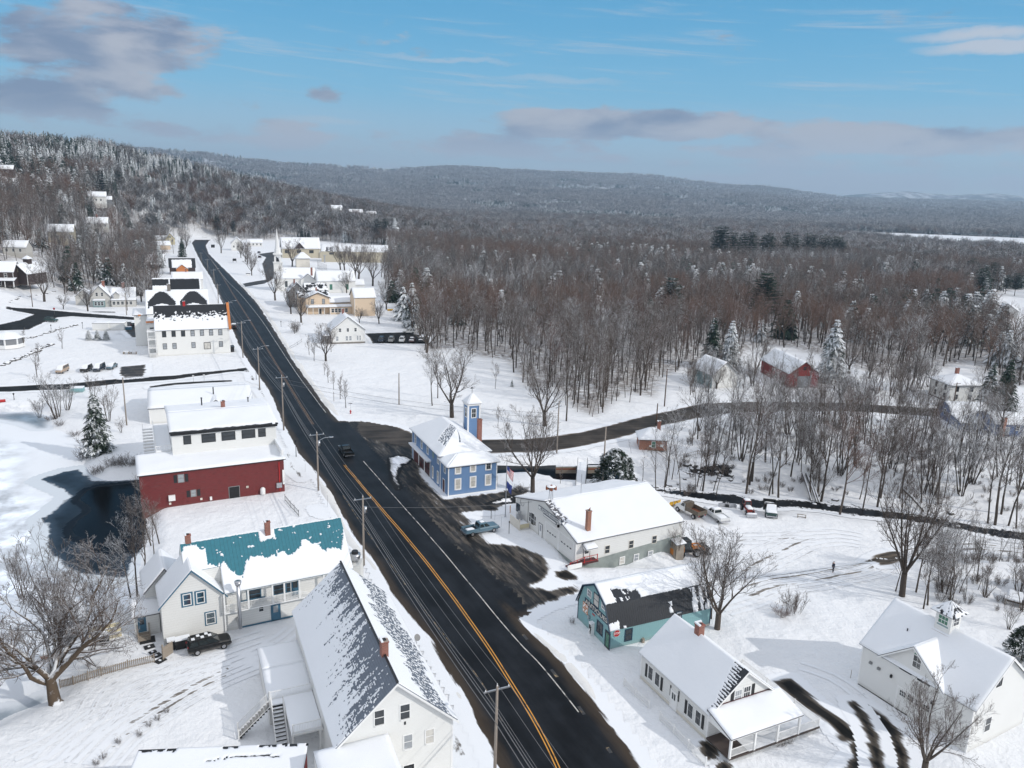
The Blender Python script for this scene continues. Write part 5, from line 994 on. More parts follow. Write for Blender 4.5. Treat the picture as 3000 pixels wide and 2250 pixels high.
# stop sign bolted to the wall
u,z=h.uz('Z3',788,785); ss=thing('stop_sign','round-cornered red STOP sign fixed on the pale teal shop wall','sign',tuple(h.world((u,0,z))),h.r)
def octa(r,y0,y1): return [[(r*math.cos(R_(22.5+45*k)),y,r*math.sin(R_(22.5+45*k))) for k in range(8)] for y in (y0,y1)]
mb=MB(); mb.loft(octa(.47,-.05,-.075)); fixn(mb.build('sign_border',T,ss)); mb=MB(); mb.loft(octa(.44,-.0755,-.085)); fixn(mb.build('sign_face',M['red_paint'],ss))
h.setface('F',0,0,14.7,7.5); tx=h.text('STOP',(0,0),.36,T,'sign_lettering',0,.82,ss); tx.matrix_local=Matrix.Translation((0,-.09,0))@Matrix(((1,0,0),(0,0,-1),(0,1,0))).to_4x4()@Matrix.Diagonal((.95,1.05,1,1))

# small white house with the wrap porch
h=House('white_cape_house','small white house with black shutters, grey-white snow roof and a railed wrap porch','building',20.2,67.1,26.3)
def ms_c(u,v,L,S):
    e=(u-.15-1.9*(v/S)**1.4*(1-.25*v/S))+.35*fb(u,v,3,1.6); return e>.25 or (e>-.75 and ((v/.32)%1)<.30+.45*(e+.75))
h.block(0,0,8.6,11.3,3.1,6.6,'y',M['white_flat'],M['black_metal'],.3,[ms_c,None],res=.085,th=.06,trim=T)
h.setface('L',0,0,8.6,11.3)
for a,b in (((1010,1045),(1053,1085)),((1267,1290),(1317,1335))):
    for x,y in (a,b): h.win(('Z3',x,y),.72,1.45,T,PN,.09,True,2,rm=M['grey_trim'])
for x,y in ((982,1025),(1081,1115),(1238,1262),(1348,1362)): h.panel(('Z3',x,y),.34,1.55,M['black'],'shutter',.01,.05)
h.door(('Z3',1160,1205),.95,2.05,T,T,M['pane'],lights=[(.2,.45,.55,.9),(.55,.8,.55,.9)])
for x,y in ((1139,1155),(1192,1195)): h.panel(('Z3',x,y),.16,1.2,M['black'],'sidelight',.01,.05)
h.panel((5.6,.2),11.3,.35,M['cream'],'foundation',.003,.03)
h.setface('F',0,0,8.6,11.3)
for x,y,p in ((1575,1190,M['pane_lit']),(1632,1165,PN)): h.win(('Z3',x,y),.8,1.2,T,p,.09,True,2)
for x,y in ((1537,1200),(1672,1150)): h.panel(('Z3',x,y),.36,1.35,M['black'],'shutter',.01,.05)
h.panel((4.3,3.72),7.2,.1,M['dark_red'],'flashing',.004,.06); h.chimney(4.35,7.4,5.9,7.75,.75,M['brick'],snow=.16)
for s in (-1,1):
    mb=MB(); a=Vector((4.3,-.33,6.72)); b=Vector((4.3+s*4.65,-.33,2.93)); d=Vector((0,0,.22)); e=Vector((0,.08,0)); mb.hexa([a-d,b-d,b-d+e,a-d+e,a,b,b+e,a+e]); fixn(mb.build('rake_board',T,h.o))
h.block(-.1,-3.4,8.9,3.38,2.55,3.45,'s',T,M['grey_roof'],.12,res=.3,th=.2,name='porch_beam',roofn='porch_roof',z0=2.4)
mb=MB(); mb.box(-.1,11.6,-3.4,-.02,.3,.45); mb.box(8.62,11.6,-.02,8,.3,.45); fl=mb.build('porch_floor',M['brown_boards'],h.o); mb=MB(); mb.box(2.4,11.55,-3.3,-.1,.455,.53); mb.box(8.7,11.55,0,7.9,.455,.6); mb.build('snow_layer',M['roof_snow'],fl)
[MB().box(x-.1,x+.1,-3.38,-3.18,.0,2.55).build('porch_post',T,h.o) for x in (0,3.0,5.9,8.7)]; mb=MB(); [mb.box(x,x+.05,-3.45,-3.41,0.02,.29) for x in np.arange(0,11.5,.16)]; mb.build('lattice',T,h.o)
rail(h.o,[(0,-3.28,.45),(3.,-3.28,.45)],mat=T,bal=.045); rail(h.o,[(5.9,-3.28,.45),(8.7,-3.28,.45),(11.5,-3.28,.45),(11.5,0,.45),(11.5,4,.45),(11.5,7.9,.45),(8.9,7.9,.45)],mat=T,bal=.045)

# white garage with cupola
h=House('garage','big white two-storey garage with cross gable, snow roof and a glazed cupola','building',45.5,66.7,29.4)
h.block(0,0,9.8,12.4,5.0,9.1,'y',M['vinyl'],M['black_roof'],.35,[lambda u,v,L,S:True,None],res=.3,th=.10,trim=T)
h.setface('L',0,0,9.8,12.4)
cg0,cg1=3.3,9.9; pk=7.9; d=(9.1-5.0)/4.9
mb=MB(); mb.loft([[(x,cg0,4.9),(x,(cg0+cg1)/2,pk),(x,cg1,4.9)] for x in (-.02,.02)]); fixn(mb.build('gable_wall',M['vinyl'],h.o))
xr=(pk-5.0)/d; cm=(cg0+cg1)/2; e0=(cg0-.35,4.72); 
planes=[Plane((.15,cg0-.45,5.05),(-.4,cg0-.45,4.85),(-.4,cm,pk+.15),(xr+.35,cm,pk+.15)),Plane((-.4,cg1+.45,4.85),(.15,cg1+.45,5.05),(xr+.35,cm,pk+.15),(-.4,cm,pk+.15))]
ro=roof_mesh(planes,M['black_roof'],h.o,.12,'gable_roof'); snow_mesh(planes,ro,res=.3,th=.12)
for s,(yy) in ((0,cg0-.45),(1,cg1+.45)):
    mb=MB(); a=Vector((-.42,cm,pk+.08)); b=Vector((-.42,yy,4.78)); dd=Vector((0,0,.2)); e=Vector((.06,0,0)); mb.hexa([a-dd,b-dd,b-dd+e,a-dd+e,a,b,b+e,a+e]); fixn(mb.build('rake_board',T,h.o))
u,z=h.uz('Z4',968,965); h.win((u,z-.15),.85,1.3,T,PN,.1,True,1); mb=MB(); pts=[h.fo+h.ft*(u+.42*math.cos(a))+h.fn*.03+Vector((0,0,z+.53+.45*math.sin(a))) for a in np.linspace(0,math.pi,10)]; mb.loft([[p-h.fn*.03 for p in pts],pts]); fixn(mb.build('arched_light',M['pane_green'],h.o))
uA,_=h.uz('Z4',830,1240); uB,_=h.uz('Z4',1040,1400); zc=2.35
gd=h.door((uA+uB)/2,abs(uA-uB),2.6,M['white_flat'],T,M['pane'],t=.18,lights=[(a,a+.17,.70,.92) for a in (.06,.29,.53,.77)],name='garage_door')
mb=MB(); w=abs(uA-uB); u0=(uA+uB)/2-w/2
for a in (.06,.29,.53,.77):
    for k in (1,2): h._bx(mb,u0+w*(a+.17*k/3)-.02,u0+w*(a+.17*k/3)+.02,2.6*.70,2.6*.92,.0605,.066)
    h._bx(mb,u0+w*a,u0+w*(a+.17),2.6*.81-.02,2.6*.81+.02,.0665,.07)
mb.build('muntin',T,gd)
for x,y in ((895,1030),(1010,1103)): h.panel(('Z4',x,y),1.35,.16,M['dark_trim'],'hanging_bar',.01,.12)
for x,y in ((670,975),(722,1013)): h.panel(('Z4',x,y),.3,.25,M['grey_trim'],'vent_hood',.01,.25)
for x,y in ((802,1062),(1067,1232)): h.panel(('Z4',x,y),.18,.32,M['black'],'wall_lantern',.01,.22)
h.panel((9.3,.06),6,.12,M['black'],'base_strip',.004,.06)
h.setface('F',0,0,9.8,12.4); h.win(('Z4',1503,1090),.7,1.2,M['dark_trim'],PN,.08,True,1); h.win((3,2.2),.9,1.5,T,PN,.1)
for s in (-1,1):
    mb=MB(); a=Vector((4.9,-.38,9.2)); b=Vector((4.9+s*5.2,-.38,4.85)); dd=Vector((0,0,.22)); e=Vector((0,.08,0)); mb.hexa([a-dd,b-dd,b-dd+e,a-dd+e,a,b,b+e,a+e]); fixn(mb.build('rake_board',T,h.o))
mb=MB(); mb.box(4.05,5.75,5.75,7.45,8.2,10.75); cu=mb.build('cupola',M['white_flat'],h.o); planes=[Plane(a,b,(4.9,6.6,11.9),(4.9,6.6,11.9)) for a,b in (((3.6,5.3,10.75),(6.2,5.3,10.75)),((6.2,5.3,10.75),(6.2,7.9,10.75)),((6.2,7.9,10.75),(3.6,7.9,10.75)),((3.6,7.9,10.75),(3.6,5.3,10.75)))]
ro=roof_mesh(planes,M['black_roof'],cu,.08,'cupola_roof'); snow_mesh(planes,ro,[lambda u,v,L,S:fb(u,v,2,2)>-.02,None,None,lambda u,v,L,S:fb(u*2,v,5,1)>-.2],res=.15,th=.08)
h.setface('F',4.05,5.75,1.7,1.7); h.win((.85,9.95),.9,.8,T,PN,.08,True,1); h.setface('L',4.05,5.75,1.7,1.7); h.win((.85,9.95),1.0,.85,T,M['pane_green'],.08,True,2); h.panel((.85,9.3),1.2,.16,M['green_clap'],'trim_strip',.004,.03)
mb=MB(); mb.box(3.85,4.04,5.6,7.6,8.25,8.5); mb.build('flashing',M['rust'],h.o); mb=MB(); mb.cyl(2.7,9.4,6.9,7.8,.06); mb.build('vent_pipe',M['black'],h.o)

# buildings on the far bank
h=House('brick_pump_house','small square brick pump house with hipped snow roof beside the lane','shed',27.2,158.,-2.)
h.block(0,0,5.7,5.2,2.2,4.1,'hip',M['brick2'],M['grey_roof'],.4,res=.4,th=.2); h.setface('F',0,0,5.7,5.2); h.win((2.9,1.25),.7,1.3,T,M['pane_green']); h.panel((4.6,1.1),.6,.5,T,'wreath',.01,.1); h.panel((2.2,.95),.4,.3,T,'snowy_lamp',.01,.2); h.chimney(4.3,3.6,3.2,5.4,.7,M['brick'])
h.setface('L',0,0,5.7,5.2); h.door(1.6,.9,1.9,M['dark_red'],T)
h=House('green_side_house','white-fronted house with grey-green side and snow roof under the tall spruce','building',55.8,214.4,20.)
h.block(0,0,8.2,10,4.0,7.4,'y',M['green_clap'],M['grey_roof'],.5,res=.6); h.setface('F',0,0,8.2,10); h.panel((4.1,2.05),8.2,4.05,WC,'front_wall',.004,.03); mb=MB(); mb.loft([[(0,y,4.05),(4.1,y,7.4),(8.2,y,4.05)] for y in (-.03,-.004)]); fixn(mb.build('front_gable',WC,h.o)); [h.win((u,z),.8,1.3,T,PN,depth=.08) for u,z in ((3.4,5.1),(4.7,5.1),(3.2,1.8))]
h=House('red_barn','red barn with steep white snow roof and grey double doors beyond the lane','barn',78.5,218.3,6.)
h.block(0,0,8.8,19.5,4.2,7.5,'y',M['red_barn'],M['grey_roof'],.5,res=.7,th=.2); h.setface('F',0,0,8.8,19.5); h.door(4.6,3.6,3.3,M['grey_clap'],M['grey_clap']); h.win((4.4,5.6),.9,1.,M['red_barn'],PN)
h=House('hip_house','square white two-storey house with hipped snow roof and brick chimney','building',118.3,207.3,6.)
h.block(0,0,9.,9,4.7,6.9,'hip',M['vinyl'],M['black_roof'],.6,res=.6,th=.12); h.setface('F',0,0,9,9); [h.win((u,z),.8,1.2,M['dark_trim'],PN) for u,z in ((2,3.7),(6.2,3.7),(2.0,1.5),(6,1.5))]; h.setface('L',0,0,9,9); [h.win((u,z),.7,1.2,M['dark_trim'],PN) for u in (2,6) for z in (1.5,3.7)]; h.chimney(4.6,4.8,6.4,8.6,.8,M['brick']); h.panel((4.5,.15),9,.3,M['black'],'foundation',.003,.04)
h=House('slate_blue_house','slate blue gambrel house with brick chimney behind the creek trees','building',107.5,186.,0.)
h.block(0,0,9,6.5,2.7,4.6,'x',M['navy_clap'],M['grey_roof'],.3,gam=(1.2,4.0),res=.5,z0=-.5,trim=T); h.setface('F',0,0,9,6.5); h.win((1.2,1.5),.7,1.3,T,PN); h.setface('L',0,0,9,6.5); h.win((3,2.2),.8,1.4,T,PN)
h.block(5.,-9.5,6.8,8,2.9,4.6,'x',M['navy_clap'],M['grey_roof'],.3,gam=(1.2,4.0),res=.5,name='wing_wall',roofn='wing_roof',z0=-.5,trim=T); h.setface('F',5,-9.5,6.8,8); h.win((2.9,1.3),1.,1.6,T,M['pane_lit']); h.win((5.4,2.0),.7,1.,T,PN); h.chimney(6.7,-9.9,0,4.6,.8,M['brick2'])
h.block(-.5,-5.5,5.4,5.4,1.6,2.6,'s',M['navy_clap'],M['grey_roof'],.2,res=.5,name='link_wall',roofn='link_roof',z0=-.5); h.setface('F',-.5,-5.5,5.4,5.4); h.win((4.3,.9),1.,1.,T,M['pane_lit'])
FARH=[('red_far_house','dark red house with white gable shed at the right edge beyond the wood',(2095,672),8,8,3.2,6,M['dark_red'],18),('pale_far_house','pale gabled house at the far right edge beyond the wood',(2150,684),9,10,3.4,6.4,M['vinyl'],-30),
 ('trailer','long low mobile home with flat snow roof in the wood',(1878,632),17,5,3.0,3.5,M['cream'],2),('trailer','shorter low mobile home with flat snow roof in the wood',(1928,640),12,5,3.0,3.5,M['tan'],2),('bungalow','low snow-roofed bungalow between pines far right',(1982,590),18,9,3.0,5.5,M['cream'],5),
 ('hillside_house','white house high on the left hillside above the spruce',(192,440),12,8,5.5,9,M['vinyl'],25),('hillside_house','grey shed beside the hillside house',(215,440),9,7,3.4,6,M['grey_clap'],25),('dark_barn','dark brown barn on the snowy left hillside',(0,379),9,8,5,8,M['brown_boards'],20),
 ('snowy_cottage','snow-roofed cottage with brick chimney under the dark spruce',(186,492),13,9,3,6.8,M['shabby'],22),('tan_house','tan house half hidden in trees on the left',(105,523),13,11,6,10,M['tan'],20),('grey_far_house','weathered pale house behind trees at the left edge',(6,548),11,8,3.4,6.5,M['shabby'],10),
 ('gable_far_house','white gabled house with side wing right of the road bend',(500,541),9,11,5.8,10.4,WC,20),('far_garage','low white garage behind the gabled house right of the bend',(534,532),13,8,3.2,6.2,M['vinyl'],20),
 ('village_house','white house on the far rise above the church',(716,460),14,10,6,10,WC,20),('village_house','grey house beside the white one on the far rise',(755,467),18,10,5,9,M['grey_clap'],22),('village_house','pale yellow house at the right of the far rise',(792,470),13,9,5,8.5,M['yellow_wall'],18)]
for nm,lb,q,X,Yd,he,hr,wm,rot in FARH:
    p=gp(*q); h=House(nm,lb,'building',p.x,p.y,rot); h.block(0,0,X,Yd,he,hr,'y' if X<Yd else ('x' if hr-he>1 else 's'),wm,M['grey_roof'],.5,res=1.5,th=.3,z0=-3); h.setface('F',0,0,X,Yd)
    for u in np.arange(2,X-1,3.2): h.win((u,he*.55),1.1,1.4,T,PN)
    if 'brick chimney' in lb: h.chimney(X/2,Yd/2,hr-1,hr+2,1.,M['brick'])
h=House('dark_shed','dark old shed with snowy lean-to at the right edge','shed',72.5,99.,-40.); h.block(0,0,3.2,4.5,1.9,3.0,'x',M['brown_boards'],M['grey_roof'],.3,res=.4)
p=G('A3',2010,1190); h=House('cold_frame','low brown box with a snowy lid at the right edge','box',p.x,p.y,-35.); h.block(-1.8,0,4.2,1.6,.6,.9,'s',M['brown_boards'],M['grey_roof'],.1,res=.3)
h=House('gazebo','white round park gazebo with snow roof at the left edge','gazebo',*gp(18,750)[:2],0.)
def ng(r,n=8): return [(r*math.cos((k+.5)*2*math.pi/n),r*math.sin((k+.5)*2*math.pi/n)) for k in range(n)]
mb=MB(); mb.prism(ng(4.6),.15,.45); mb.prism(ng(4.55),.46,1.3); mb.build('base',T,h.o); mb=MB(); [MB().box(x-.18,x+.18,y-.18,y+.18,1.305,3.2).build('post',T,h.o) for x,y in ng(4.4)]
mb=MB(); mb.loft([[(x,y,z) for x,y in ng(r)] for z,r in ((3.2,5.0),(3.4,5.0),(4.6,2.0),(5.0,.3))]); ro=mb.build('roof',M['roof_snow'],h.o); mb=MB(); mb.prism(ng(4.3),1.31,3.1); mb.build('interior',M['grey_clap'],h.o)
for i,(x,y,w,lb) in enumerate(((1185,868,5.4,'left white storage trailer beside the inn yard'),(1365,868,5.6,'right white storage trailer beside the inn yard'))):
    p=gp(*P('B3',x-60,y+35)); h=House('storage_trailer',lb,'trailer',p.x,p.y,8.,group='storage trailers'); h.block(0,0,w,3.5,2.4,2.55,'s',M['vinyl'],M['grey_trim'],.05,res=.6,th=.2)
# ---------------- trees ----------------
def barkmat(name,ca,cb,snow_at=.45,snow_amt=.85,sc_=1.6):
    m,t,b=newmat(name); g=t.new('ShaderNodeNewGeometry'); oi=t.new('ShaderNodeObjectInfo').outputs['Random']
    n=t.noise(obj_co(t),sc_,4,.65); nz=t.sep(g.outputs['Normal'])[2]
    c=t.mix(oi,ca,cb); c=t.mix(n,tuple(k*.0+.0 for k in ca),c) if False else t.mix(t.math('MULTIPLY',n,.6),c,(.03,.026,.022))
    k=t.math('MULTIPLY',t.step(t.math('ADD',nz,t.math('MULTIPLY',t.math('SUBTRACT',n,.5),1.3)),snow_at,snow_at+.3),snow_amt)
    t.put(b.inputs['Base Color'],t.mix(k,c,(.80,.82,.85))); b.inputs['Roughness'].default_value=.85; b.inputs['Specular IOR Level'].default_value=.15
    return m
def leafmat(name,ca,cb,snow=.5):
    m,t,b=newmat(name); g=t.new('ShaderNodeNewGeometry'); oi=t.new('ShaderNodeObjectInfo').outputs['Random']; co=obj_co(t)
    n=t.noise(co,.9,4,.7); n2=t.noise(co,.25,2)
    c=t.mix(n,ca,cb); up=t.math('SUBTRACT',1.0,g.outputs['Backfacing'])
    k=t.step(t.math('ADD',t.math('ADD',t.math('MULTIPLY',n,.7),t.math('MULTIPLY',n2,.4)),t.math('MULTIPLY',t.math('SUBTRACT',oi,.5),.25)),0.80-snow*.50,0.90-snow*.50)
    t.put(b.inputs['Base Color'],t.mix(t.math('MULTIPLY',k,up),c,(.76,.79,.82))); b.inputs['Roughness'].default_value=.8; b.inputs['Specular IOR Level'].default_value=.15
    return m
M['bark']=barkmat('grey_bark',(.070,.056,.046),(.125,.10,.082),.52,.8); M['twig']=barkmat('twigs',(.115,.088,.072),(.155,.112,.090),.40,.66,1.0)
M['bark_warm']=barkmat('warm_bark',(.115,.082,.055),(.14,.10,.07),.45,.85,2.2); M['twig_red']=barkmat('reddish_twigs',(.16,.085,.062),(.19,.105,.075),.55,.7)
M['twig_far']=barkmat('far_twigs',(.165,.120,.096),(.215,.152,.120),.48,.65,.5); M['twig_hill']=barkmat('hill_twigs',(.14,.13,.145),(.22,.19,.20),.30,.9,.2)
M['needle']=leafmat('spruce_needles',(.012,.026,.018),(.035,.055,.035),.57); M['needle_dark']=leafmat('pine_needles',(.012,.028,.02),(.03,.055,.032),.30); M['needle_snow']=leafmat('snowy_needles',(.02,.035,.025),(.05,.065,.045),.80); M['cedar']=leafmat('cedar_leaves',(.008,.018,.012),(.028,.042,.022),.52)
M['twig_frost']=barkmat('frosted_twigs',(.12,.105,.10),(.17,.15,.14),.12,.92,.8); M['twig_rust']=barkmat('rusty_far_twigs',(.190,.118,.088),(.235,.140,.104),.58,.5,.5); M['twig_grey']=barkmat('grey_far_twigs',(.085,.078,.075),(.13,.115,.105),.45,.7,.5)
class Brush:
    def __init__(s,seed): s.r=random.Random(seed); s.parts={0:[],1:[]}   # 0 trunk, 1 crown
    def limb(s,p,d,L,r0,r1,seg,up=.15,wob=.12):
        pts=[p.copy()]; d=d.normalized(); st=L/seg
        for k in range(seg):
            d=(d+Vector((s.r.gauss(0,wob),s.r.gauss(0,wob),s.r.gauss(0,wob)+up))).normalized(); pts.append(pts[-1]+d*st)
        return pts,[r0+(r1-r0)*k/seg for k in range(seg+1)]
    def add(s,slot,pts,rad,n): s.parts[slot].append((pts,rad,n))
    def split(s,pts,rad,n_ch,f0,f1,ang,Lf,L,rf,lvl,maxl,seg,up,wob,nch,slot=1,sides=3):
        for k in range(n_ch):
            f=f0+(f1-f0)*(k+s.r.random())/n_ch; i=f*(len(pts)-1); a=int(min(i,len(pts)-2)); q=pts[a].lerp(pts[a+1],i-a)
            d0=(pts[a+1]-pts[a]).normalized(); ax=d0.orthogonal().normalized(); ax.rotate(Matrix.Rotation(s.r.random()*6.283+k*2.4,3,d0)); d=d0.copy(); d.rotate(Matrix.Rotation(R_(ang*(.7+.6*s.r.random())),3,ax))
            l=L*Lf*(1.15-.55*f)*(.7+.6*s.r.random()); rr=max(.0145,rad[a]*rf*(.8+.4*s.r.random()))
            pp,rd=s.limb(q,d,l,rr,max(.006,rr*.35),seg if lvl<2 else 2,up,wob)
            s.add(slot,pp,rd,5 if lvl==1 and rr>.06 else sides)
            if lvl<maxl: s.split(pp,rd,nch[lvl],.18,1.,38,.52,l,.55,lvl+1,maxl,seg,up,wob,nch,slot)
    def mesh(s,slot,name,mat):
        V_=[];F_=[]
        for pts,rad,n in s.parts[slot]:
            b=len(V_); prev=None
            for k,(p,r) in enumerate(zip(pts,rad)):
                d=(pts[min(k+1,len(pts)-1)]-pts[max(k-1,0)]).normalized()
                a=d.orthogonal().normalized() if prev is None else (prev-d*prev.dot(d)).normalized()
                prev=a; c=d.cross(a)
                for i in range(n): t_=6.2832*i/n; V_.append(tuple(p+(a*math.cos(t_)+c*math.sin(t_))*r))
            for k in range(len(pts)-1):
                for i in range(n): F_.append((b+k*n+i,b+k*n+(i+1)%n,b+(k+1)*n+(i+1)%n,b+(k+1)*n+i))
        me=bpy.data.meshes.new(name); me.from_pydata(V_,[],F_); me.materials.append(mat); me.polygons.foreach_set('use_smooth',np.ones(len(F_),bool)); me.update(); return me
def tree_mesh(kind,seed,H,lod=0,bm='bark',tm='twig'):
    B=Brush(seed); r=B.r; Z=Vector((0,0,1)); O=Vector((0,0,-.3))
    thick=1.0 if lod==0 else 1.9
    if kind=='wood':
        pts,rad=B.limb(O,Z+Vector((r.gauss(0,.05),r.gauss(0,.05),0)),H*.98,.011*H+.03,.02,9,.05,.05); B.add(0,pts,rad,6)
        B.split(pts,rad,15 if lod==0 else 11,.36,1.,42,.34,H,.50*thick**.5,1,4 if lod==0 else 3,4,.13,.13,[0,6,5 if lod==0 else 4,2])
    elif kind=='pole':
        pts,rad=B.limb(O,Z+Vector((r.gauss(0,.07),r.gauss(0,.07),0)),H,.008*H+.01,.012,8,.03,.05); B.add(0,pts,rad,5)
        B.split(pts,rad,12,.35,1.,38,.2,H,.45,1,3,3,.16,.12,[0,5,3,2])
    elif kind=='maple':
        n=r.choice((5,6,7)); hb=H*.17; pts,rad=B.limb(O,Z,hb+.4,.03*H,.026*H,3,.1,.03); B.add(0,pts,rad,8)
        for k in range(n):
            a=6.283*k/n+r.random()*.6; tl=.30+.5*r.random()*(k%2)+.12
            p2,r2=B.limb(pts[-1]-Z*r.random()*.5,Vector((math.cos(a)*tl,math.sin(a)*tl,1)),H*.74*(.8+.3*r.random()),.0125*H,.015,8,.07,.07); B.add(0,p2,r2,6)
            B.split(p2,r2,9,.22,1.,40,.34,H*.8,.5,1,4,4,.14,.13,[0,6,5,2])
    elif kind=='willow':
        pts,rad=B.limb(O,Z+Vector((-.22,.12,0)),2.2,.44,.30,6,.06,.09); rad[0]=.6; B.add(0,pts,rad,9)
        for dx_,dy_,L,rr in ((-.8,.25,7.5,.22),(-.35,.75,9.5,.25),(.5,.5,9.2,.28),(.2,.3,8.0,.18),(-1.1,-.3,6.5,.17),(-.9,.8,8,.17),(.1,.9,8.5,.16),(-.6,-.1,8.,.17)):
            p2,r2=B.limb(pts[-1]-Z*r.random()*.7,Vector((dx_,dy_,.6)),L,rr,.03,11,.11,.2); B.add(0,p2,r2,7)
            B.split(p2,r2,13,.15,1.,52,.42,L,.45,1,4,4,.10,.24,[0,7,5,3])
    elif kind=='clump':
        for k in range(7):
            a=6.283*k/7+r.random(); p2,r2=B.limb(O+Vector((math.cos(a)*.3,math.sin(a)*.3,0)),Vector((math.cos(a)*.32*r.random(),math.sin(a)*.32*r.random(),1)),H*(.65+.4*r.random()),.008*H,.012,7,.06,.07); B.add(0,p2,r2,5)
            B.split(p2,r2,9,.3,1.,36,.24,H,.45,1,3,3,.14,.12,[0,5,4,2])
    elif kind=='sapling':
        pts,rad=B.limb(O,Z,H,.012*H+.02,.012,6,.03,.04); B.add(0,pts,rad,5); B.split(pts,rad,13,.28,1.,40,.32,H,.5,1,3,3,.2,.1,[0,5,3,2])
    elif kind=='shrub':
        for k in range(26):
            a=r.random()*6.283; q=.25*r.random()*H; p2,r2=B.limb(O+Vector((math.cos(a)*q,math.sin(a)*q,0)),Vector((math.cos(a)*.5,math.sin(a)*.5,1)),H*(.5+.5*r.random()),.018,.008,4,.08,.12); B.add(0 if k<6 else 1,p2,r2,3)
            B.split(p2,r2,5,.25,1.,32,.45,H*.6,.6,1,2,3,.1,.15,[0,3,2,2])
    return B.mesh(0,'trunk',M[bm]),B.mesh(1,'crown',M[tm])
def conifer_mesh(kind,seed,H,mat,fine=1.0):
    r=random.Random(seed); V_=[];F_=[]
    def blade(p,d,L,w,droop):
        side=d.cross(Vector((0,0,1))); side=side.normalized() if side.length>1e-4 else Vector((1,0,0)); up=side.cross(d).normalized()
        if up.z<0: up=-up; side=-side
        tilt=r.gauss(0,.35); s_=side*math.cos(tilt)+up*math.sin(tilt); e=p+d*L-Vector((0,0,droop*L)); m=p+d*L*.5-Vector((0,0,droop*L*.2))
        b=len(V_); V_.extend([tuple(p),tuple(m+s_*w),tuple(e),tuple(m-s_*w)]); f=(b,b+3,b+2,b+1)
        n=(Vector(V_[f[1]])-Vector(V_[f[0]])).cross(Vector(V_[f[2]])-Vector(V_[f[0]])); F_.append(f if n.z>=0 else f[::-1])
    if kind=='cedar':
        for _ in range(int(3200*fine)):
            u=r.random()**.8; a=r.random()*6.283; R=.42*H*(1-u**1.9)**.6*(.72+.28*r.random()+.42*mnoise.noise((math.cos(a)*1.6,math.sin(a)*1.6,u*3.2))); p=Vector((R*math.cos(a),R*math.sin(a),.02*H+u*H*.95)); d=Vector((math.cos(a),math.sin(a),.35+r.gauss(0,.4))).normalized(); blade(p-d*.3,d,.5+.4*r.random(),.14+.1*r.random(),.35)
    else:
        nl=int((H*1.9 if kind=='spruce' else H*1.15)*fine)+4; z0=.08 if kind=='spruce' else .28
        for k in range(nl):
            f=(k+r.random()*.6)/nl; z=H*(z0+(1-z0)*f); 
            R=(H*.23*(1-f)**.85+.12) if kind=='spruce' else H*(.22*math.sin(min(1,(1-f)*1.25+.12)*math.pi*.62)*(.65+.7*r.random()))
            nb=int((9 if kind=='spruce' else 7)*(.55+.6*(1-f)))+2
            for j in range(nb):
                a=6.283*(j+r.random()*.7)/nb+k*1.1; Rj=R*(.72+.5*r.random()); dr=(.28+.15*r.random())*(1 if kind=='spruce' else -.25)
                d=Vector((math.cos(a),math.sin(a),-dr)).normalized(); p=Vector((0,0,z)); ns=max(2,int((Rj/.55)*fine))
                for i in range(ns):
                    q=p+d*(Rj*(i+.3)/ns); w=.34*(1-.45*i/ns)*(H/12)**.4
                    for sgn in ((-1,0,1) if fine>.6 else (0,)):
                        dd=d.copy(); dd.rotate(Matrix.Rotation(sgn*.85+r.gauss(0,.2),3,'Z')); blade(q,dd,(Rj/ns*1.5+.25)*(1 if sgn==0 else .85)*(1 if fine>.6 else 1.6),w*(.8 if fine>.6 else 1.7),.22 if kind=='spruce' else -.05)
    me=bpy.data.meshes.new('crown'); me.from_pydata(V_,[],F_); me.materials.append(mat); me.update()
    B=Brush(seed); pts,rad=B.limb(Vector((0,0,-.3)),Vector((0,0,1)),H*.97,.012*H+.05,.02,5,.02,.01); B.add(0,pts,rad,6)
    return B.mesh(0,'trunk',M['bark']),me
TM={'wood':[tree_mesh('wood',s,15.5) for s in range(11,16)]+[tree_mesh('wood',s,15.5,tm='twig_frost') for s in (17,18)]+[tree_mesh('wood',19,15.5,tm='twig_red')],'pole':[tree_mesh('pole',s,12.5) for s in (31,32,33)],'maple':[tree_mesh('maple',s,13.) for s in (41,42,43,44)],
 'clump':[tree_mesh('clump',s,10.) for s in (51,52)]+[tree_mesh('clump',53,10.,tm='twig_frost')],'sapling':[tree_mesh('sapling',s,5.) for s in (61,62)],'shrub':[tree_mesh('shrub',s,2.6,tm='twig') for s in (71,72)],'redshrub':[tree_mesh('shrub',73,2.4,bm='twig_red',tm='twig_red')],
 'willow':[tree_mesh('willow',83,12.,bm='bark_warm')],'spruce':[conifer_mesh('spruce',s,12.,M['needle']) for s in (91,92)],'pine':[conifer_mesh('pine',s,16.,M['needle_dark']) for s in (95,96)],'snowspruce':[conifer_mesh('spruce',97,12.,M['needle_snow'])],'cedar':[conifer_mesh('cedar',99,9.5,M['cedar'])]}
TH={'wood':15.5,'pole':12.5,'maple':13.,'clump':10.,'sapling':5.,'shrub':2.6,'redshrub':2.4,'willow':12.,'spruce':12.,'pine':16.,'snowspruce':12.,'cedar':9.5}
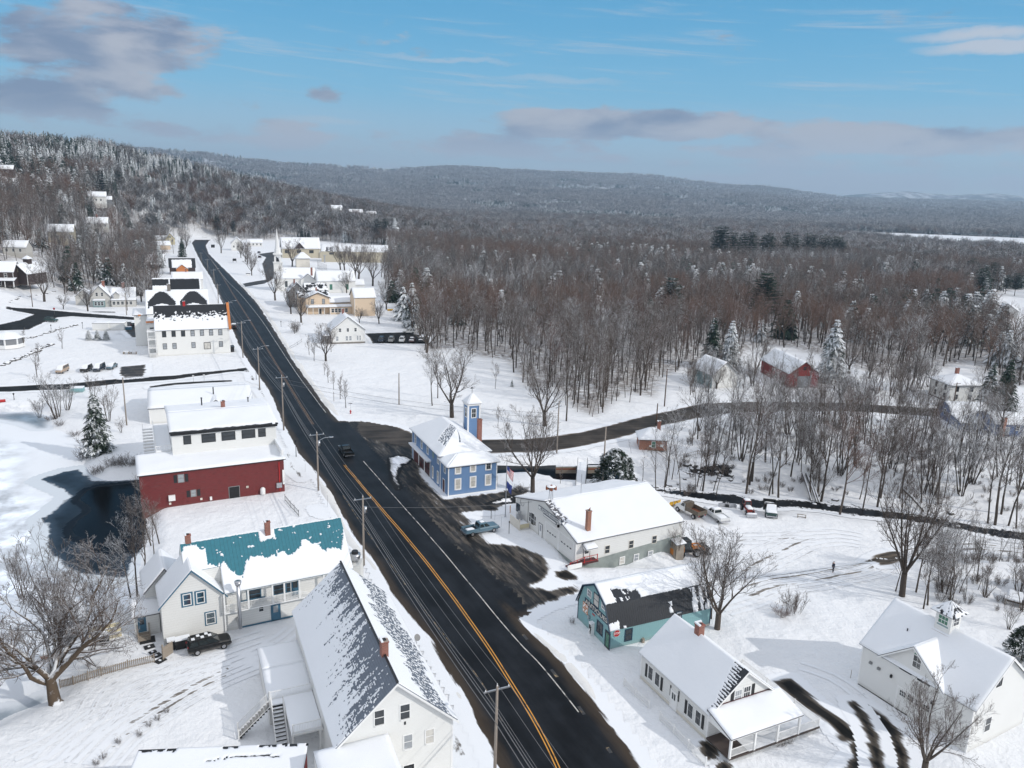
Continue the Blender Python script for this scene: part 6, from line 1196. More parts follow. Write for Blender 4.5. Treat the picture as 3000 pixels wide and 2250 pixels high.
def tree(kind,p,H,label,group=None,name=None,cat='tree',wid=1.0,var=None,rot=None,lean=0.):
    name=name or {'pole':'young_tree','sapling':'young_tree','clump':'birch_clump'}.get(kind,'bare_tree')
    v=TM[kind]; tr,cr=v[var if var is not None else random.randrange(len(v))]; s=H/TH[kind]
    z=p[2] if len(p)>2 else tz1(p[0],p[1]); o=thing(name,label,cat,(p[0],p[1],z),0,group); o.scale=(s*wid,s*wid,s); o.rotation_euler=(lean*random.gauss(0,1),lean*random.gauss(0,1),rot if rot is not None else random.random()*6.283)
    for nm,me in (('trunk',tr),('crown',cr)):
        c=link(bpy.data.objects.new(nm,me)); c.parent=o
    return o
def toph(base,tp):
    """height of a tree whose foot and top are seen at two pixels"""
    b=gp(*base); d=ray(*tp); t=(b.x*d[0]+b.y*d[1])/(d[0]**2+d[1]**2); return b,max(1.,CH+t*d[2]-b.z)
def t2(kind,base,top,label,**k):
    b,H=toph(base,top); return tree(kind,b,H,label,**k)
def scatter(poly,n,minr=2.):
    p=np.array(poly); out=[]; tries=0
    while len(out)<n and tries<n*60:
        tries+=1; x=random.uniform(*(p[:,0].min(),p[:,0].max())); y=random.uniform(p[:,1].min(),p[:,1].max())
        if inpoly(np.array([x]),np.array([y]),poly)[0]<0: continue
        if any((x-a)**2+(y-b)**2<minr*minr for a,b in out): continue
        out.append((x,y))
    return out
# lone trees
t2('willow',(122,1518),(60,1215),'huge old spreading bare tree with a thick leaning trunk at the lower left corner',name='old_willow',rot=0.,wid=1.12)
t2('clump',P('Z1',370,790),P('Z1',370,140),'pale bare birch behind the huge old spreading tree',wid=1.1)
t2('clump',P('Z1',140,560),P('Z1',150,180),'thin bare multi-stemmed tree at the left edge of the frozen pond')
t2('clump',P('Z1',640,700),P('Z1',640,240),'bushy bare tree between the pond and the wooden bench stack')
for x,y,tx,ty in ((890,560,830,-30),(850,575,780,60),(940,520,900,-60),(1000,330,1020,-40)): t2('wood',P('Z1',x,y),P('Z1',tx,ty),'slim bare tree on the pond bank behind the restaurant entry',group='slim bank trees behind the restaurant',wid=.8)
t2('pole',P('Z5',1130,1655),P('Z5',1110,1150),'snowy slim bare tree in front of the red building, left of a pair',wid=1.1); t2('pole',P('Z5',1192,1640),P('Z5',1180,1140),'snowy slim bare tree in front of the red building, right of a pair',wid=1.1)
t2('snowspruce',P('Z5',735,955),P('Z5',690,505),'tall snow-laden spruce standing alone on the pond bank',name='spruce_tree')
for x,y,ty,lb in ((430,700,340,'multi-stemmed bare tree on the point beside pond street'),(505,640,400,'thin bare tree right of the multi-stemmed tree by pond street'),(810,725,450,'bare tree just right of the tall spruce'),(700,560,370,'bare tree behind the tip of the tall spruce'),(300,700,520,'low bushy bare tree at the pond corner'),(905,810,700,'sapling beside the tall wooden pole on the pond bank')): t2('clump',P('Z5',x,y),P('Z5',x,ty),lb,wid=1.2)
for x,y,h in ((620,1000,2.6),(690,960,2.4),(700,1120,1.6),(760,1120,1.7),(830,1100,1.8),(900,1090,2.2),(960,1080,2.6),(985,1110,2.),(640,900,2.4),(380,720,1.8),(450,770,1.5),(560,840,1.6)): tree('shrub',G('Z5',x,y),h,'low snowy bush on the pond bank',group='snowy bushes on the pond bank',name='bush',cat='bush',wid=1.5)
for x,y,ty,lb in ((180,170,45,'young bare tree beside the park gazebo'),(465,182,45,'young vase-shaped bare tree behind the stone row'),(277,397,215,'young wide bare tree left of the snow-covered cars'),(292,278,150,'small bare tree on the stone row')): t2('sapling',P('Z5',x,y),P('Z5',x,ty),lb,wid=1.25)
for x,lb in ((665,'leftmost'),(730,'middle'),(795,'rightmost')): t2('snowspruce',P('Z5',x,118),P('Z5',x,40),lb+' of three small snowy Christmas trees on the inn lawn',name='small_spruce',group='small snowy spruces on the inn lawn',wid=1.5)
for z,x,y,ty,lb in (('B3',540,555,60,'tall bare tree beside the upper street, left of the cottage'),('B3',640,315,20,'dark-trunked bare tree in front of the left wood'),('B3',770,645,460,'small bare apple tree in front of the cottage'),('B3',1068,670,330,'bare tree in front of the cottage bay window'),('B3',1720,555,200,'bare tree left of the inn tower'),('B3',1480,430,130,'tall bare tree behind the cottage'),('B3',250,360,190,'bare tree in front of the brown barn')): t2('maple',P(z,x,y),P(z,x,ty),lb)
# park row and trees right of the road
for x,y,ty,k in ((800,625,430,'sapling'),(757,560,385,'sapling'),(709,490,360,'sapling'),(668,437,300,'sapling'),(640,380,285,'sapling'),(562,275,110,'sapling'),(526,227,90,'sapling'),(690,207,60,'sapling')): t2(k,P('Z6',x,y),P('Z6',x,ty),'slim young bare tree in the row along the snowy field',group='young trees in a row along the road',wid=1.0)
t2('maple',P('Z6',650,275),P('Z6',570,10),'crooked bare apple tree at the head of the snowy field',wid=1.1); t2('shrub',P('Z6',420,60),P('Z6',415,-30),'round bare bush left of the white gabled house',name='bush',cat='bush')
for z,x,y,tx,ty,lb in (('Y3',370,1172,330,790,'bare tree in front of the peach house porch'),('Y3',262,1080,230,760,'bare tree in front of the dark grey house'),('Y3',95,938,70,560,'tall dark bare tree left of the church'),('Y3',785,615,770,330,'bare tree left in front of the gymnasium'),('Y3',828,620,860,330,'leaning bare tree in front of the gymnasium'),('Y3',935,700,925,330,'tall bare tree right of the parish hall'),('Y3',975,725,985,330,'tall twin bare tree right of the parish hall'),('Y3',1125,785,1130,380,'tall bare tree above the peach barn'),('Y3',850,860,880,620,'bare tree left of the peach barn'),('Y3',1270,1035,1260,730,'slim bare tree right of the peach barn'),('Y3',275,580,255,280,'bare tree in front of the school'),('Y3',985,1180,990,1010,'small bare tree below the peach barn'),('Y3',1192,1185,1200,930,'slim bare tree on the slope right of the peach barn'),('Y3',300,1290,300,1150,'low spreading apple tree beside the road')): t2('maple',P(z,x,y),P(z,tx,ty),lb,wid=.9)
t2('spruce',P('Y3',1540,1222),P('Y3',1550,738),'tall dark snowy spruce above the cleared car park',name='spruce_tree')
t2('maple',P('Y3',1695,1490),P('Y3',1660,1000),'big bare tree at the right end of the cleared car park')
for x,y,tx,ty,lb in ((317,1335,330,780,'big bare maple with low fork behind the blue hall'),(210,1190,230,850,'bare tree left of the big maple'),(170,1247,175,880,'slim dark bare tree left of the big maple'),(1012,1398,1000,880,'big low-branched bare maple beside the lane'),(1172,1362,1150,880,'straight tall bare tree at the edge of the wood by the lane'),(1230,1232,1240,740,'tall bare tree standing in front of the wood'),(640,1120,650,930,'small bare tree in the snowy field by the wood'),(1725,1170,1740,600,'tall pale bare tree at the corner of the wood')): t2('maple' if lb.startswith('big') else 'wood',P('Y4',x,y),P('Y4',tx,ty),lb)
[t2('maple',P('Y2',x,y),P('Y2',x+10,ty),'bare tree in the dark row left of the church',group='dark trees left of the church',wid=.8) for x,y,ty in ((1352,645,430),(1405,690,440),(1432,718,460),(1482,858,560),(1112,588,280))]
t2('sapling',P('Y4',660,1400),P('Y4',665,1265),'tiny bare sapling behind the blue hall'); t2('maple',P('Z7',410,1257),P('Z7',420,640),'bare tree with many limbs behind the municipal building',wid=.95)
t2('snowspruce',P('Y4',765,1105),P('Y4',768,1050),'tiny spruce on the snowy field',name='small_spruce'); t2('sapling',P('B1',1940,460),P('B1',1950,290),'small bare tree beside the mill pool')
t2('cedar',P('B5',650,1040),P('B5',715,575),'dense rounded dark cedar with snow on its right side',name='cedar_tree',wid=1.25)
# around the yard and right foreground
t2('maple',P('Z3',1440,757),P('Z3',1570,130),'bare tree leaning over the right end of the antique shop'); t2('wood',P('Z3',1402,692),P('Z3',1380,230),'bare tree just behind the one at the antique shop end',wid=1.1); t2('clump',P('A2',600,1230),P('A2',600,640),'pale thin multi-stemmed birch behind the antique shop')
t2('clump',P('A2',300,1060),P('A2',290,650),'small thin birch beside the orange loader',wid=.8)
t2('maple',P('Z4',868,545),P('Z4',960,-330),'giant thick-trunked bare tree right behind the garage',wid=.72); 
for x,y,tx,ty in ((985,1190,1250,420),(1215,1170,1560,500),(860,1050,900,300),(1520,930,1700,330),(940,1230,1040,600),(640,1040,600,500)): t2('wood',P('A3',x,y),P('A3',tx,ty),'bare tree in the clump behind the garage',group='bare trees behind the garage',lean=.06)
t2('maple',P('Z4',1010,1720),P('Z4',1180,1120),'wide bushy bare tree in front of the garage at the bottom right'); t2('redshrub',P('Z4',85,670),P('Z4',90,575),'rust-brown bush in the snow left of the garage',name='bush',cat='bush',wid=1.2); t2('shrub',P('Z4',165,650),P('Z4',170,470),'tall grey twiggy bush beside the rust-brown bush',name='bush',cat='bush',wid=.8)
t2('cedar',P('Z4',1640,960),P('Z4',1640,720),'dark snowy thicket at the right edge beside the garage',name='yew_bush',cat='bush'); t2('clump',P('Z4',1560,760),P('Z4',1600,560),'bare thicket at the right edge behind the garage')
tree('shrub',G('Z3',500,720),.9,'tiny bare bush in front of the antique shop',name='bush',cat='bush'); tree('shrub',G('B1',1490,545),1.3,'low twig heap behind the flagpole',name='brush_heap',cat='bush',wid=2.4)
for x,y in ((1640,1450),(1700,1420),(1580,1440),(1850,1330),(1930,1290)): tree('shrub',G('B2',x,y),.6,'dry flower clump in the snow beside the wrap porch',group='dry flower clumps by the wrap porch',name='dry_plant',cat='plant',wid=1.2)
for x,y in ((965,1390),(1080,1300),(770,1500),(670,1600),(620,1640),(580,1000),(1020,1350),(900,1450)): tree('shrub',G('Z1',x,y),.75,'tuft of dry weeds in the snowy yard at the lower left',group='dry weeds in the lower left yard',name='dry_plant',cat='plant')
for x,y in scatter([gp(*q)[:2] for q in ((120,640),(300,660),(330,600),(345,520),(405,520),(405,545),(385,560),(345,620),(320,690),(120,655))],34,4.): tree(random.choice(('wood','maple','pole')),(x,y),random.uniform(9,14),'bare tree among the houses left of the road',group='bare trees among the left houses')
# creek trees
CR=[(45,1138,60,500),(92,1262,130,560),(132,1200,200,430),(222,1160,300,420),(262,1282,250,640),(292,1270,400,600),(332,1300,420,700),(572,1230,700,720),(652,1330,760,620),(622,1282,700,900),(792,1420,810,760),(882,1180,960,660),(902,1160,1060,540),(962,1390,1010,720),(1072,1370,1130,730),(1092,1330,1200,700),(1242,1330,1230,820),(1172,1240,1180,1120),(1402,1340,1480,800),(1522,1380,1600,800),(1562,1370,1640,850),(1702,1350,1800,560),(1682,1370,1900,700),(1902,1480,1990,700),(1952,1500,2060,640),(1992,1450,2010,780),(2052,1500,2160,700),(2112,1530,2190,800),(1440,1180,1500,700),(1330,1160,1400,780),(480,1080,560,560),(390,1050,420,520),(2130,1300,2160,640),(1780,1190,1850,600),(1240,1300,1300,860)]
for x,y,tx,ty in CR: t2(random.choice(('wood','wood','clump','pole')),P('Z8',x,y),P('Z8',tx,ty),'tall bare tree in the thicket along the creek',group='bare trees along the creek',lean=.03)
for x,y,tx,ty in ((1020,945,1100,560),(1350,970,1330,560),(1455,965,1480,500),(865,695,870,480),(1745,1130,1810,680),(1690,1120,1700,600),(1950,1200,2060,620),(1920,1130,1900,500),(2150,790,2160,350)): t2('pole',P('B5',x,y),P('B5',tx,ty),'slim bare tree beside the creek near the brick pump house',group='slim trees near the pump house',wid=1.2)
for x,y,tx,ty in ((545,745,580,560),(400,480,380,330),(260,450,300,310),(1130,570,1190,370),(1190,640,1230,430),(900,640,930,450),(1500,680,1520,430),(1560,500,1580,260),(1480,490,1480,250),(1650,470,1640,260),(1530,490,1510,240),(1600,480,1620,240),(1300,420,1300,220),(1180,390,1200,170)): t2('clump' if x>1400 else 'maple',P('Y5',x,y),P('Y5',tx,ty),'bare tree beside the lane beyond the creek',group='bare trees beside the lane',wid=1.15)
t2('redshrub',P('Y5',1380,860),P('Y5',1380,660),'tall reddish bush among the creek trees',name='bush',cat='bush')
CZ=[gp(*q)[:2] for q in ((1380,1050),(1480,1000),(1500,925),(1700,905),(1900,905),(2040,925),(2250,950),(2250,1130),(2000,1105),(1800,1085),(1600,1065))]
for x,y in scatter(CZ,140,1.7): tree(random.choice(('pole','pole','wood','wood','clump')),(x,y),random.uniform(8,15.5),'thin bare tree between the lane and the creek',group='thin trees between lane and creek',lean=.05)
for x,y in scatter([gp(*q)[:2] for q in ((1960,1215),(2030,1180),(2250,1200),(2250,1330),(2060,1320),(1990,1290))],36,1.4): tree(random.choice(('pole','clump','pole')),(x,y),random.uniform(4,9),'thin undergrowth tree behind the garage',group='undergrowth trees behind the garage',lean=.06)
for x,y in scatter([gp(*q)[:2] for q in ((1440,850),(1500,800),(1640,770),(1700,842),(1780,835),(1960,845),(2020,880),(1800,866),(1640,864),(1520,868))],52,2.): tree(random.choice(('pole','clump','sapling','wood')),(x,y),random.uniform(5,12),'thin bare tree on the far side of the lane',group='thin trees beyond the lane',lean=.05)
for x,y in scatter([gp(*q)[:2] for q in ((1270,905),(1330,880),(1420,862),(1380,830),(1250,870),(1190,880))],26,1.6): tree('pole',(x,y),random.uniform(8,13),'slender pole-like young tree at the wood edge by the lane',group='slender poles at the wood edge',lean=.05)
# single conifers: foot, top, kind, label
for k,b,tp,lb in (('pine',P('Y8',120,1330),P('Y8',150,1035),'bushy dark pine standing above the wood, left of a pair'),('pine',P('Y8',665,1340),P('Y8',670,1003),'bushy dark pine standing above the wood, right of a pair'),('snowspruce',P('Y5',472,372),P('Y5',455,70),'tall snow-covered spruce behind the green-sided house'),('spruce',P('Y5',365,345),P('Y5',365,55),'dark spruce left of the snow-covered spruce'),('spruce',P('Y5',1068,440),P('Y5',1070,60),'narrow dark spruce right of the red barn'),('snowspruce',P('Y5',1110,445),P('Y5',1110,290),'broad snowy spruce right of the red barn'),('spruce',P('Y5',1990,605),P('Y5',2025,318),'dense dark spruce beside the hip house, left of a pair'),('spruce',P('Y5',2085,612),P('Y5',2115,298),'dense dark spruce beside the hip house, right of a pair'),
 ('pine',P('Y6',670,590),P('Y6',665,378),'tall pine on the left hillside above the snowy cottage'),('pine',P('Y6',775,545),P('Y6',765,383),'second tall pine on the left hillside'),('spruce',P('Y6',590,722),P('Y6',590,588),'broad dark spruce above the snowy cottage'),('spruce',P('Y6',1040,775),P('Y6',1042,626),'narrow spruce left of the road bend'),('spruce',P('Y6',1012,770),P('Y6',1012,650),'shorter spruce left of the road bend'),('pine',P('Y6',1412,800),P('Y6',1408,668),'pine at the outside of the road bend'),('pine',P('Y6',1460,800),P('Y6',1455,700),'lower pine at the outside of the road bend'),('pine',P('Y6',1515,800),P('Y6',1512,700),'rightmost pine at the outside of the road bend'),('spruce',P('Y6',1182,935),P('Y6',1182,812),'spruce in front of the cream house beside the road'),('snowspruce',P('Y6',1036,1005),P('Y6',1036,845),'snowy spruce beside the dark porch house'),('spruce',P('Y6',140,515),P('Y6',140,438),'lone spruce in the snowy hillside clearing'),
 ('pine',P('Y3',1170,335),P('Y3',1165,70),'tall pine right of the gymnasium, left of three'),('pine',P('Y3',1250,345),P('Y3',1255,80),'tall pine right of the gymnasium, middle of three'),('snowspruce',P('Y3',1360,345),P('Y3',1375,60),'snowy pine right of the gymnasium, right of three')): t2(k,b,tp,lb,name='pine_tree' if k=='pine' else 'spruce_tree')
for x,ty in ((395,738),(425,730),(490,772),(545,775),(592,768),(670,785),(700,775),(800,772),(850,785),(922,775),(955,785),(1012,782),(1045,790),(1080,795),(1112,800),(1140,830)): t2('pine',P('Y8',x,965),P('Y8',x,ty-6),'pine in the long row rising above the far edge of the wood',group='pines in the far row',name='pine_tree',wid=.9)
for x,y,ty in ((1260,965,880),(1420,960,868),(1465,970,850),(1505,985,890),(1550,1070,930),(1670,1010,930),(1780,1100,975),(1740,1110,990),(1892,1070,918),(1940,1190,975),(2012,1100,940),(2100,1130,1015),(2155,1140,1005),(1410,1135,1078),(1640,1190,1060),(1682,1200,1028),(1722,1180,1080),(2080,1050,960),(1860,1130,1000)): t2('pine' if x>1700 else 'spruce',P('Y8',x,y),P('Y8',x,ty),'dark conifer in the loose group at the far right of the wood',group='conifers at the far right',name='pine_tree',wid=1.1)

# ---------------- the woods ----------------
SRC=bpy.data.collections.new('tree_sources')
def join_src(name,meshes):
    """one mesh holding several tree meshes (each with an offset and scale) for the mass of far trees"""
    V_=[];F_=[];mi=[];mats=[]
    for me,off,s in meshes:
        n=len(me.vertices); co=np.empty(n*3,np.float32); me.vertices.foreach_get('co',co); b=len(V_); V_.extend((co.reshape(-1,3)*s+np.array(off)).tolist())
        mt=me.materials[0]; 
        if mt not in mats: mats.append(mt)
        k=mats.index(mt)
        for p in me.polygons: F_.append([b+i for i in p.vertices]); mi.append(k)
    me=bpy.data.meshes.new(name); me.from_pydata(V_,[],F_); [me.materials.append(m) for m in mats]; me.polygons.foreach_set('material_index',np.array(mi,np.int32)); me.polygons.foreach_set('use_smooth',np.ones(len(F_),bool)); me.update()
    o=bpy.data.objects.new(name,me); SRC.objects.link(o); return o
def lowtree(seed,H,mat,nb=26,w=.07):
    """far bare tree: a stem and a fan of ascending branch blades"""
    r=random.Random(seed); V_=[];F_=[]
    def tri(p,q,w_,w2):
        d=(q-p).normalized(); a=d.orthogonal().normalized(); a.rotate(Matrix.Rotation(r.random()*6.28,3,d)); c=d.cross(a); b=len(V_); V_.extend([tuple(p+a*w_),tuple(p-a*.5*w_+c*.87*w_),tuple(p-a*.5*w_-c*.87*w_),tuple(q+a*w2),tuple(q-a*w2)])
        F_.extend([(b,b+1,b+3),(b+1,b+2,b+4,b+3),(b+2,b,b+4)])
    tri(Vector((0,0,-.5)),Vector((r.gauss(0,.3),r.gauss(0,.3),H*.8)),.16*H/15,.05)
    for k in range(nb):
        z=H*(.35+.5*r.random()); a=r.random()*6.283; l=H*(.18+.22*r.random()); q=Vector((math.cos(a)*l*.75,math.sin(a)*l*.75,z+l*.75)); p=Vector((0,0,z)); tri(p,q,w,w*.5)
        for j in range(4):
            f=.3+.7*r.random(); e=p.lerp(q,f); a2=a+r.gauss(0,1.0); l2=l*.55; tri(e,e+Vector((math.cos(a2)*l2*.6,math.sin(a2)*l2*.6,l2*(.5+.4*r.random()))),w*.75,w*.3)
    me=bpy.data.meshes.new('low_tree'); me.from_pydata(V_,[],F_); me.materials.append(mat); me.update(); return me
def lowcon(seed,H,mat): return conifer_mesh('spruce',seed,H,mat,.42)[1]
LW=[tree_mesh('wood',s,15.5,1,tm=q) for s,q in ((21,'twig_far'),(22,'twig_frost'),(23,'twig_rust'),(24,'twig_grey'))]
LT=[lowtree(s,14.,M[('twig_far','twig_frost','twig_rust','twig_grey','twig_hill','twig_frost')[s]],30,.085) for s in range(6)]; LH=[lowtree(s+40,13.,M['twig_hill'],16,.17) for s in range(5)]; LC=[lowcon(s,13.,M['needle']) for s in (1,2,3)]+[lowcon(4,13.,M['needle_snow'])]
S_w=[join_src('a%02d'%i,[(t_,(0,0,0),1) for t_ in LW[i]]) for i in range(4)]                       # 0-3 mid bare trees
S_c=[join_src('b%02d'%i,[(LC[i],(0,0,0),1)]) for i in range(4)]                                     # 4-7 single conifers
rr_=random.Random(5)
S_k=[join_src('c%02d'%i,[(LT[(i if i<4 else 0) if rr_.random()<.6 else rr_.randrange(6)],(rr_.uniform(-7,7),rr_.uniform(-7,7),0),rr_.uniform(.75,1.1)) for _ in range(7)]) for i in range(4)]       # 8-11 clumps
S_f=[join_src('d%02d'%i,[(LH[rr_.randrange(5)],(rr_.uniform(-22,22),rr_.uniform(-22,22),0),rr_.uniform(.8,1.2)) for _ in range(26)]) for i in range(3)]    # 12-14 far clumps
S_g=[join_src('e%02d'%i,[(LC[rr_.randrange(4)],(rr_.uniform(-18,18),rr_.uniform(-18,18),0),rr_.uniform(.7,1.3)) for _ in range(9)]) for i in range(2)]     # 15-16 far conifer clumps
S_s=[join_src('f%02d'%i,[(TM['shrub'][i][0],(0,0,0),1),(TM['shrub'][i][1],(0,0,0),1)]) for i in range(2)]    # 17-18 brush
def gn_instances():
    ng_=bpy.data.node_groups.new('plant_the_wood','GeometryNodeTree'); ng_.interface.new_socket('Geometry',in_out='INPUT',socket_type='NodeSocketGeometry'); ng_.interface.new_socket('Geometry',in_out='OUTPUT',socket_type='NodeSocketGeometry')
    N=ng_.nodes; L=ng_.links; gi=N.new('NodeGroupInput'); go=N.new('NodeGroupOutput'); ci=N.new('GeometryNodeCollectionInfo'); ci.inputs['Collection'].default_value=SRC; ci.inputs['Separate Children'].default_value=True; ci.inputs['Reset Children'].default_value=True
    ip=N.new('GeometryNodeInstanceOnPoints'); ip.inputs['Pick Instance'].default_value=True
    def at(nm,ty): a=N.new('GeometryNodeInputNamedAttribute'); a.data_type=ty; a.inputs['Name'].default_value=nm; return a.outputs['Attribute']
    e2r=N.new('FunctionNodeEulerToRotation'); L.new(at('rot','FLOAT_VECTOR'),e2r.inputs[0])
    L.new(gi.outputs[0],ip.inputs['Points']); L.new(ci.outputs[0],ip.inputs['Instance']); L.new(at('idx','INT'),ip.inputs['Instance Index']); L.new(e2r.outputs[0],ip.inputs['Rotation']); L.new(at('scl','FLOAT_VECTOR'),ip.inputs['Scale']); L.new(ip.outputs[0],go.inputs[0]); return ng_
GNW=gn_instances()
def stuff(name,label,cat,P3,idx,scl,rz):
    me=bpy.data.meshes.new(name); n=len(P3); me.vertices.add(n); me.vertices.foreach_set('co',np.asarray(P3,np.float32).ravel())
    me.attributes.new('idx','INT','POINT').data.foreach_set('value',np.asarray(idx,np.int32)); me.attributes.new('scl','FLOAT_VECTOR','POINT').data.foreach_set('vector',np.asarray(scl,np.float32).ravel())
    rot=np.zeros((n,3),np.float32); rot[:,2]=rz; me.attributes.new('rot','FLOAT_VECTOR','POINT').data.foreach_set('vector',rot.ravel()); me.update()
    o=link(bpy.data.objects.new(name,me)); md=o.modifiers.new('plant','NODES'); md.node_group=GNW; tag(o,label,cat,None,'stuff'); return o
def jitter(r0,r1,cell,a0=-39,a1=39):
    """jittered cells over a wedge of ground"""
    R=r1*1.0; xs=np.arange(-R*math.sin(R_(-a0)),R*math.sin(R_(a1)),cell); ys=np.arange(r0*math.cos(R_(a1)),R,cell); X,Y=np.meshgrid(xs,ys); X=X+rng.uniform(-.48,.48,X.shape)*cell; Y=Y+rng.uniform(-.48,.48,Y.shape)*cell
    r=np.hypot(X,Y); a=np.degrees(np.arctan2(X,Y)); k=(r>=r0)&(r<r1)&(a>a0)&(a<a1); return X[k],Y[k]
HS=[(o.location.x,o.location.y) for o in sc.objects if o.parent is None and o.type=='EMPTY' and o.get('category') in('building','barn','church','shed')]
HSA=np.array(HS)
def free(X,Y,d=9.):
    m=np.ones(X.shape,bool)
    for x,y in HSA: 
        q=d if np.hypot(x,y)<420 else 11; m&=((X-x-4)**2+(Y-y-4)**2)>q*q
    return m
def conif(X,Y):
    r=np.hypot(X,Y); a=np.degrees(np.arctan2(X,Y)); h=tz(X,Y); hill=sm(28,70,h)*(a<-6)*(r<1700); n=wav(X,Y,95.)+.6*wav(X,Y,37.,2.)
    return np.clip(.07+.75*hill+.28*sm(.35,.9,n)+.35*sm(.2,.8,n)*(a>8)*(r>330),0,.95)
X,Y=jitter(140,800,4.5); f=forest(X,Y); k=(rng.random(X.shape)<f*.93)&free(X,Y); X,Y=X[k],Y[k]
r=np.hypot(X,Y); order=np.argsort(r); X,Y,r=X[order],Y[order],r[order]
# pines and spruces of the right-hand wood stay in clumps; the 300 nearest bare trees stand on their own
a=np.degrees(np.arctan2(X,Y)); cf=rng.random(X.shape)<conif(X,Y)*(r>300); near=[i for i in range(len(X)) if not cf[i]][:300]
for i in near: tree('wood' if rng.random()<.62 else 'pole',(X[i],Y[i]),float(rng.uniform(12.5,17.5)),'bare grey-brown tree in the near edge of the big wood',group='bare trees at the near edge of the wood',lean=.025)
rest=np.ones(len(X),bool); rest[near]=False; X,Y,cf=X[rest],Y[rest],cf[rest]; n=len(X); Z=tz(X,Y)
def tone(X,Y):
    q=wav(X,Y,60.,3.)+.5*wav(X,Y,23.,1.)+rng.normal(0,.45,len(X)); r_=np.hypot(X,Y); q=q-.75*sm(460,250,r_)*(X>-60)
    return np.where(q<-.55,2,np.where(q<.05,0,np.where(q<.72,3,1)))
idx=np.where(cf,rng.integers(4,8,n),tone(X,Y)); s=np.where(cf,rng.uniform(.55,1.25,n),rng.uniform(.72,1.1,n))
stuff('woodland','dense bare winter wood with scattered conifers behind the village','woodland',np.stack([X,Y,Z],1),idx,np.stack([s*rng.uniform(.9,1.2,n)]*2+[s],1),rng.uniform(0,6.28,n))
X,Y=jitter(800,2150,13.); f=forest(X,Y); k=(rng.random(X.shape)<f); X,Y=X[k],Y[k]; n=len(X); Z=tz(X,Y); cf=rng.random(n)<conif(X,Y)*1.0
idx=np.where(cf,15+rng.integers(0,2,n),8+tone(X,Y)); s=rng.uniform(.8,1.2,n); hill=(Z>25); sc3=np.stack([np.where(cf,.42,1.)*s]*2+[np.where(cf,.95,1.)*s],1)
stuff('woodland','bare wood and conifers on the left hill and the plain','woodland',np.stack([X,Y,Z],1),idx,sc3,rng.uniform(0,6.28,n))
PX=[];PY=[]
rad_=2150.
while rad_<7600:
    st=max(34,rad_*.0135); w_=np.arange(-37,37,math.degrees(st/rad_)); a=np.radians(w_+rng.uniform(-.4,.4,w_.shape)*math.degrees(st/rad_)); r=rad_+rng.uniform(-.5,.5,w_.shape)*st; PX.append(r*np.sin(a)); PY.append(r*np.cos(a)); rad_+=st
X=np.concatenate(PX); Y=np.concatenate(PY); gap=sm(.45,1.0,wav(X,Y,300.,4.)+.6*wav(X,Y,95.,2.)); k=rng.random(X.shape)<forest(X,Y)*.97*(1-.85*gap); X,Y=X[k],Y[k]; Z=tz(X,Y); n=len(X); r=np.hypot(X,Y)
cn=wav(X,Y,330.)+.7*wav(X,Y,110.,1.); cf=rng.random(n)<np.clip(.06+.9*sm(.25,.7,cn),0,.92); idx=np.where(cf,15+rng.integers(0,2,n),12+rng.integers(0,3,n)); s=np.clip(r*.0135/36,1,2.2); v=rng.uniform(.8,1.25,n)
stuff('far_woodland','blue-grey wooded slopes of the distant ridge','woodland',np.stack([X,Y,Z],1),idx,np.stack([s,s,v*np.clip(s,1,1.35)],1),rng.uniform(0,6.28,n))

# brush and saplings between the trunks
q=[p for p in scatter(CZ,300,.9)]+[p for p in scatter([gp(*k)[:2] for k in ((1960,1215),(2030,1180),(2250,1200),(2250,1330),(2060,1320),(1990,1290))],50,.8)]
X,Y=jitter(150,420,5.2); f=forest(X,Y); k=(rng.random(X.shape)<f*.6)&free(X,Y); X=np.concatenate([X[k],[p[0] for p in q]]); Y=np.concatenate([Y[k],[p[1] for p in q]]); n=len(X); s=rng.uniform(.25,.75,n)
stuff('undergrowth','low twiggy brush and saplings between the bare trees','undergrowth',np.stack([X,Y,tz(X,Y)],1),rng.integers(17,19,n),np.stack([s,s,s*rng.uniform(.7,1.5,n)],1),rng.uniform(0,6.28,n))
# ---------------- vehicles ----------------
M['tyre']=plain('tyre_rubber',(.014,.014,.014),.85); M['rim']=plain('alloy_rim',(.42,.42,.43),.35,.8); M['chrome']=plain('chrome',(.5,.5,.52),.25,.9); M['lens_red']=plain('red_lens',(.35,.01,.012),.25); M['lens']=plain('clear_lens',(.62,.64,.66),.15); M['car_glass']=glassy('car_glass',(.018,.024,.026),.06)
def paint(name,col,rough=.28):
    m,t,b=newmat(name); co=obj_co(t); n=t.noise(co,2.,4); z=t.sep(co)[2]
    c=t.mix(t.math('MULTIPLY',t.step(z,.75,.25),t.step(n,.3,.6,.15,.7)),col,(.24,.22,.2)); t.put(b.inputs['Base Color'],c); b.inputs['Roughness'].default_value=rough; b.inputs['Coat Weight'].default_value=.12; b.inputs['Specular IOR Level'].default_value=.3; return m
PT={k:paint(k+'_car_paint',c) for k,c in dict(black=(.006,.0065,.007),white=(.68,.69,.69),silver=(.33,.38,.42),green=(.035,.07,.065),navy=(.02,.03,.05),grey=(.30,.30,.29),maroon=(.07,.015,.02),blue=(.10,.17,.22),orange=(.55,.20,.035),yellow=(.62,.36,.03),red=(.24,.04,.03),tan=(.40,.30,.22)).items()}
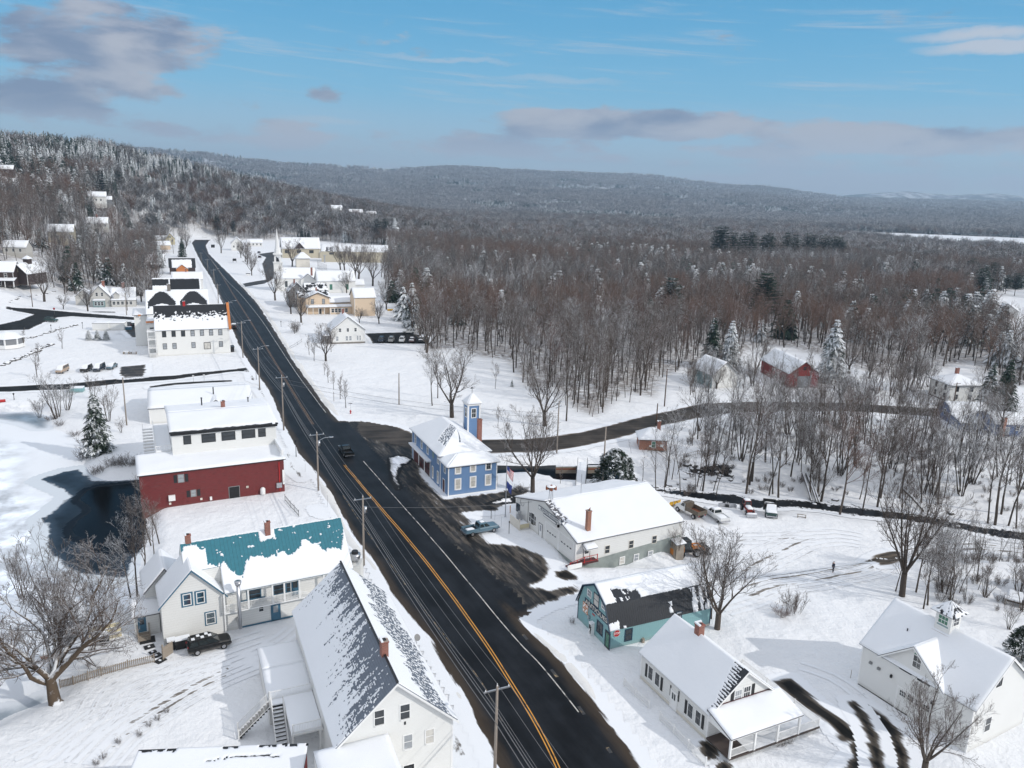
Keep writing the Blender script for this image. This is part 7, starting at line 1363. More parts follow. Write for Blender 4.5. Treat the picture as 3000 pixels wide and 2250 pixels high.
def wheel(o,x,y,r=.37,w=.25):
    mb=MB(); mb.tube([(x,y-w/2,r),(x,y-w/2+.03,r),(x,y+w/2-.03,r),(x,y+w/2,r)],[r*.9,r,r,r*.9],16); wo=mb.build('wheel',M['tyre'],o,True)
    s=1 if y>0 else -1; mb=MB(); mb.tube([(x,y+s*(w/2-.02),r),(x,y+s*(w/2+.012),r)],[r*.62,r*.58],12); mb.build('rim',M['rim'],wo); return wo
def shell(o,st,mat,name='body'):
    mb=MB(); secs=[]
    for x,hw,z0,z1 in st: c=min(.10,(z1-z0)*.25); secs.append([(x,-hw*.94,z0),(x,hw*.94,z0),(x,hw,z0+c),(x,hw,z1-c*1.2),(x,hw-.09,z1),(x,-hw+.09,z1),(x,-hw,z1-c*1.2),(x,-hw,z0+c)])
    mb.loft(secs); return fixn(mb.build(name,mat,o))
def cabin(o,b0,b1,t0,t1,z0,z1,hw0,hw1,mat,panes=2,crown=.05):
    """roof and pillars with separate glass: windscreen, rear window and side windows"""
    mb=MB(); mb.loft([[(b0,-hw0,z0),(b1,-hw0,z0),(b1,hw0,z0),(b0,hw0,z0)],[(t0,-hw1,z1),(t1,-hw1,z1),(t1,hw1,z1),(t0,hw1,z1)],[(t0+.12,-hw1+.12,z1+crown),(t1-.15,-hw1+.12,z1+crown),(t1-.15,hw1-.12,z1+crown),(t0+.12,hw1-.12,z1+crown)]]); fixn(mb.build('cab',mat,o))
    def q(name,A,B,C_,D_,off,i=.10):
        A,B,C_,D_=map(Vector,(A,B,C_,D_)); f=lambda u,v:(A*(1-u)+B*u)*(1-v)+(D_*(1-u)+C_*u)*v; off=Vector(off)
        P4=[f(i,i*1.3)+off,f(1-i,i*1.3)+off,f(1-i,1-i*1.2)+off,f(i,1-i*1.2)+off]; m2=MB(); m2.hexa([p-off*1.6 for p in P4]+P4); fixn(m2.build(name,M['car_glass'],o))
    q('windscreen',(b1,-hw0,z0),(b1,hw0,z0),(t1,hw1,z1),(t1,-hw1,z1),(.012,0,.006),.07); q('rear_window',(b0,-hw0,z0),(b0,hw0,z0),(t0,hw1,z1),(t0,-hw1,z1),(-.012,0,.004),.09)
    for s in (-1,1):
        for k in range(panes):
            a,c=k/panes,(k+1)/panes; L=lambda u,v:u+(v-u)
            q('side_window',(b0+(b1-b0)*a,s*hw0,z0),(b0+(b1-b0)*c,s*hw0,z0),(t0+(t1-t0)*c,s*hw1,z1),(t0+(t1-t0)*a,s*hw1,z1),(0,s*.012,.003),.09)
def lights(o,xf,xr,hw,zf,zr):
    for s in (-1,1):
        m2=MB(); m2.box(xf-.06,xf+.02,s*hw-.17,s*hw+.17,zf-.09,zf+.09); m2.build('headlight',M['lens'],o); m2=MB(); m2.box(xr-.02,xr+.06,s*hw-.09,s*hw+.09,zr-.16,zr+.16); m2.build('taillight',M['lens_red'],o)
def heap(o,x0,x1,hw,z,th=.16,x2=None,x3=None,name='snow_layer'):
    mb=MB(); secs=[]
    n=7
    for k in range(n):
        x=x0+(x1-x0)*k/(n-1); e=min(1,min(k,n-1-k)/1.2); h=th*(.45+.55*e)*(.85+.3*mnoise.noise((x*2,z,hw))); w_=hw*(.93+.07*e); secs.append([(x,-w_,z),(x,w_,z),(x,w_*.96,z+h*.6),(x,w_*.6,z+h),(x,-w_*.6,z+h),(x,-w_*.96,z+h*.6)])
    mb.loft(secs); return fixn(mb.build(name,M['roof_snow'],o,True))
def car(label,p,hd,kind,col,snow=False,cat='car',name='parked_car',group=None,s=1.0):
    o=thing(name,label,cat,(p[0],p[1],tz1(p[0],p[1])+.09),hd,group); o.scale=(s,s,s); pm=PT[col]
    if kind=='suv':
        shell(o,[(-2.38,.78,.52,.98),(-2.3,.90,.40,1.08),(-1.2,.94,.33,1.10),(.95,.94,.33,1.08),(1.15,.93,.33,1.06),(2.1,.89,.36,.98),(2.33,.80,.46,.82)],pm); cabin(o,-2.28,1.08,-2.08,.28,1.09,1.70,.89,.74,pm,3); lights(o,2.3,-2.36,.62,.76,1.0); wx=(-1.42,1.43)
        if not snow:
            for s_ in (-1,1): m2=MB(); m2.box(-1.9,.1,s_*.6-.03,s_*.6+.03,1.78,1.84); m2.build('roof_rail',M['black'],o)
    elif kind=='sedan':
        shell(o,[(-2.3,.76,.45,.88),(-2.2,.87,.34,.96),(-1.2,.9,.28,.98),(1.0,.9,.28,.95),(1.15,.9,.28,.92),(2.1,.85,.30,.80),(2.3,.72,.4,.66)],pm); cabin(o,-1.75,1.1,-1.15,.2,.96,1.42,.84,.62,pm,2); lights(o,2.25,-2.28,.6,.62,.82); wx=(-1.35,1.38)
    elif kind=='van':
        shell(o,[(-2.4,.85,.45,1.0),(-2.3,.95,.35,1.12),(1.3,.97,.33,1.12),(1.5,.96,.33,1.08),(2.2,.88,.38,.95),(2.4,.76,.5,.8)],pm); cabin(o,-2.35,1.5,-2.25,.75,1.12,1.95,.93,.80,pm,3); lights(o,2.35,-2.38,.62,.8,1.1); wx=(-1.5,1.5)
    else:  # pickup
        shell(o,[(-2.85,.88,.55,.80),(-.62,.95,.40,.80),(-.6,.95,.40,1.12),(1.2,.95,.40,1.12),(1.35,.95,.40,1.10),(2.55,.92,.44,1.04),(2.85,.82,.55,.86)],pm); cabin(o,-.65,1.3,-.5,.62,1.12,1.74,.88,.74,pm,2)
        for y0,y1 in ((-.95,-.86),(.86,.95)): m2=MB(); m2.box(-2.9,-.68,y0,y1,.60,1.16); m2.build('bed_side',pm,o)
        m2=MB(); m2.box(-2.95,-2.86,-.94,.94,.60,1.16); m2.build('tailgate',pm,o); m2=MB(); m2.box(-2.85,-.69,-.85,.85,.80,.83); m2.build('bed_floor',M['black'],o); m2=MB(); m2.box(-3.12,-2.96,-.92,.92,.48,.66); m2.build('bumper',M['chrome'],o); m2=MB(); m2.box(2.80,2.95,-.9,.9,.50,.70); m2.build('bumper',M['chrome'],o)
        lights(o,2.8,-2.92,.70,.88,.92); wx=(-1.85,1.85)
    for x in wx:
        for y in (-.83,.83): wheel(o,x,y)
    if snow:
        if kind=='pickup': heap(o,-2.8,-.7,.86,.84,.3); heap(o,-.5,.6,.76,1.76,.18); heap(o,1.25,2.7,.86,1.1,.14)
        elif kind=='suv': heap(o,-2.1,.3,.76,1.71,.2); heap(o,1.05,2.2,.88,1.04,.16)
        elif kind=='van': heap(o,-2.25,.8,.82,1.97,.2); heap(o,1.4,2.3,.88,1.02,.16)
        else: heap(o,-1.2,.25,.64,1.44,.2); heap(o,1.05,2.15,.85,.9,.16); heap(o,-2.2,-1.65,.84,.96,.16)
        if snow=='all':
            mb=MB(); f1,f0=(1.08,.25) if kind!='van' else (1.5,.75); z1,z0=(1.72,1.08) if kind=='suv' else ((1.97,1.1) if kind=='van' else (1.44,.96)); mb.hexa([(f1,-.8,z0),(f1,.8,z0),(f0,.68,z1),(f0,-.68,z1),(f1+.1,-.8,z0+.08),(f1+.1,.8,z0+.08),(f0+.1,.68,z1+.1),(f0+.1,-.68,z1+.1)]); fixn(mb.build('snow_layer',M['roof_snow'],o))
    return o
def hdg(a,b): return math.atan2(b[1]-a[1],b[0]-a[0])
def side(a,b,off):
    m=(Vector(a[:2])+Vector(b[:2]))/2; h=hdg(a,b); return (m.x-math.sin(h)*off,m.y+math.cos(h)*off),h
p,hd=side(G('Z1',1280,935),G('Z1',1452,890),.82); o=car('black SUV with snowy roof rack parked below the gable wing of the restaurant',p,hd,'suv','black',name='suv',cat='suv')
mb=MB(); [mb.box(x,x+.35,y,y+.4,1.79,1.87) for x,y in ((-1.9,-.5),(-1.3,.05),(-.9,-.45),(-.4,.1),(-.1,-.4))]; mb.build('snow_patch',M['roof_snow'],o)
p,hd=side(G('Z6',1742,1592),G('Z7',122,1557),.84); o=car('silver-blue pickup truck with snow in its open bed parked on the apron',p,hd,'pickup','blue',name='pickup_truck',cat='pickup'); heap(o,-2.5,-1.2,.5,.84,.14); heap(o,-.2,.5,.4,1.8,.06)
b=G('Z6',822,1002); car('black pickup truck driving away on the main road',(b.x-1.1,b.y+2.5),R_(116),'pickup','black',name='pickup_truck',cat='pickup')
for x,y,k,c,lb in ((435,372,'van','tan','tan van buried in snow, apart from the other snow-covered cars'),(617,362,'suv','black','dark SUV under snow, left of three parked together'),(713,358,'van','navy','tall dark van under snow, middle of three parked together'),(810,342,'sedan','blue','blue car under snow, right of three parked together')):
    b=G('Z5',x,y); car(lb,(b.x,b.y+2.0),R_(-84),k,c,'all',group='snow-covered cars below the inn lawn')
for x,k,c,lb,s in ((1205,'suv','navy','navy SUV, leftmost in the row on the cleared car park',0),(1310,'suv','grey','grey SUV second from left on the cleared car park',0),(1425,'suv','white','white SUV nose-out in the row on the cleared car park',0),(1530,'sedan','maroon','dark red car on the cleared car park beside the white SUV',1),(1632,'suv','black','black SUV, rightmost in the row on the cleared car park',1)):
    b=G('Y3',x,1388); car(lb,(b.x,b.y+2.0),R_(-88),k,c,bool(s),group='cars on the cleared car park')
b=G('Y3',1510,1288); car('white SUV parked sideways behind the row of cars',(b.x,b.y),R_(184),'suv','white',name='suv',cat='suv')
b=G('Y1',500,1138); car('grey-green jeep-like SUV waiting at the upper street corner',(b.x,b.y),R_(-8),'suv','green',name='suv',cat='suv')
b=G('Y3',1395,1068); car('snow-dusted dark car beside the yellow plow blade',(b.x,b.y),R_(170),'sedan','black',True)
b=G('Y2',1572,590); car('dark car on the school car park, farther of two',(b.x,b.y),R_(100),'suv','navy',True); b=G('Y2',1580,645); car('black car on the school car park, nearer of two',(b.x,b.y),R_(100),'suv','black',True)
b=G('B3',1640,860); car('dark car half hidden behind the inn tower',(b.x,b.y),R_(100),'suv','black',True)
sheet('bare_patch',[G('A3',*q) for q in ((300,690),(420,650),(560,610),(660,600),(720,640),(700,720),(600,760),(470,770),(380,720))],M['track'],.3,1.,.07)
b=G('Y2',1265,1500); car('dark car parked under the orange gable of the inn',(b.x,b.y),R_(112),'suv','black',True)
# municipal trucks
def dump(label,a,f,cabc,bedm,plow=None,snow=False):
    p,hd=side(a,f,.0); o=thing('dump_truck',label,'truck',(p[0],p[1],tz1(*p)+.06),hd); pm=PT[cabc]
    shell(o,[(-3.0,.45,.7,.92),(.3,.45,.7,.92)],M['black'],'chassis'); shell(o,[(.3,1.0,.6,1.35),(1.4,1.0,.6,1.35),(1.5,1.0,.6,1.38),(2.6,.94,.6,1.28),(2.85,.8,.7,1.15)],pm); cabin(o,.35,1.6,.45,1.1,1.36,2.1,.95,.82,pm,1); lights(o,2.82,-3.02,.72,.95,.95)
    m2=MB(); m2.box(2.86,2.98,-.95,.95,.62,.82); m2.build('bumper',M['chrome'],o)
    for nm,bx in (('bed_side',(-3.0,.1,-1.12,-1.02,1.0,1.75)),('bed_side',(-3.0,.1,1.02,1.12,1.0,1.75)),('bed_front',(.02,.12,-1.0,1.0,1.0,2.15)),('tailgate',(-3.08,-3.0,-1.1,1.1,1.0,1.75)),('bed_floor',(-2.98,0.,-1.0,1.0,.96,1.04)),('cab_shield',(.13,.8,-1.0,1.0,2.16,2.22))): m2=MB(); m2.box(*bx); m2.build(nm,M['rust'] if nm=='bed_floor' else bedm,o)
    for k in range(5): 
        for s in (-1,1): m2=MB(); m2.box(-2.8+k*.62,-2.72+k*.62,s*1.13-.02,s*1.13+.02,1.0,1.75); m2.build('bed_rib',bedm,o)
    for x in (-1.9,2.0):
        for y in (-.92,.92): wheel(o,x,y,.46,.32)
    if plow:
        m2=MB(); m2.loft([[(3.5+.3*math.cos(a_),-1.35,.75-.6*math.sin(a_)) for a_ in np.linspace(-.9,1.1,7)]+[(3.46+.3*math.cos(a_),-1.35,.75-.6*math.sin(a_)) for a_ in np.linspace(1.1,-.9,7)],[(3.5+.3*math.cos(a_),1.35,.75-.6*math.sin(a_)) for a_ in np.linspace(-.9,1.1,7)]+[(3.46+.3*math.cos(a_),1.35,.75-.6*math.sin(a_)) for a_ in np.linspace(1.1,-.9,7)]]); fixn(m2.build('plow_blade',PT['yellow'],o)); m2=MB(); m2.tube([(2.9,-.4,.8),(3.6,-.5,.6)],.07); m2.tube([(2.9,.4,.8),(3.6,.5,.6)],.07); m2.tube([(2.95,0,.9),(3.4,0,1.3)],.06); m2.build('plow_arm',M['black'],o)
    if snow: heap(o,1.45,2.75,.93,1.34,.14); heap(o,.5,1.15,.84,2.13,.12); m2=MB(); m2.hexa([(1.66,-.9,1.4),(1.66,.9,1.4),(1.14,.8,2.14),(1.14,-.8,2.14),(1.76,-.9,1.45),(1.76,.9,1.45),(1.22,.8,2.2),(1.22,-.8,2.2)]); fixn(m2.build('snow_layer',M['roof_snow'],o)); heap(o,-2.9,-1.9,1.0,1.05,.3)
    return o
M['bed_tan']=plain('dusty_steel',(.12,.10,.078),.8,var=.4); M['bed_black']=plain('black_steel',(.02,.02,.02),.6)
a,f=G('A2',540,630),G('A2',345,535); o=dump('white and black dump truck with a yellow plow blade, its bed empty',a,f,'white',M['bed_tan'],True); m2=MB(); m2.box(.5,1.1,-.84,.84,2.17,2.2); m2.build('black_roof',M['black'],o); m2=MB(); m2.tube([(2.9,1.2,.9),(2.9,1.2,2.6)],.03); m2.build('marker_pole',M['galv'],o)
a,f=G('A2',1290,540),G('A2',1330,640); dump('dark green snow-covered dump truck facing the camera',a,f,'green',M['bed_black'],None,True)
a,f=G('A2',790,668),G('A2',660,575); p,h_=side(a,f,0); car('white snow-covered pickup beside the plow truck, tailgate to the camera',p,h_,'pickup','white',True,name='pickup_truck',cat='pickup')
# small tractor with loader
b=G('A2',1085,585); o=thing('tractor','small snow-covered red and white tractor between the trucks','tractor',(b.x,b.y+1.2,tz1(b.x,b.y)+.05),R_(-88))
shell(o,[(-1.4,.5,.6,1.2),(.2,.5,.6,1.2),(1.6,.42,.6,1.15)],PT['red']); cabin(o,-1.3,.1,-1.2,0,1.2,2.1,.6,.55,PT['red'],1); [wheel(o,-.9,y,.6,.4) for y in (-.75,.75)]; [wheel(o,1.3,y,.42,.3) for y in (-.65,.65)]
m2=MB(); m2.box(2.2,2.75,-.9,.9,.1,.7); m2.build('bucket',M['galv'],o); [MB().tube([(.2,s*.55,1.0),(1.6,s*.6,1.1),(2.3,s*.6,.5)],.07).build('loader_arm',PT['red'],o) for s in (-1,1)]; heap(o,-.2,1.65,.5,1.17,.26); heap(o,-1.2,0,.55,2.15,.15); heap(o,2.2,2.75,.88,.71,.14)
# orange loader
a,f=G('A2',365,1058),G('A2',505,1040); p,hd=side(a,f,.9); o=thing('wheel_loader','orange wheel loader with black cab and bucket beside the municipal building','loader',(p[0],p[1],tz1(*p)+.05),hd)
shell(o,[(-2.9,.75,.8,1.7),(-1.0,.95,.8,1.95),(-.9,.95,.8,1.95)],PT['orange'],'engine_cover'); shell(o,[(-.9,.6,.7,1.2),(.9,.55,.7,1.2)],M['black'],'frame'); cabin(o,-.9,.5,-.8,.4,1.2,2.75,.72,.68,M['black'],1,.12); [wheel(o,x,y,.68,.5) for x in (-1.55,1.35) for y in (-.95,.95)]
shell(o,[(.9,.6,.7,1.4),(1.9,.5,.7,1.2)],PT['orange'],'front_frame'); [MB().tube([(1.0,s*.5,1.6),(2.3,s*.5,1.5),(3.1,s*.5,.7)],.14).build('loader_arm',PT['orange'],o) for s in (-1,1)]
m2=MB(); m2.loft([[(3.2,y,.15),(4.0,y,.1),(4.05,y,.18),(3.35,y,.35),(3.3,y,1.0),(3.7,y,1.25),(3.6,y,1.3),(3.15,y,1.1)] for y in (-1.2,1.2)]); fixn(m2.build('bucket',M['bed_black'],o))
def boxes(name,label,cat,p,rz,items,group=None,z=None):
    o=thing(name,label,cat,(p[0],p[1],(p[2] if len(p)>2 else tz1(*p)) if z is None else z),rz,group)
    for nm,mt,bx in items: m2=MB(); m2.box(*bx); m2.build(nm,mt,o)
    return o
RS=M['roof_snow']
boxes('snow_pusher','white-snowed box plow blade lying behind the yard','plow blade',G('A2',845,490),R_(2),[('blade',M['galv'],(-1.5,1.5,-.05,.05,.05,.85)),('end_plate',M['galv'],(-1.56,-1.51,-.9,.1,.05,.8)),('end_plate',M['galv'],(1.51,1.56,-.9,.1,.05,.8)),('snow_layer',RS,(-1.5,1.5,.06,.5,.02,.6)),('mount',M['black'],(-.3,.3,-.4,-.06,.2,.6))])
boxes('saw_horse','small low wooden trestle alone in the snowy yard','trestle',G('A2',1652,610),R_(-15),[('beam',M['old_wood'],(-.75,.75,-.05,.05,.45,.55)),('beam',M['old_wood'],(-.75,.75,-.4,-.3,.2,.28)),('leg',M['old_wood'],(-.7,-.62,-.4,.1,0,.44)),('leg',M['old_wood'],(.62,.7,-.4,.1,0,.44))])
b=G('Y3',1310,1050); boxes('plow_blade','yellow plow blade left in the snow beside a dark car','plow blade',b,.2,[('blade',PT['yellow'],(-1.3,1.3,-.1,.1,.05,.9)),('frame',M['black'],(-.4,.4,.11,.9,.2,.6))])
b=G('B3',1565,895); boxes('tarped_sled','small blue-tarped machine behind the inn','machine',b,.3,[('tarp',M['steel_blue'],(-1,1,-.6,.6,.1,1.0)),('snow_layer',RS,(-.9,.9,-.5,.5,1.01,1.15))])
# ---------------- poles, wires, lamps ----------------
M['pole']=plain('weathered_pole',(.29,.25,.215),.9,var=.25,scale=2.); M['pole_dark']=plain('brown_pole',(.11,.07,.05),.9,var=.3); M['wire']=plain('cable',(.13,.13,.135),.5)
ROADANG=None
def upole(base,top,label,arms=1,lamp=0,az=None,group=None,mat='pole',trans=False,dbl=False):
    b,H=toph(base,top); H=min(max(H,6),13.5) if arms else H; o=thing('utility_pole',label,'pole',(b.x,b.y,b.z),az if az is not None else 0,group)
    MB().tube([(0,0,-.2),(0,0,H*.5),(0,0,H)],[.17,.145,.11],8).build('pole',M[mat],o,True)
    for k in range(arms):
        z=H-.35-k*.9; m2=MB(); m2.box(-1.25,1.25,-.07,.07,z-.06,z+.06); m2.build('crossarm',M['galv'] if mat=='pole' else M[mat],o)
        for x in (-1.1,0,1.1): MB().cyl(x,0,z+.062 if x else H,(z if x else H)+.26,.055,.035,6).build('insulator',M['white_trim'],o)
    if trans: MB().cyl(.32,0,H-2.4,H-1.5,.24,n=10).build('transformer',M['galv'],o,True)
    if lamp: 
        a=MB(); a.tube([(0,0,H-lamp),(1.2,0,H-lamp+.55),(2.2,0,H-lamp+.62)],.045,5); l=a.build('lamp_arm',M['galv'],o); MB().hexa([(2.1,-.13,H-lamp+.54),(2.8,-.11,H-lamp+.56),(2.8,.11,H-lamp+.56),(2.1,.13,H-lamp+.54),(2.1,-.11,H-lamp+.70),(2.8,-.07,H-lamp+.64),(2.8,.07,H-lamp+.64),(2.1,.11,H-lamp+.70)]).build('lamp_head',M['galv'],l)
    return o,b,H
MAIN=[((1068,1695),(1076,1482),0,False,'wooden utility pole with crossarm nearest the camera'),((786,1222),(784,1073),0,True,'utility pole between the teal-roofed restaurant and the road'),((688,1060),(683,935),1.6,True,'utility pole with a street lamp opposite the dark pickup'),((613,930),(616,812),0,True,'utility pole beside the white modern block'),((561,839),(563,751),.2,False,'utility pole with lamp at the end of pond street'),((525,773),(524,695),.2,False,'utility pole with lamp in front of the inn'),((497,709),(495.5,652),.2,False,'utility pole at the orange gable of the inn'),((472,655),(469,614),0,False,'utility pole beyond the inn'),((463,612),(462,582),.2,False,'utility pole next to the flat white house'),((449,585),(448,560),0,False,'utility pole below the road bend'),((435,565),(434.5,549),0,False,'farthest utility pole at the road bend')]
PO=[]
for k,(bs,tp,lm,tr,lb) in enumerate(MAIN):
    b,H=toph(bs,tp); nb=toph(MAIN[min(k+1,len(MAIN)-1)][0],(0,0))[0] if k<len(MAIN)-1 else None; pb=toph(MAIN[k-1][0],(0,0))[0] if k else None
    d=((nb or b)-(pb or b)); a=math.atan2(d.y,d.x)-math.pi/2; o,b,H=upole(bs,tp,lb,1,lm,a,'utility poles along the main road',trans=tr); PO.append((b,H,a))
b0,H0,a0=PO[0]; b1=PO[1][0]; PO.insert(0,(b0+(b0-b1)*.9,H0,a0))
def cat(p,q,sag,n=14): return [p.lerp(q,i/n)-Vector((0,0,sag*4*(i/n)*(1-i/n))) for i in range(n+1)]
def run(off,dz,label,rad=.02,group='overhead wires along the main road'):
    pts=[]
    for (b,H,a),(b2,H2,a2) in zip(PO[:-1],PO[1:]):
        p=b+Vector((math.cos(a)*off,math.sin(a)*off,H+dz)); q=b2+Vector((math.cos(a2)*off,math.sin(a2)*off,H2+dz)); c=cat(p,q,.012*(q-p).length); pts+=c if not pts else c[1:]
    o=MB().tube(pts,rad,4).build('power_line',M['wire']); tag(o,label,'wire',group)
for off in (-1.1,0,1.1): run(off,-.05 if off else .22,'thin upper wire strung along the pole tops beside the main road')
for off,dz,r in ((.12,-2.7,.032),(.15,-3.2,.045),(-.1,-3.6,.04)): run(off,dz,'thick lower cable strung along the poles beside the main road',r)
def span(label,p,q,sag=.6,rad=.026): o=MB().tube(cat(Vector(p),Vector(q),sag),rad,4).build('service_wire',M['wire']); tag(o,label,'wire')
pz=lambda k,dz:PO[k][0]+Vector((0,0,PO[k][1]+dz))
_m=Vector((9.9-.3*18*math.sin(R_(28)),104.5+.8*18*math.cos(R_(28)),4.3))
span('single wire crossing the road to the municipal building',pz(2,-1.5),(_m.x-2,_m.y,4.4),.5)
span('single wire crossing the road to the lane pole, upper',pz(4,-.6),gp(1202,980)+Vector((0,0,8.6)),1.4); span('single wire crossing the road to the lane pole, lower',pz(4,-1.4),gp(1202,980)+Vector((0,0,7.8)),1.6)
upole(P('Y4',1100,1605),P('Y4',1125,1212),'utility pole with two crossarms beside the lane',2,0,R_(60)); upole(P('Y4',1905,1252),P('Y4',1935,972),'dark utility pole with crossarm at the edge of the wood by the lane',1,0,R_(70),None,'pole_dark'); upole(P('Y4',1843,1392),P('Y4',1850,1230),'short brown pole behind the brick pump house',0,0,0,None,'pole_dark')
o,b,H=upole(P('B5',503,1040),P('B5',590,312),'tall pale leaning pole in front of the cedar',0); upole(P('Z6',1197,600),P('Z6',1190,365),'plain wooden pole alone in the snowy field',0); upole(P('Z5',948,755),P('Z5',920,398),'plain tall wooden pole on the pond bank',0); upole(P('B3',397,620),P('B3',360,352),'utility pole with crossarm left of the upper street',1,0,R_(10),None,'pole_dark'); upole(P('B3',1540,718),P('B3',1528,448),'thin grey pole between cottage and inn',0)
upole(P('Y5',1797,572),P('Y5',1822,480),'utility pole in front of the hip house',1,0,R_(20),None,'pole_dark'); upole(P('Z8',637,700),P('Z8',640,640),'short brown stump post beside the lane',0,0,0,None,'pole_dark')
upole(P('Y8',1742,1090),P('Y8',1752,1040),'pale utility pole among the far right conifers',1,0,0)
for x,y,ty,z,lb in ((428,992,865,'Z6','black street lamp post on the sidewalk by the red building'),(130,415,285,'Z6','black street lamp post at the end of pond street'),(112,612,512,'Z5','black lamp post at the left edge of the frozen pond'),(622,892,832,'B3','short black lamp post near the green SUV'),(1005,882,803,'B3','short black lamp post left of the storage trailers'),(1840,1480,1410,'Y2','small signal post right of the road below the peach house')):
    b,H=toph(P(z,x,y),P(z,x,ty)); o=thing('street_lamp',lb,'lamp post',b); MB().tube([(0,0,-.1),(0,0,.4),(0,0,H-.5)],[.12,.07,.055],8).build('post',M['black'],o); MB().tube([(0,0,H-.5),(0,0,H-.15),(0,0,H)],[.12,.22,.05],8).build('lantern',M['black'],o)
def post(z,x,y,ty,lb,mat,r=.05,name='marker_post',cap=None):
    b,H=toph(P(z,x,y),P(z,x,ty)); o=thing(name,lb,'post',b); MB().cyl(0,0,-.1,H,r,n=6).build('post',mat,o)
    if cap: m2=MB(); m2.box(*cap[1:5],H-cap[5],H); m2.build(cap[0],cap[6],o)
    return o,b,H
post('B1',1140,865,735,'dark post with a small sign beside the flagpole',M['black'],.05,cap=('sign_plate',-.15,.15,-.03,.03,.4,M['black'])); post('B1',1347,1040,895,'dark marker post in the snow in front of the silver-blue pickup',M['black'],.05,cap=('cap',-.08,.08,-.05,.05,.3,M['black'])); post('B1',1258,960,842,'thin grey marker rod beside the pickup',M['galv'],.025); post('B1',1183,880,775,'thin grey marker rod near the flagpole',M['galv'],.025); post('B1',1360,800,715,'orange marker post by the municipal building corner',PT['orange'],.07)
post('Z6',835,665,590,'small post with a board behind the red hydrant',M['galv'],.03,cap=('board',-.45,.45,-.02,.02,.12,M['dark_trim'])); b=G('Z6',835,668); o=thing('fire_hydrant','red fire hydrant in the snow at the street corner','hydrant',b); MB().tube([(0,0,0),(0,0,.7),(0,0,.72),(0,0,.9)],[.16,.15,.2,.05],10).build('barrel',M['red_paint'],o); MB().tube([(-.25,0,.5),(.25,0,.5)],.08,8).build('outlet',M['red_paint'],o)
post('Z6',663,1370,1280,'thin grey sign rod on the left sidewalk',M['galv'],.03); post('Z6',497,1105,1040,'thin rod beside the street lamp',M['galv'],.025); post('Z5',1447,430,380,'first small white sign post beside pond street',M['galv'],.04,cap=('sign_plate',-.25,.25,-.02,.02,.5,M['white_trim'])); post('Z5',1527,425,375,'second small white sign post beside pond street',M['galv'],.04,cap=('sign_plate',-.25,.25,-.02,.02,.5,M['white_trim'])); post('Z4',535,1075,1030,'short thin stake beside the garage wall',M['old_wood'],.03); post('Z6',710,575,505,'dark thin post among the young trees',M['pole_dark'],.06)
b=G('B3',665,715); o=thing('stop_sign','small red stop sign on the upper street corner','sign',b); MB().cyl(0,0,0,2.2,.04).build('post',M['galv'],o); mb=MB(); mb.loft([[(q[0],q[1],q[2]+2.4) for q in s_] for s_ in octa(.45,-.06,-.09)]); fixn(mb.build('sign_face',M['red_paint'],o))
# flagpole and flags
b,H=toph(P('Z7',205,1440),P('Z7',222,1000)); FP=b; FH=H; o=thing('flagpole','tall grey flagpole in front of the municipal building','flagpole',b); MB().tube([(0,0,0),(0,0,.6),(0,0,H)],[.15,.09,.05],8).build('pole',M['galv'],o); MB().tube([(0,0,H),(0,0,H+.12)],[.08,.02],8).build('finial',M['galv'],o)
def flag(label,z1,w,h,kind):
    me=bpy.data.meshes.new('flag'); nx,ny=14,26; V_=[];F_=[];mi=[]
    for j in range(ny+1):
        for i in range(nx+1):
            u,v=i/nx,j/ny; dr=.62+.25*v; x=.06+u*w*(1-.55*v*.2)*.55; V_.append((x+.1*math.sin(u*9)*.4,-.10*math.sin(u*11+v*2)*u,z1-v*h-u*w*dr*.9))
    for j in range(ny):
        for i in range(nx):
            F_.append((j*(nx+1)+i,j*(nx+1)+i+1,(j+1)*(nx+1)+i+1,(j+1)*(nx+1)+i)); 
            mi.append(2 if kind=='blue' else (2 if (j<14 and i<6) else (j//2)%2))
    me.from_pydata(V_,[],F_); [me.materials.append(q) for q in (M['flag_red'],M['white_trim'],M['flag_blue'])]; me.polygons.foreach_set('material_index',np.array(mi,np.int32)); me.update(); o=link(bpy.data.objects.new('flag',me)); o.location=FP; tag(o,label,'flag')
M['flag_red']=plain('flag_red',(.45,.03,.05),.8); M['flag_blue']=plain('flag_blue',(.03,.05,.20),.8)
flag('red and white striped flag with blue corner hanging limp on the flagpole',FH-1.3,2.0,1.3,'us'); flag('plain dark blue flag hanging below the striped flag',FH-3.9,1.6,1.2,'blue')
sheet('brook',[G('B5',*q) for q in ((1500,950),(1560,890),(1680,905),(1800,920),(1950,925),(2200,960),(2200,1040),(1980,1000),(1800,985),(1640,965))],M['brook'],.3,1.,.1)
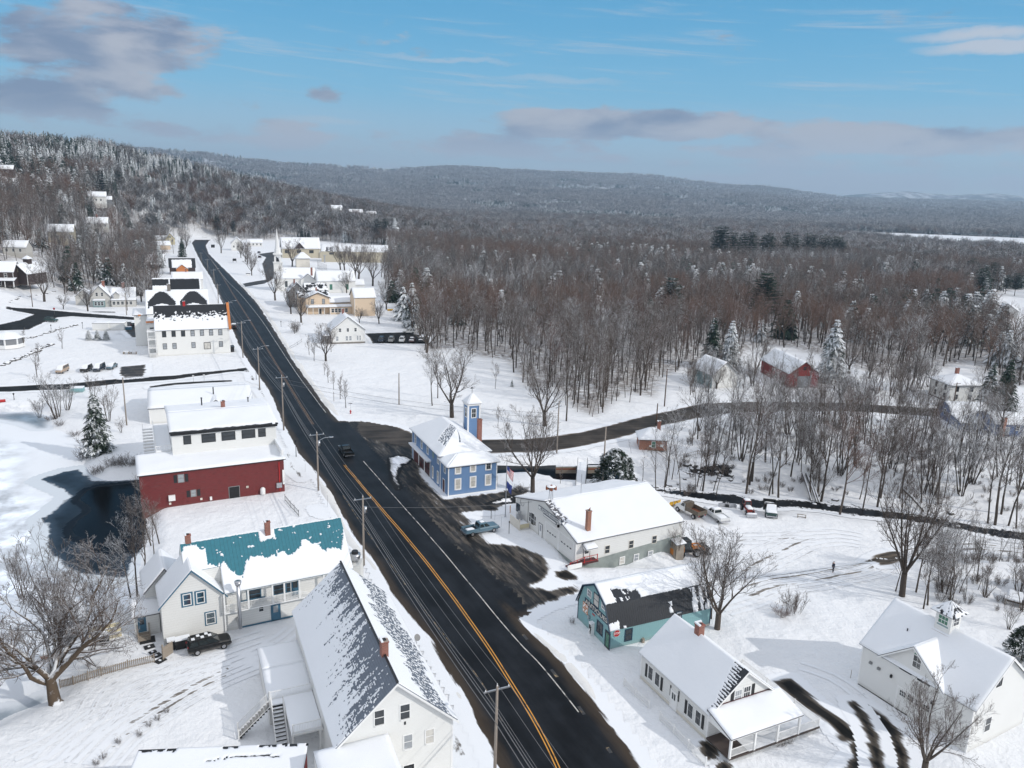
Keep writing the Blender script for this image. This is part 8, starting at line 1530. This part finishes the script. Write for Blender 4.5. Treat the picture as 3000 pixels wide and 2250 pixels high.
# ---------------- fences, bridge, rocks ----------------
def fence(name,label,pts,h,mat,gap,bal,post_w,cat='fence',rails=(.15,.8)):
    o=thing(name,label,cat,pts[0]); q=[Vector(p)-Vector(pts[0]) for p in pts]
    for a,b in zip(q[:-1],q[1:]):
        mb=MB(); L=(b-a).length; n=Vector((-(b-a).y,(b-a).x,0)).normalized()*.02
        for f_ in rails: z=h*f_; mb.hexa([a-n+Vector((0,0,z)),b-n+Vector((0,0,z)),b+n+Vector((0,0,z)),a+n+Vector((0,0,z)),a-n+Vector((0,0,z+.07)),b-n+Vector((0,0,z+.07)),b+n+Vector((0,0,z+.07)),a+n+Vector((0,0,z+.07))])
        for i in range(1,int(L/gap)) if gap else (): p=a+(b-a)*i/int(L/gap); m_=n*1.6; mb.box(p.x+m_.x-bal/2,p.x+m_.x+bal/2,p.y+m_.y-bal/2,p.y+m_.y+bal/2,p.z+.05,p.z+h*.95)
        mb.build('panel',mat,o)
    for p in q: MB().box(p.x-post_w/2,p.x+post_w/2,p.y-post_w/2,p.y+post_w/2,p.z-.1,p.z+h+.1).build('post',mat,o)
    return o
fence('picket_fence','shorter white picket fence nearest the antique shop',[G('B2',*q) for q in ((92,858),(205,965),(333,1082))],.95,M['white_trim'],.16,.05,.14); fence('picket_fence','longer white picket fence along the road in front of the white house',[G('B2',*q) for q in ((440,1195),(575,1325),(715,1470),(885,1645))],.95,M['white_trim'],.16,.05,.14)
fence('wooden_fence','weathered slatted wooden fence in the lower left yard',[G('Z1',*q) for q in ((392,1142),(478,1120),(572,1090),(657,1062),(830,1015),(1000,975))],1.0,M['old_wood'],.2,.07,.1)
fence('wire_fence','dark wire fence beside the snowy lot below the red building',[G('Z6',*q) for q in ((345,1320),(385,1370),(415,1400),(448,1440))],1.1,M['dark_trim'],.6,.03,.06)
fence('rail_fence','two-rail wooden fence beside the creek, left',[G('B5',*q) for q in ((1065,838),(1140,828),(1335,858))],.9,M['old_wood'],0,0,.1); fence('rail_fence','two-rail wooden fence beside the creek, right',[G('B5',*q) for q in ((1525,868),(1700,872),(1890,884))],.9,M['old_wood'],0,0,.1); fence('handrail','grey handrail beside the steps of the white gabled house',[G('Y3',*q) for q in ((250,1450),(330,1410),(375,1375))],1.,M['grey_trim'],0,0,.06)
fence('wire_fence','tall pale sports-court fence beside the parish hall',[G('Y3',*q) for q in ((545,590),(545,605),(640,640))],4.5,M['grey_trim'],1.2,.06,.1,rails=(.02,.5,.97))
a,b,c,d=[gz(*P('A1',x,y),.25) for x,y in ((1058,262),(1160,250),(1182,20),(1078,20))]
o=thing('footbridge','snow-covered footbridge with white rails crossing the dark mill pool','bridge',(a[0],a[1],0)); q=[Vector((p[0]-a[0],p[1]-a[1],0)) for p in (a,b,c,d)]; up=lambda p,z:p+Vector((0,0,z)); MB().hexa([up(p,-.1) for p in q]+[up(p,.2) for p in q]).build('deck',M['concrete'],o); MB().hexa([up(p,.204) for p in q]+[up(p,.38) for p in q]).build('snow_layer',RS,o)
for s,e in ((q[0],q[3]),(q[1],q[2])): rail(o,[tuple(up(s,.22)),tuple(up(s.lerp(e,.5),.22)),tuple(up(e,.22))],mat=M['grey_trim'],gap=1.5,h=1.0)
for s,x0,x1 in (('left',845,1062),('right',1190,1330)):
    p0=gz(*P('A1',x0,66),.0); p1=gz(*P('A1',x1,64),.0); L=math.hypot(p1[0]-p0[0],p1[1]-p0[1]); boxes('retaining_wall','rusty timber retaining wall at the mill pool, %s of the footbridge'%s,'wall',(p0[0],p0[1],0),hdg(p0,p1),[('wall',M['old_wood'],(0,L,0,.35,-2.,.0)),('steel_beam',M['rust'],(0,L,-.05,-.002,-.6,-.3)),('snow_layer',RS,(0,L,0,.4,.004,.16))])
M['rock']=plain('dark_rock',(.07,.065,.06),.9,var=.4)
def rock(p,r,label,group):
    random.seed(int(p[0]*100)); n=7; mb=MB(); ph=random.random()*6; f=lambda k,z:(r*(1+.3*math.sin(k*2+ph))*math.cos(6.283*k/n)*z,r*(.8+.25*math.cos(k*3+ph))*math.sin(6.283*k/n)*z)
    mb.loft([[(*f(k,s),z*r) for k in range(n)] for z,s in ((-.3,1.1),(.05,1.15),(.3,.8),(.42,.35))]); o=thing('rock',label,'rock',p,random.random()*6,group); fixn(mb.build('stone',M['rock'],o)); mb=MB(); mb.loft([[(*f(k,s),z*r) for k in range(n)] for z,s in ((.22,.88),(.42,.68),(.52,.3))]); fixn(mb.build('snow_cap',RS,o,True))
st=random.getstate()
def rockrow(pts,n,r0,r1,label,group,jit=.5):
    c_,_=along(pts)
    for k in range(n): i=int((k+.5)/n*(len(c_)-1)); x,y=c_[i]+rng.normal(0,jit,2); rock((x,y,tz1(x,y)),float(rng.uniform(r0,r1)),label,group)
rockrow([G('B3',*q) for q in ((0,1335),(90,1300),(200,1250),(340,1200),(430,1165),(540,1110),(630,1060))],34,.5,1.1,'dark boulder in the snow-capped stone row below the gazebo','boulders of the lower stone row'); rockrow([G('B3',*q) for q in ((350,1000),(500,960),(620,920),(740,885),(860,855),(950,838))],20,.45,.95,'dark boulder in the stone row below the upper street','boulders of the upper stone row'); rockrow([G('B3',*q) for q in ((90,560),(230,510),(370,485),(510,460),(690,430))],12,.4,.9,'boulder of the wall in front of the brown barn','boulders before the brown barn')
rockrow([G('B5',*q) for q in ((960,985),(1060,1040),(1200,1085),(1400,1100),(1560,1125),(1750,1140))],22,.3,.8,'snow-capped dark rock in the brook behind the municipal building','rocks in the upper brook',.9); rockrow([G('B5',*q) for q in ((1540,905),(1650,935),(1800,955),(1950,965),(2150,1000))],26,.3,.7,'snow-capped rock in the dark rapids near the rail fence','rocks of the rapids',1.3); rockrow([G('Z8',*q) for q in ((640,1345),(800,1360),(980,1375),(1150,1390),(1400,1430),(1700,1490),(2000,1550))],30,.3,.8,'snow-capped rock in the creek beyond the yard','rocks in the creek',1.2)
for k,(x0,y0,x1,y1) in enumerate(((500,1225,580,1330),(530,1230,620,1340),(555,1240,640,1345),(1240,1320,1420,1400))):
    a=G('Z8',x0,y0); b=G('Z8',x1,y1); o=thing('fallen_log','snow-topped log lying on the creek bank',"log",a,0,'fallen logs on the creek bank'); v=b-a; MB().tube([(0,0,.25),tuple(v*.5+Vector((0,0,.45))),tuple(v+Vector((0,0,.2)))],[.28,.24,.16],7).build('trunk',M['bark'],o,True); MB().tube([(0,0,.46),tuple(v*.5+Vector((0,0,.62))),tuple(v+Vector((0,0,.32)))],[.16,.17,.09],6).build('snow_layer',RS,o,True)
# ---------------- small things ----------------
for k,(x,y,lb) in enumerate(((1112,888,'left'),(1163,882,'middle'),(1207,872,'right'))):
    b=G('Z1',x,y); boxes('wheelie_bin','black rubbish bin with snow on its lid, %s of three by the restaurant'%lb,'bin',b,R_(28),[('body',M['bed_black'],(-.42,.42,-.4,.4,.05,1.05)),('lid',M['dark_trim'],(-.46,.46,-.44,.44,1.052,1.12)),('snow_layer',RS,(-.44,.44,-.42,.42,1.122,1.3))],'rubbish bins by the restaurant')
b=G('Z1',1092,935); boxes('board_gate','short weathered board gate post beside the rubbish bins','gate',b,R_(70),[('board',M['old_wood'],(-.7,.7,-.04,.04,.1,1.5)),('post',M['old_wood'],(-.85,-.71,-.07,.07,0,1.9))])
b=G('Z1',672,845); o=thing('covered_grill','black covered barbecue grill with snow on top','grill',b); MB().tube([(0,0,0),(0,0,.7),(0,0,1.0)],[.62,.7,.6],10).build('cover',M['bed_black'],o,True); MB().tube([(0,0,1.0),(0,0,1.2),(0,0,1.32)],[.62,.55,.2],10).build('snow_cap',RS,o,True)
a=G('Z1',585,850); b=G('Z1',790,805); L=math.hypot(b.x-a.x,b.y-a.y); boxes('lumber_bench','tiered pale wooden planter steps with snow on each tier','planter',a,hdg(a,b),[it for k in range(3) for it in (('plank',M['yellow_wall'],(0,L,k*.55,k*.55+.08,0,.45+.4*k)),('snow_layer',RS,(0.02,L-.02,k*.55+.081,(k+1)*.55-.002,0,.42+.4*k)))]+[('end_board',M['old_wood'],(-.08,-.004,0,1.7,0,1.2))])
b=G('Z1',290,955); o=thing('flower_pot','terracotta pot capped with snow under the old tree','pot',b); MB().tube([(0,0,0),(0,0,.7)],[.32,.45],12).build('pot',M['brick2'],o,True); MB().tube([(0,0,.7),(0,0,.9),(0,0,1.0)],[.46,.4,.15],12).build('snow_cap',RS,o,True)
for k,(x,y,s) in enumerate(((955,832,1.5),(968,876,1.0),(990,910,.7),(1015,932,.9),(1040,965,1.0))): b=G('Z1',x,y); boxes('paving_mat','dark rubber path mat showing through the snow','mat',(b.x,b.y,tz1(b.x,b.y)+.03),R_(28+8*k),[('mat',M['bed_black'],(-.55*s,.55*s,-.45*s,.45*s,0,.05)),('snow_patch',RS,(-.15,.1,-.1,.2,.052,.07))],'path mats by the entry steps')
p=G('Z3',628,790); o=thing('gas_pump','old white gas pump standing against the antique shop front','gas pump',p,R_(24.8)); MB().box(-.35,.35,-.25,.25,0,1.5).build('case',M['white_trim'],o); MB().box(-.36,-.352,-.2,.2,.8,1.35).build('dial',M['black'],o); MB().box(-.38,.38,-.28,.28,1.502,1.62).build('snow_cap',RS,o); MB().tube([(-.36,-.3,1.2),(-.6,-.45,.7),(-.5,-.4,.3),(-.37,-.3,.9)],.035,6).build('hose',M['black'],o)
p=G('Z6',180,1275); o=thing('propane_tank','white upright propane tank beside the red building wall','tank',p); MB().tube([(0,0,.05),(0,0,.2),(0,0,1.1),(0,0,1.3),(0,0,1.38)],[.3,.42,.42,.26,.1],14).build('tank',M['white_trim'],o,True)
p=gz(*P('Z2',752,305),4.5); o=thing('roof_fan','grey exhaust fan on a stub roof behind the restaurant','fan',(p[0],p[1],0.)); MB().box(-.9,.9,-.9,.9,0,4.2).build('stub_tower',M['white_flat'],o); MB().tube([(0,0,4.2),(0,0,4.5),(0,0,5.0),(0,0,5.3)],[.4,.62,.75,.72],14).build('housing',M['galv'],o,True); MB().cyl(0,0,5.31,5.7,.45,.4,12).build('cap',M['dark_trim'],o)
p=G('Z2',1222,920); o=thing('dish','small grey satellite dish at the edge of the hall eaves','dish',(p.x-1.2,p.y-.5,0)); MB().cyl(0,0,0,2.4,.04).build('mast',M['galv'],o); MB().tube([(0,0,2.4),(.1,-.1,2.5)],[.1,.4],12).build('bowl',M['grey_trim'],o)
b=G('Y2',1275,700); boxes('notice_board','dark notice board standing in the snow left of the church','sign',b,R_(20),[('board',M['black'],(-1.2,1.2,-.1,.1,1.0,2.6)),('post',M['dark_trim'],(-1.1,-.9,-.08,.08,0,.995)),('post',M['dark_trim'],(.9,1.1,-.08,.08,0,.995)),('snow_layer',RS,(-1.25,1.25,-.15,.15,2.604,2.8))]); b=G('Y2',1440,860); boxes('name_board','low dark-topped white sign in the snow near the church drive','sign',b,R_(20),[('board',M['white_trim'],(-1.2,1.2,-.1,.1,.1,.9)),('top_board',M['dark_trim'],(-1.25,1.25,-.12,.12,.904,1.3))]); b=G('Y2',1012,520); boxes('mail_box','black roadside box at the bend','box',b,R_(20),[('case',M['black'],(-1.5,1.5,-.8,.8,.1,2.2)),('lid',M['dark_trim'],(-1.6,1.6,-.9,.9,2.204,2.5))])
b=G('Z5',-38,585); o=thing('canoe','red overturned canoe at the left edge by the pond','canoe',(b.x,b.y,b.z),R_(20)); MB().loft([[(x,-w_,.05),(x,-w_*.8,.4*h_),(x,0,.6*h_+.05),(x,w_*.8,.4*h_),(x,w_,.05)] for x,w_,h_ in ((-2.2,.05,1.1),(-1.2,.42,1),(0,.5,1),(1.2,.42,1),(2.2,.05,1.1))]).build('hull',M['red_paint'],o,True)
b=G('Z5',578,505); boxes('container','pale teal box container behind the bare tree by pond street','container',b,R_(12),[('body',M['teal_wall'],(-1.5,1.5,-.9,.9,.1,1.1)),('snow_layer',RS,(-1.5,1.5,-.9,.9,1.104,1.3))])
for x,lb in ((945,'left'),(1000,'right')): b=G('Z5',x,222); boxes('picnic_table','snow-capped wooden picnic bench on the inn lawn, %s of two'%lb,'bench',b,R_(5+x%7),[('top',M['old_wood'],(-.9,.9,-.35,.35,.66,.72)),('leg',M['old_wood'],(-.8,-.68,-.5,.5,0,.655)),('leg',M['old_wood'],(.68,.8,-.5,.5,0,.655)),('seat',M['old_wood'],(-.9,.9,-.75,-.52,.4,.45)),('snow_layer',RS,(-.88,.88,-.33,.33,.724,.88))],'picnic benches on the inn lawn')
b=G('A3',1900,1185); boxes('picnic_table','snow-covered picnic table by the dark shed at the right edge','table',b,R_(-35),[('top',M['old_wood'],(-1,1,-.4,.4,.68,.74)),('leg',M['old_wood'],(-.9,-.78,-.55,.55,0,.675)),('leg',M['old_wood'],(.78,.9,-.55,.55,0,.675)),('snow_layer',RS,(-.98,.98,-.38,.38,.744,.95))])
b=G('Y5',1337,488); o=thing('trampoline','round trampoline with a net cage beyond the lane','trampoline',b); mb=MB(); mb.prism(ng(1.9,14),.75,.82); mb.build('mat',M['black'],o); MB().prism(ng(1.88,14),.824,.98).build('snow_layer',RS,o); [MB().cyl(x,y,0,2.6,.035,n=5).build('pole',M['galv'],o) for x,y in ng(2.0,8)]; MB().tube([(2*math.cos(a),2*math.sin(a),2.55) for a in np.linspace(0,6.283,17)],.03,4).build('top_ring',M['galv'],o)
b=G('Y1',840,1090) if False else G('B3',1245,683); sheet('bare_patch',[Vector((b.x-3+x,b.y+y,0)) for x,y in ((-2,0),(3,-1),(8,0),(7,1.4),(2,1.5))],M['drive'],.3,.8,.06)
# ---------------- the walker ----------------
b,H=toph(P('A2',1990,1207),P('A2',2006,1090)); H=1.78; o=thing('person','person in dark jacket and trousers walking on the snowy track','person',b,R_(200))
def skin(name,joints,edges,mat,sub=2):
    me=bpy.data.meshes.new(name); me.from_pydata([j[:3] for j in joints],edges,[]); ob=link(bpy.data.objects.new(name,me)); md=ob.modifiers.new('skin','SKIN'); me.skin_vertices.new() if not me.skin_vertices else None
    for k,j in enumerate(joints): me.skin_vertices[0].data[k].radius=(j[3],j[3] if len(j)<5 else j[4])
    me.skin_vertices[0].data[0].use_root=True; sb=ob.modifiers.new('sub','SUBSURF'); sb.levels=sub; sb.render_levels=sub; bpy.context.view_layer.update()
    m2=bpy.data.meshes.new_from_object(ob.evaluated_get(bpy.context.evaluated_depsgraph_get())); m2.materials.clear(); m2.materials.append(mat); m2.polygons.foreach_set('use_smooth',np.ones(len(m2.polygons),bool)); bpy.data.objects.remove(ob); q=link(bpy.data.objects.new(name,m2)); q.parent=o; return q
M['skin']=plain('skin',(.45,.27,.2),.6); M['jacket']=plain('dark_jacket',(.02,.028,.05),.85); M['trousers']=plain('dark_trousers',(.025,.035,.055),.9); M['cap_cloth']=plain('dark_cap',(.015,.015,.018),.9)
J=[(0,0,.95,.13),(0,0,1.2,.145),(.02,0,1.42,.15),(.03,0,1.52,.06),(.05,0,1.60,.085),(.06,0,1.68,.095),(.05,0,1.76,.07),(.02,.17,1.43,.07),(.06,.24,1.16,.055),(.22,.20,.98,.045),(.30,.17,.97,.04),(.02,-.17,1.43,.07),(-.03,-.25,1.15,.055),(.08,-.24,.93,.045),(.13,-.23,.88,.04),(.0,.09,.90,.10),(.16,.10,.50,.07),(.10,.10,.09,.05),(.26,.11,.04,.045),(0,-.09,.90,.10),(-.06,-.10,.50,.07),(-.24,-.10,.13,.05),(-.10,-.11,.05,.045)]
E_=[(0,1),(1,2),(2,3),(3,4),(4,5),(5,6),(2,7),(7,8),(8,9),(9,10),(2,11),(11,12),(12,13),(13,14),(0,15),(15,16),(16,17),(17,18),(0,19),(19,20),(20,21),(21,22)]
skin('body',[(x,y,z,r*.9) for x,y,z,r in J],E_,M['skin'])
skin('jacket',[(x,y,z,r*1.12) for x,y,z,r in [J[i] for i in (0,1,2,7,8,9,11,12,13)]],[(0,1),(1,2),(2,3),(3,4),(4,5),(2,6),(6,7),(7,8)],M['jacket']); skin('trousers',[(x,y,z,r*1.15) for x,y,z,r in [J[i] for i in (0,15,16,17,19,20,21)]],[(0,1),(1,2),(2,3),(0,4),(4,5),(5,6)],M['trousers']); skin('cap',[(.05,0,1.70,.105),(.04,0,1.79,.07)],[(0,1)],M['cap_cloth'])
# ---------------- air ----------------
m=bpy.data.materials.new('thin_haze'); m.use_nodes=True; t=NT(m.node_tree); t.n.clear(); pv=t.new('ShaderNodeVolumePrincipled'); pv.inputs['Color'].default_value=(.56,.78,1.0,1); pv.inputs['Density'].default_value=1.35e-4; pv.inputs['Anisotropy'].default_value=.2
mo=t.new('ShaderNodeOutputMaterial'); t.l.new(pv.outputs[0],mo.inputs['Volume'])
hz=MB().box(-10300,10300,-10300,10300,-400,420).build('haze',m); tag(hz,kind='stuff')
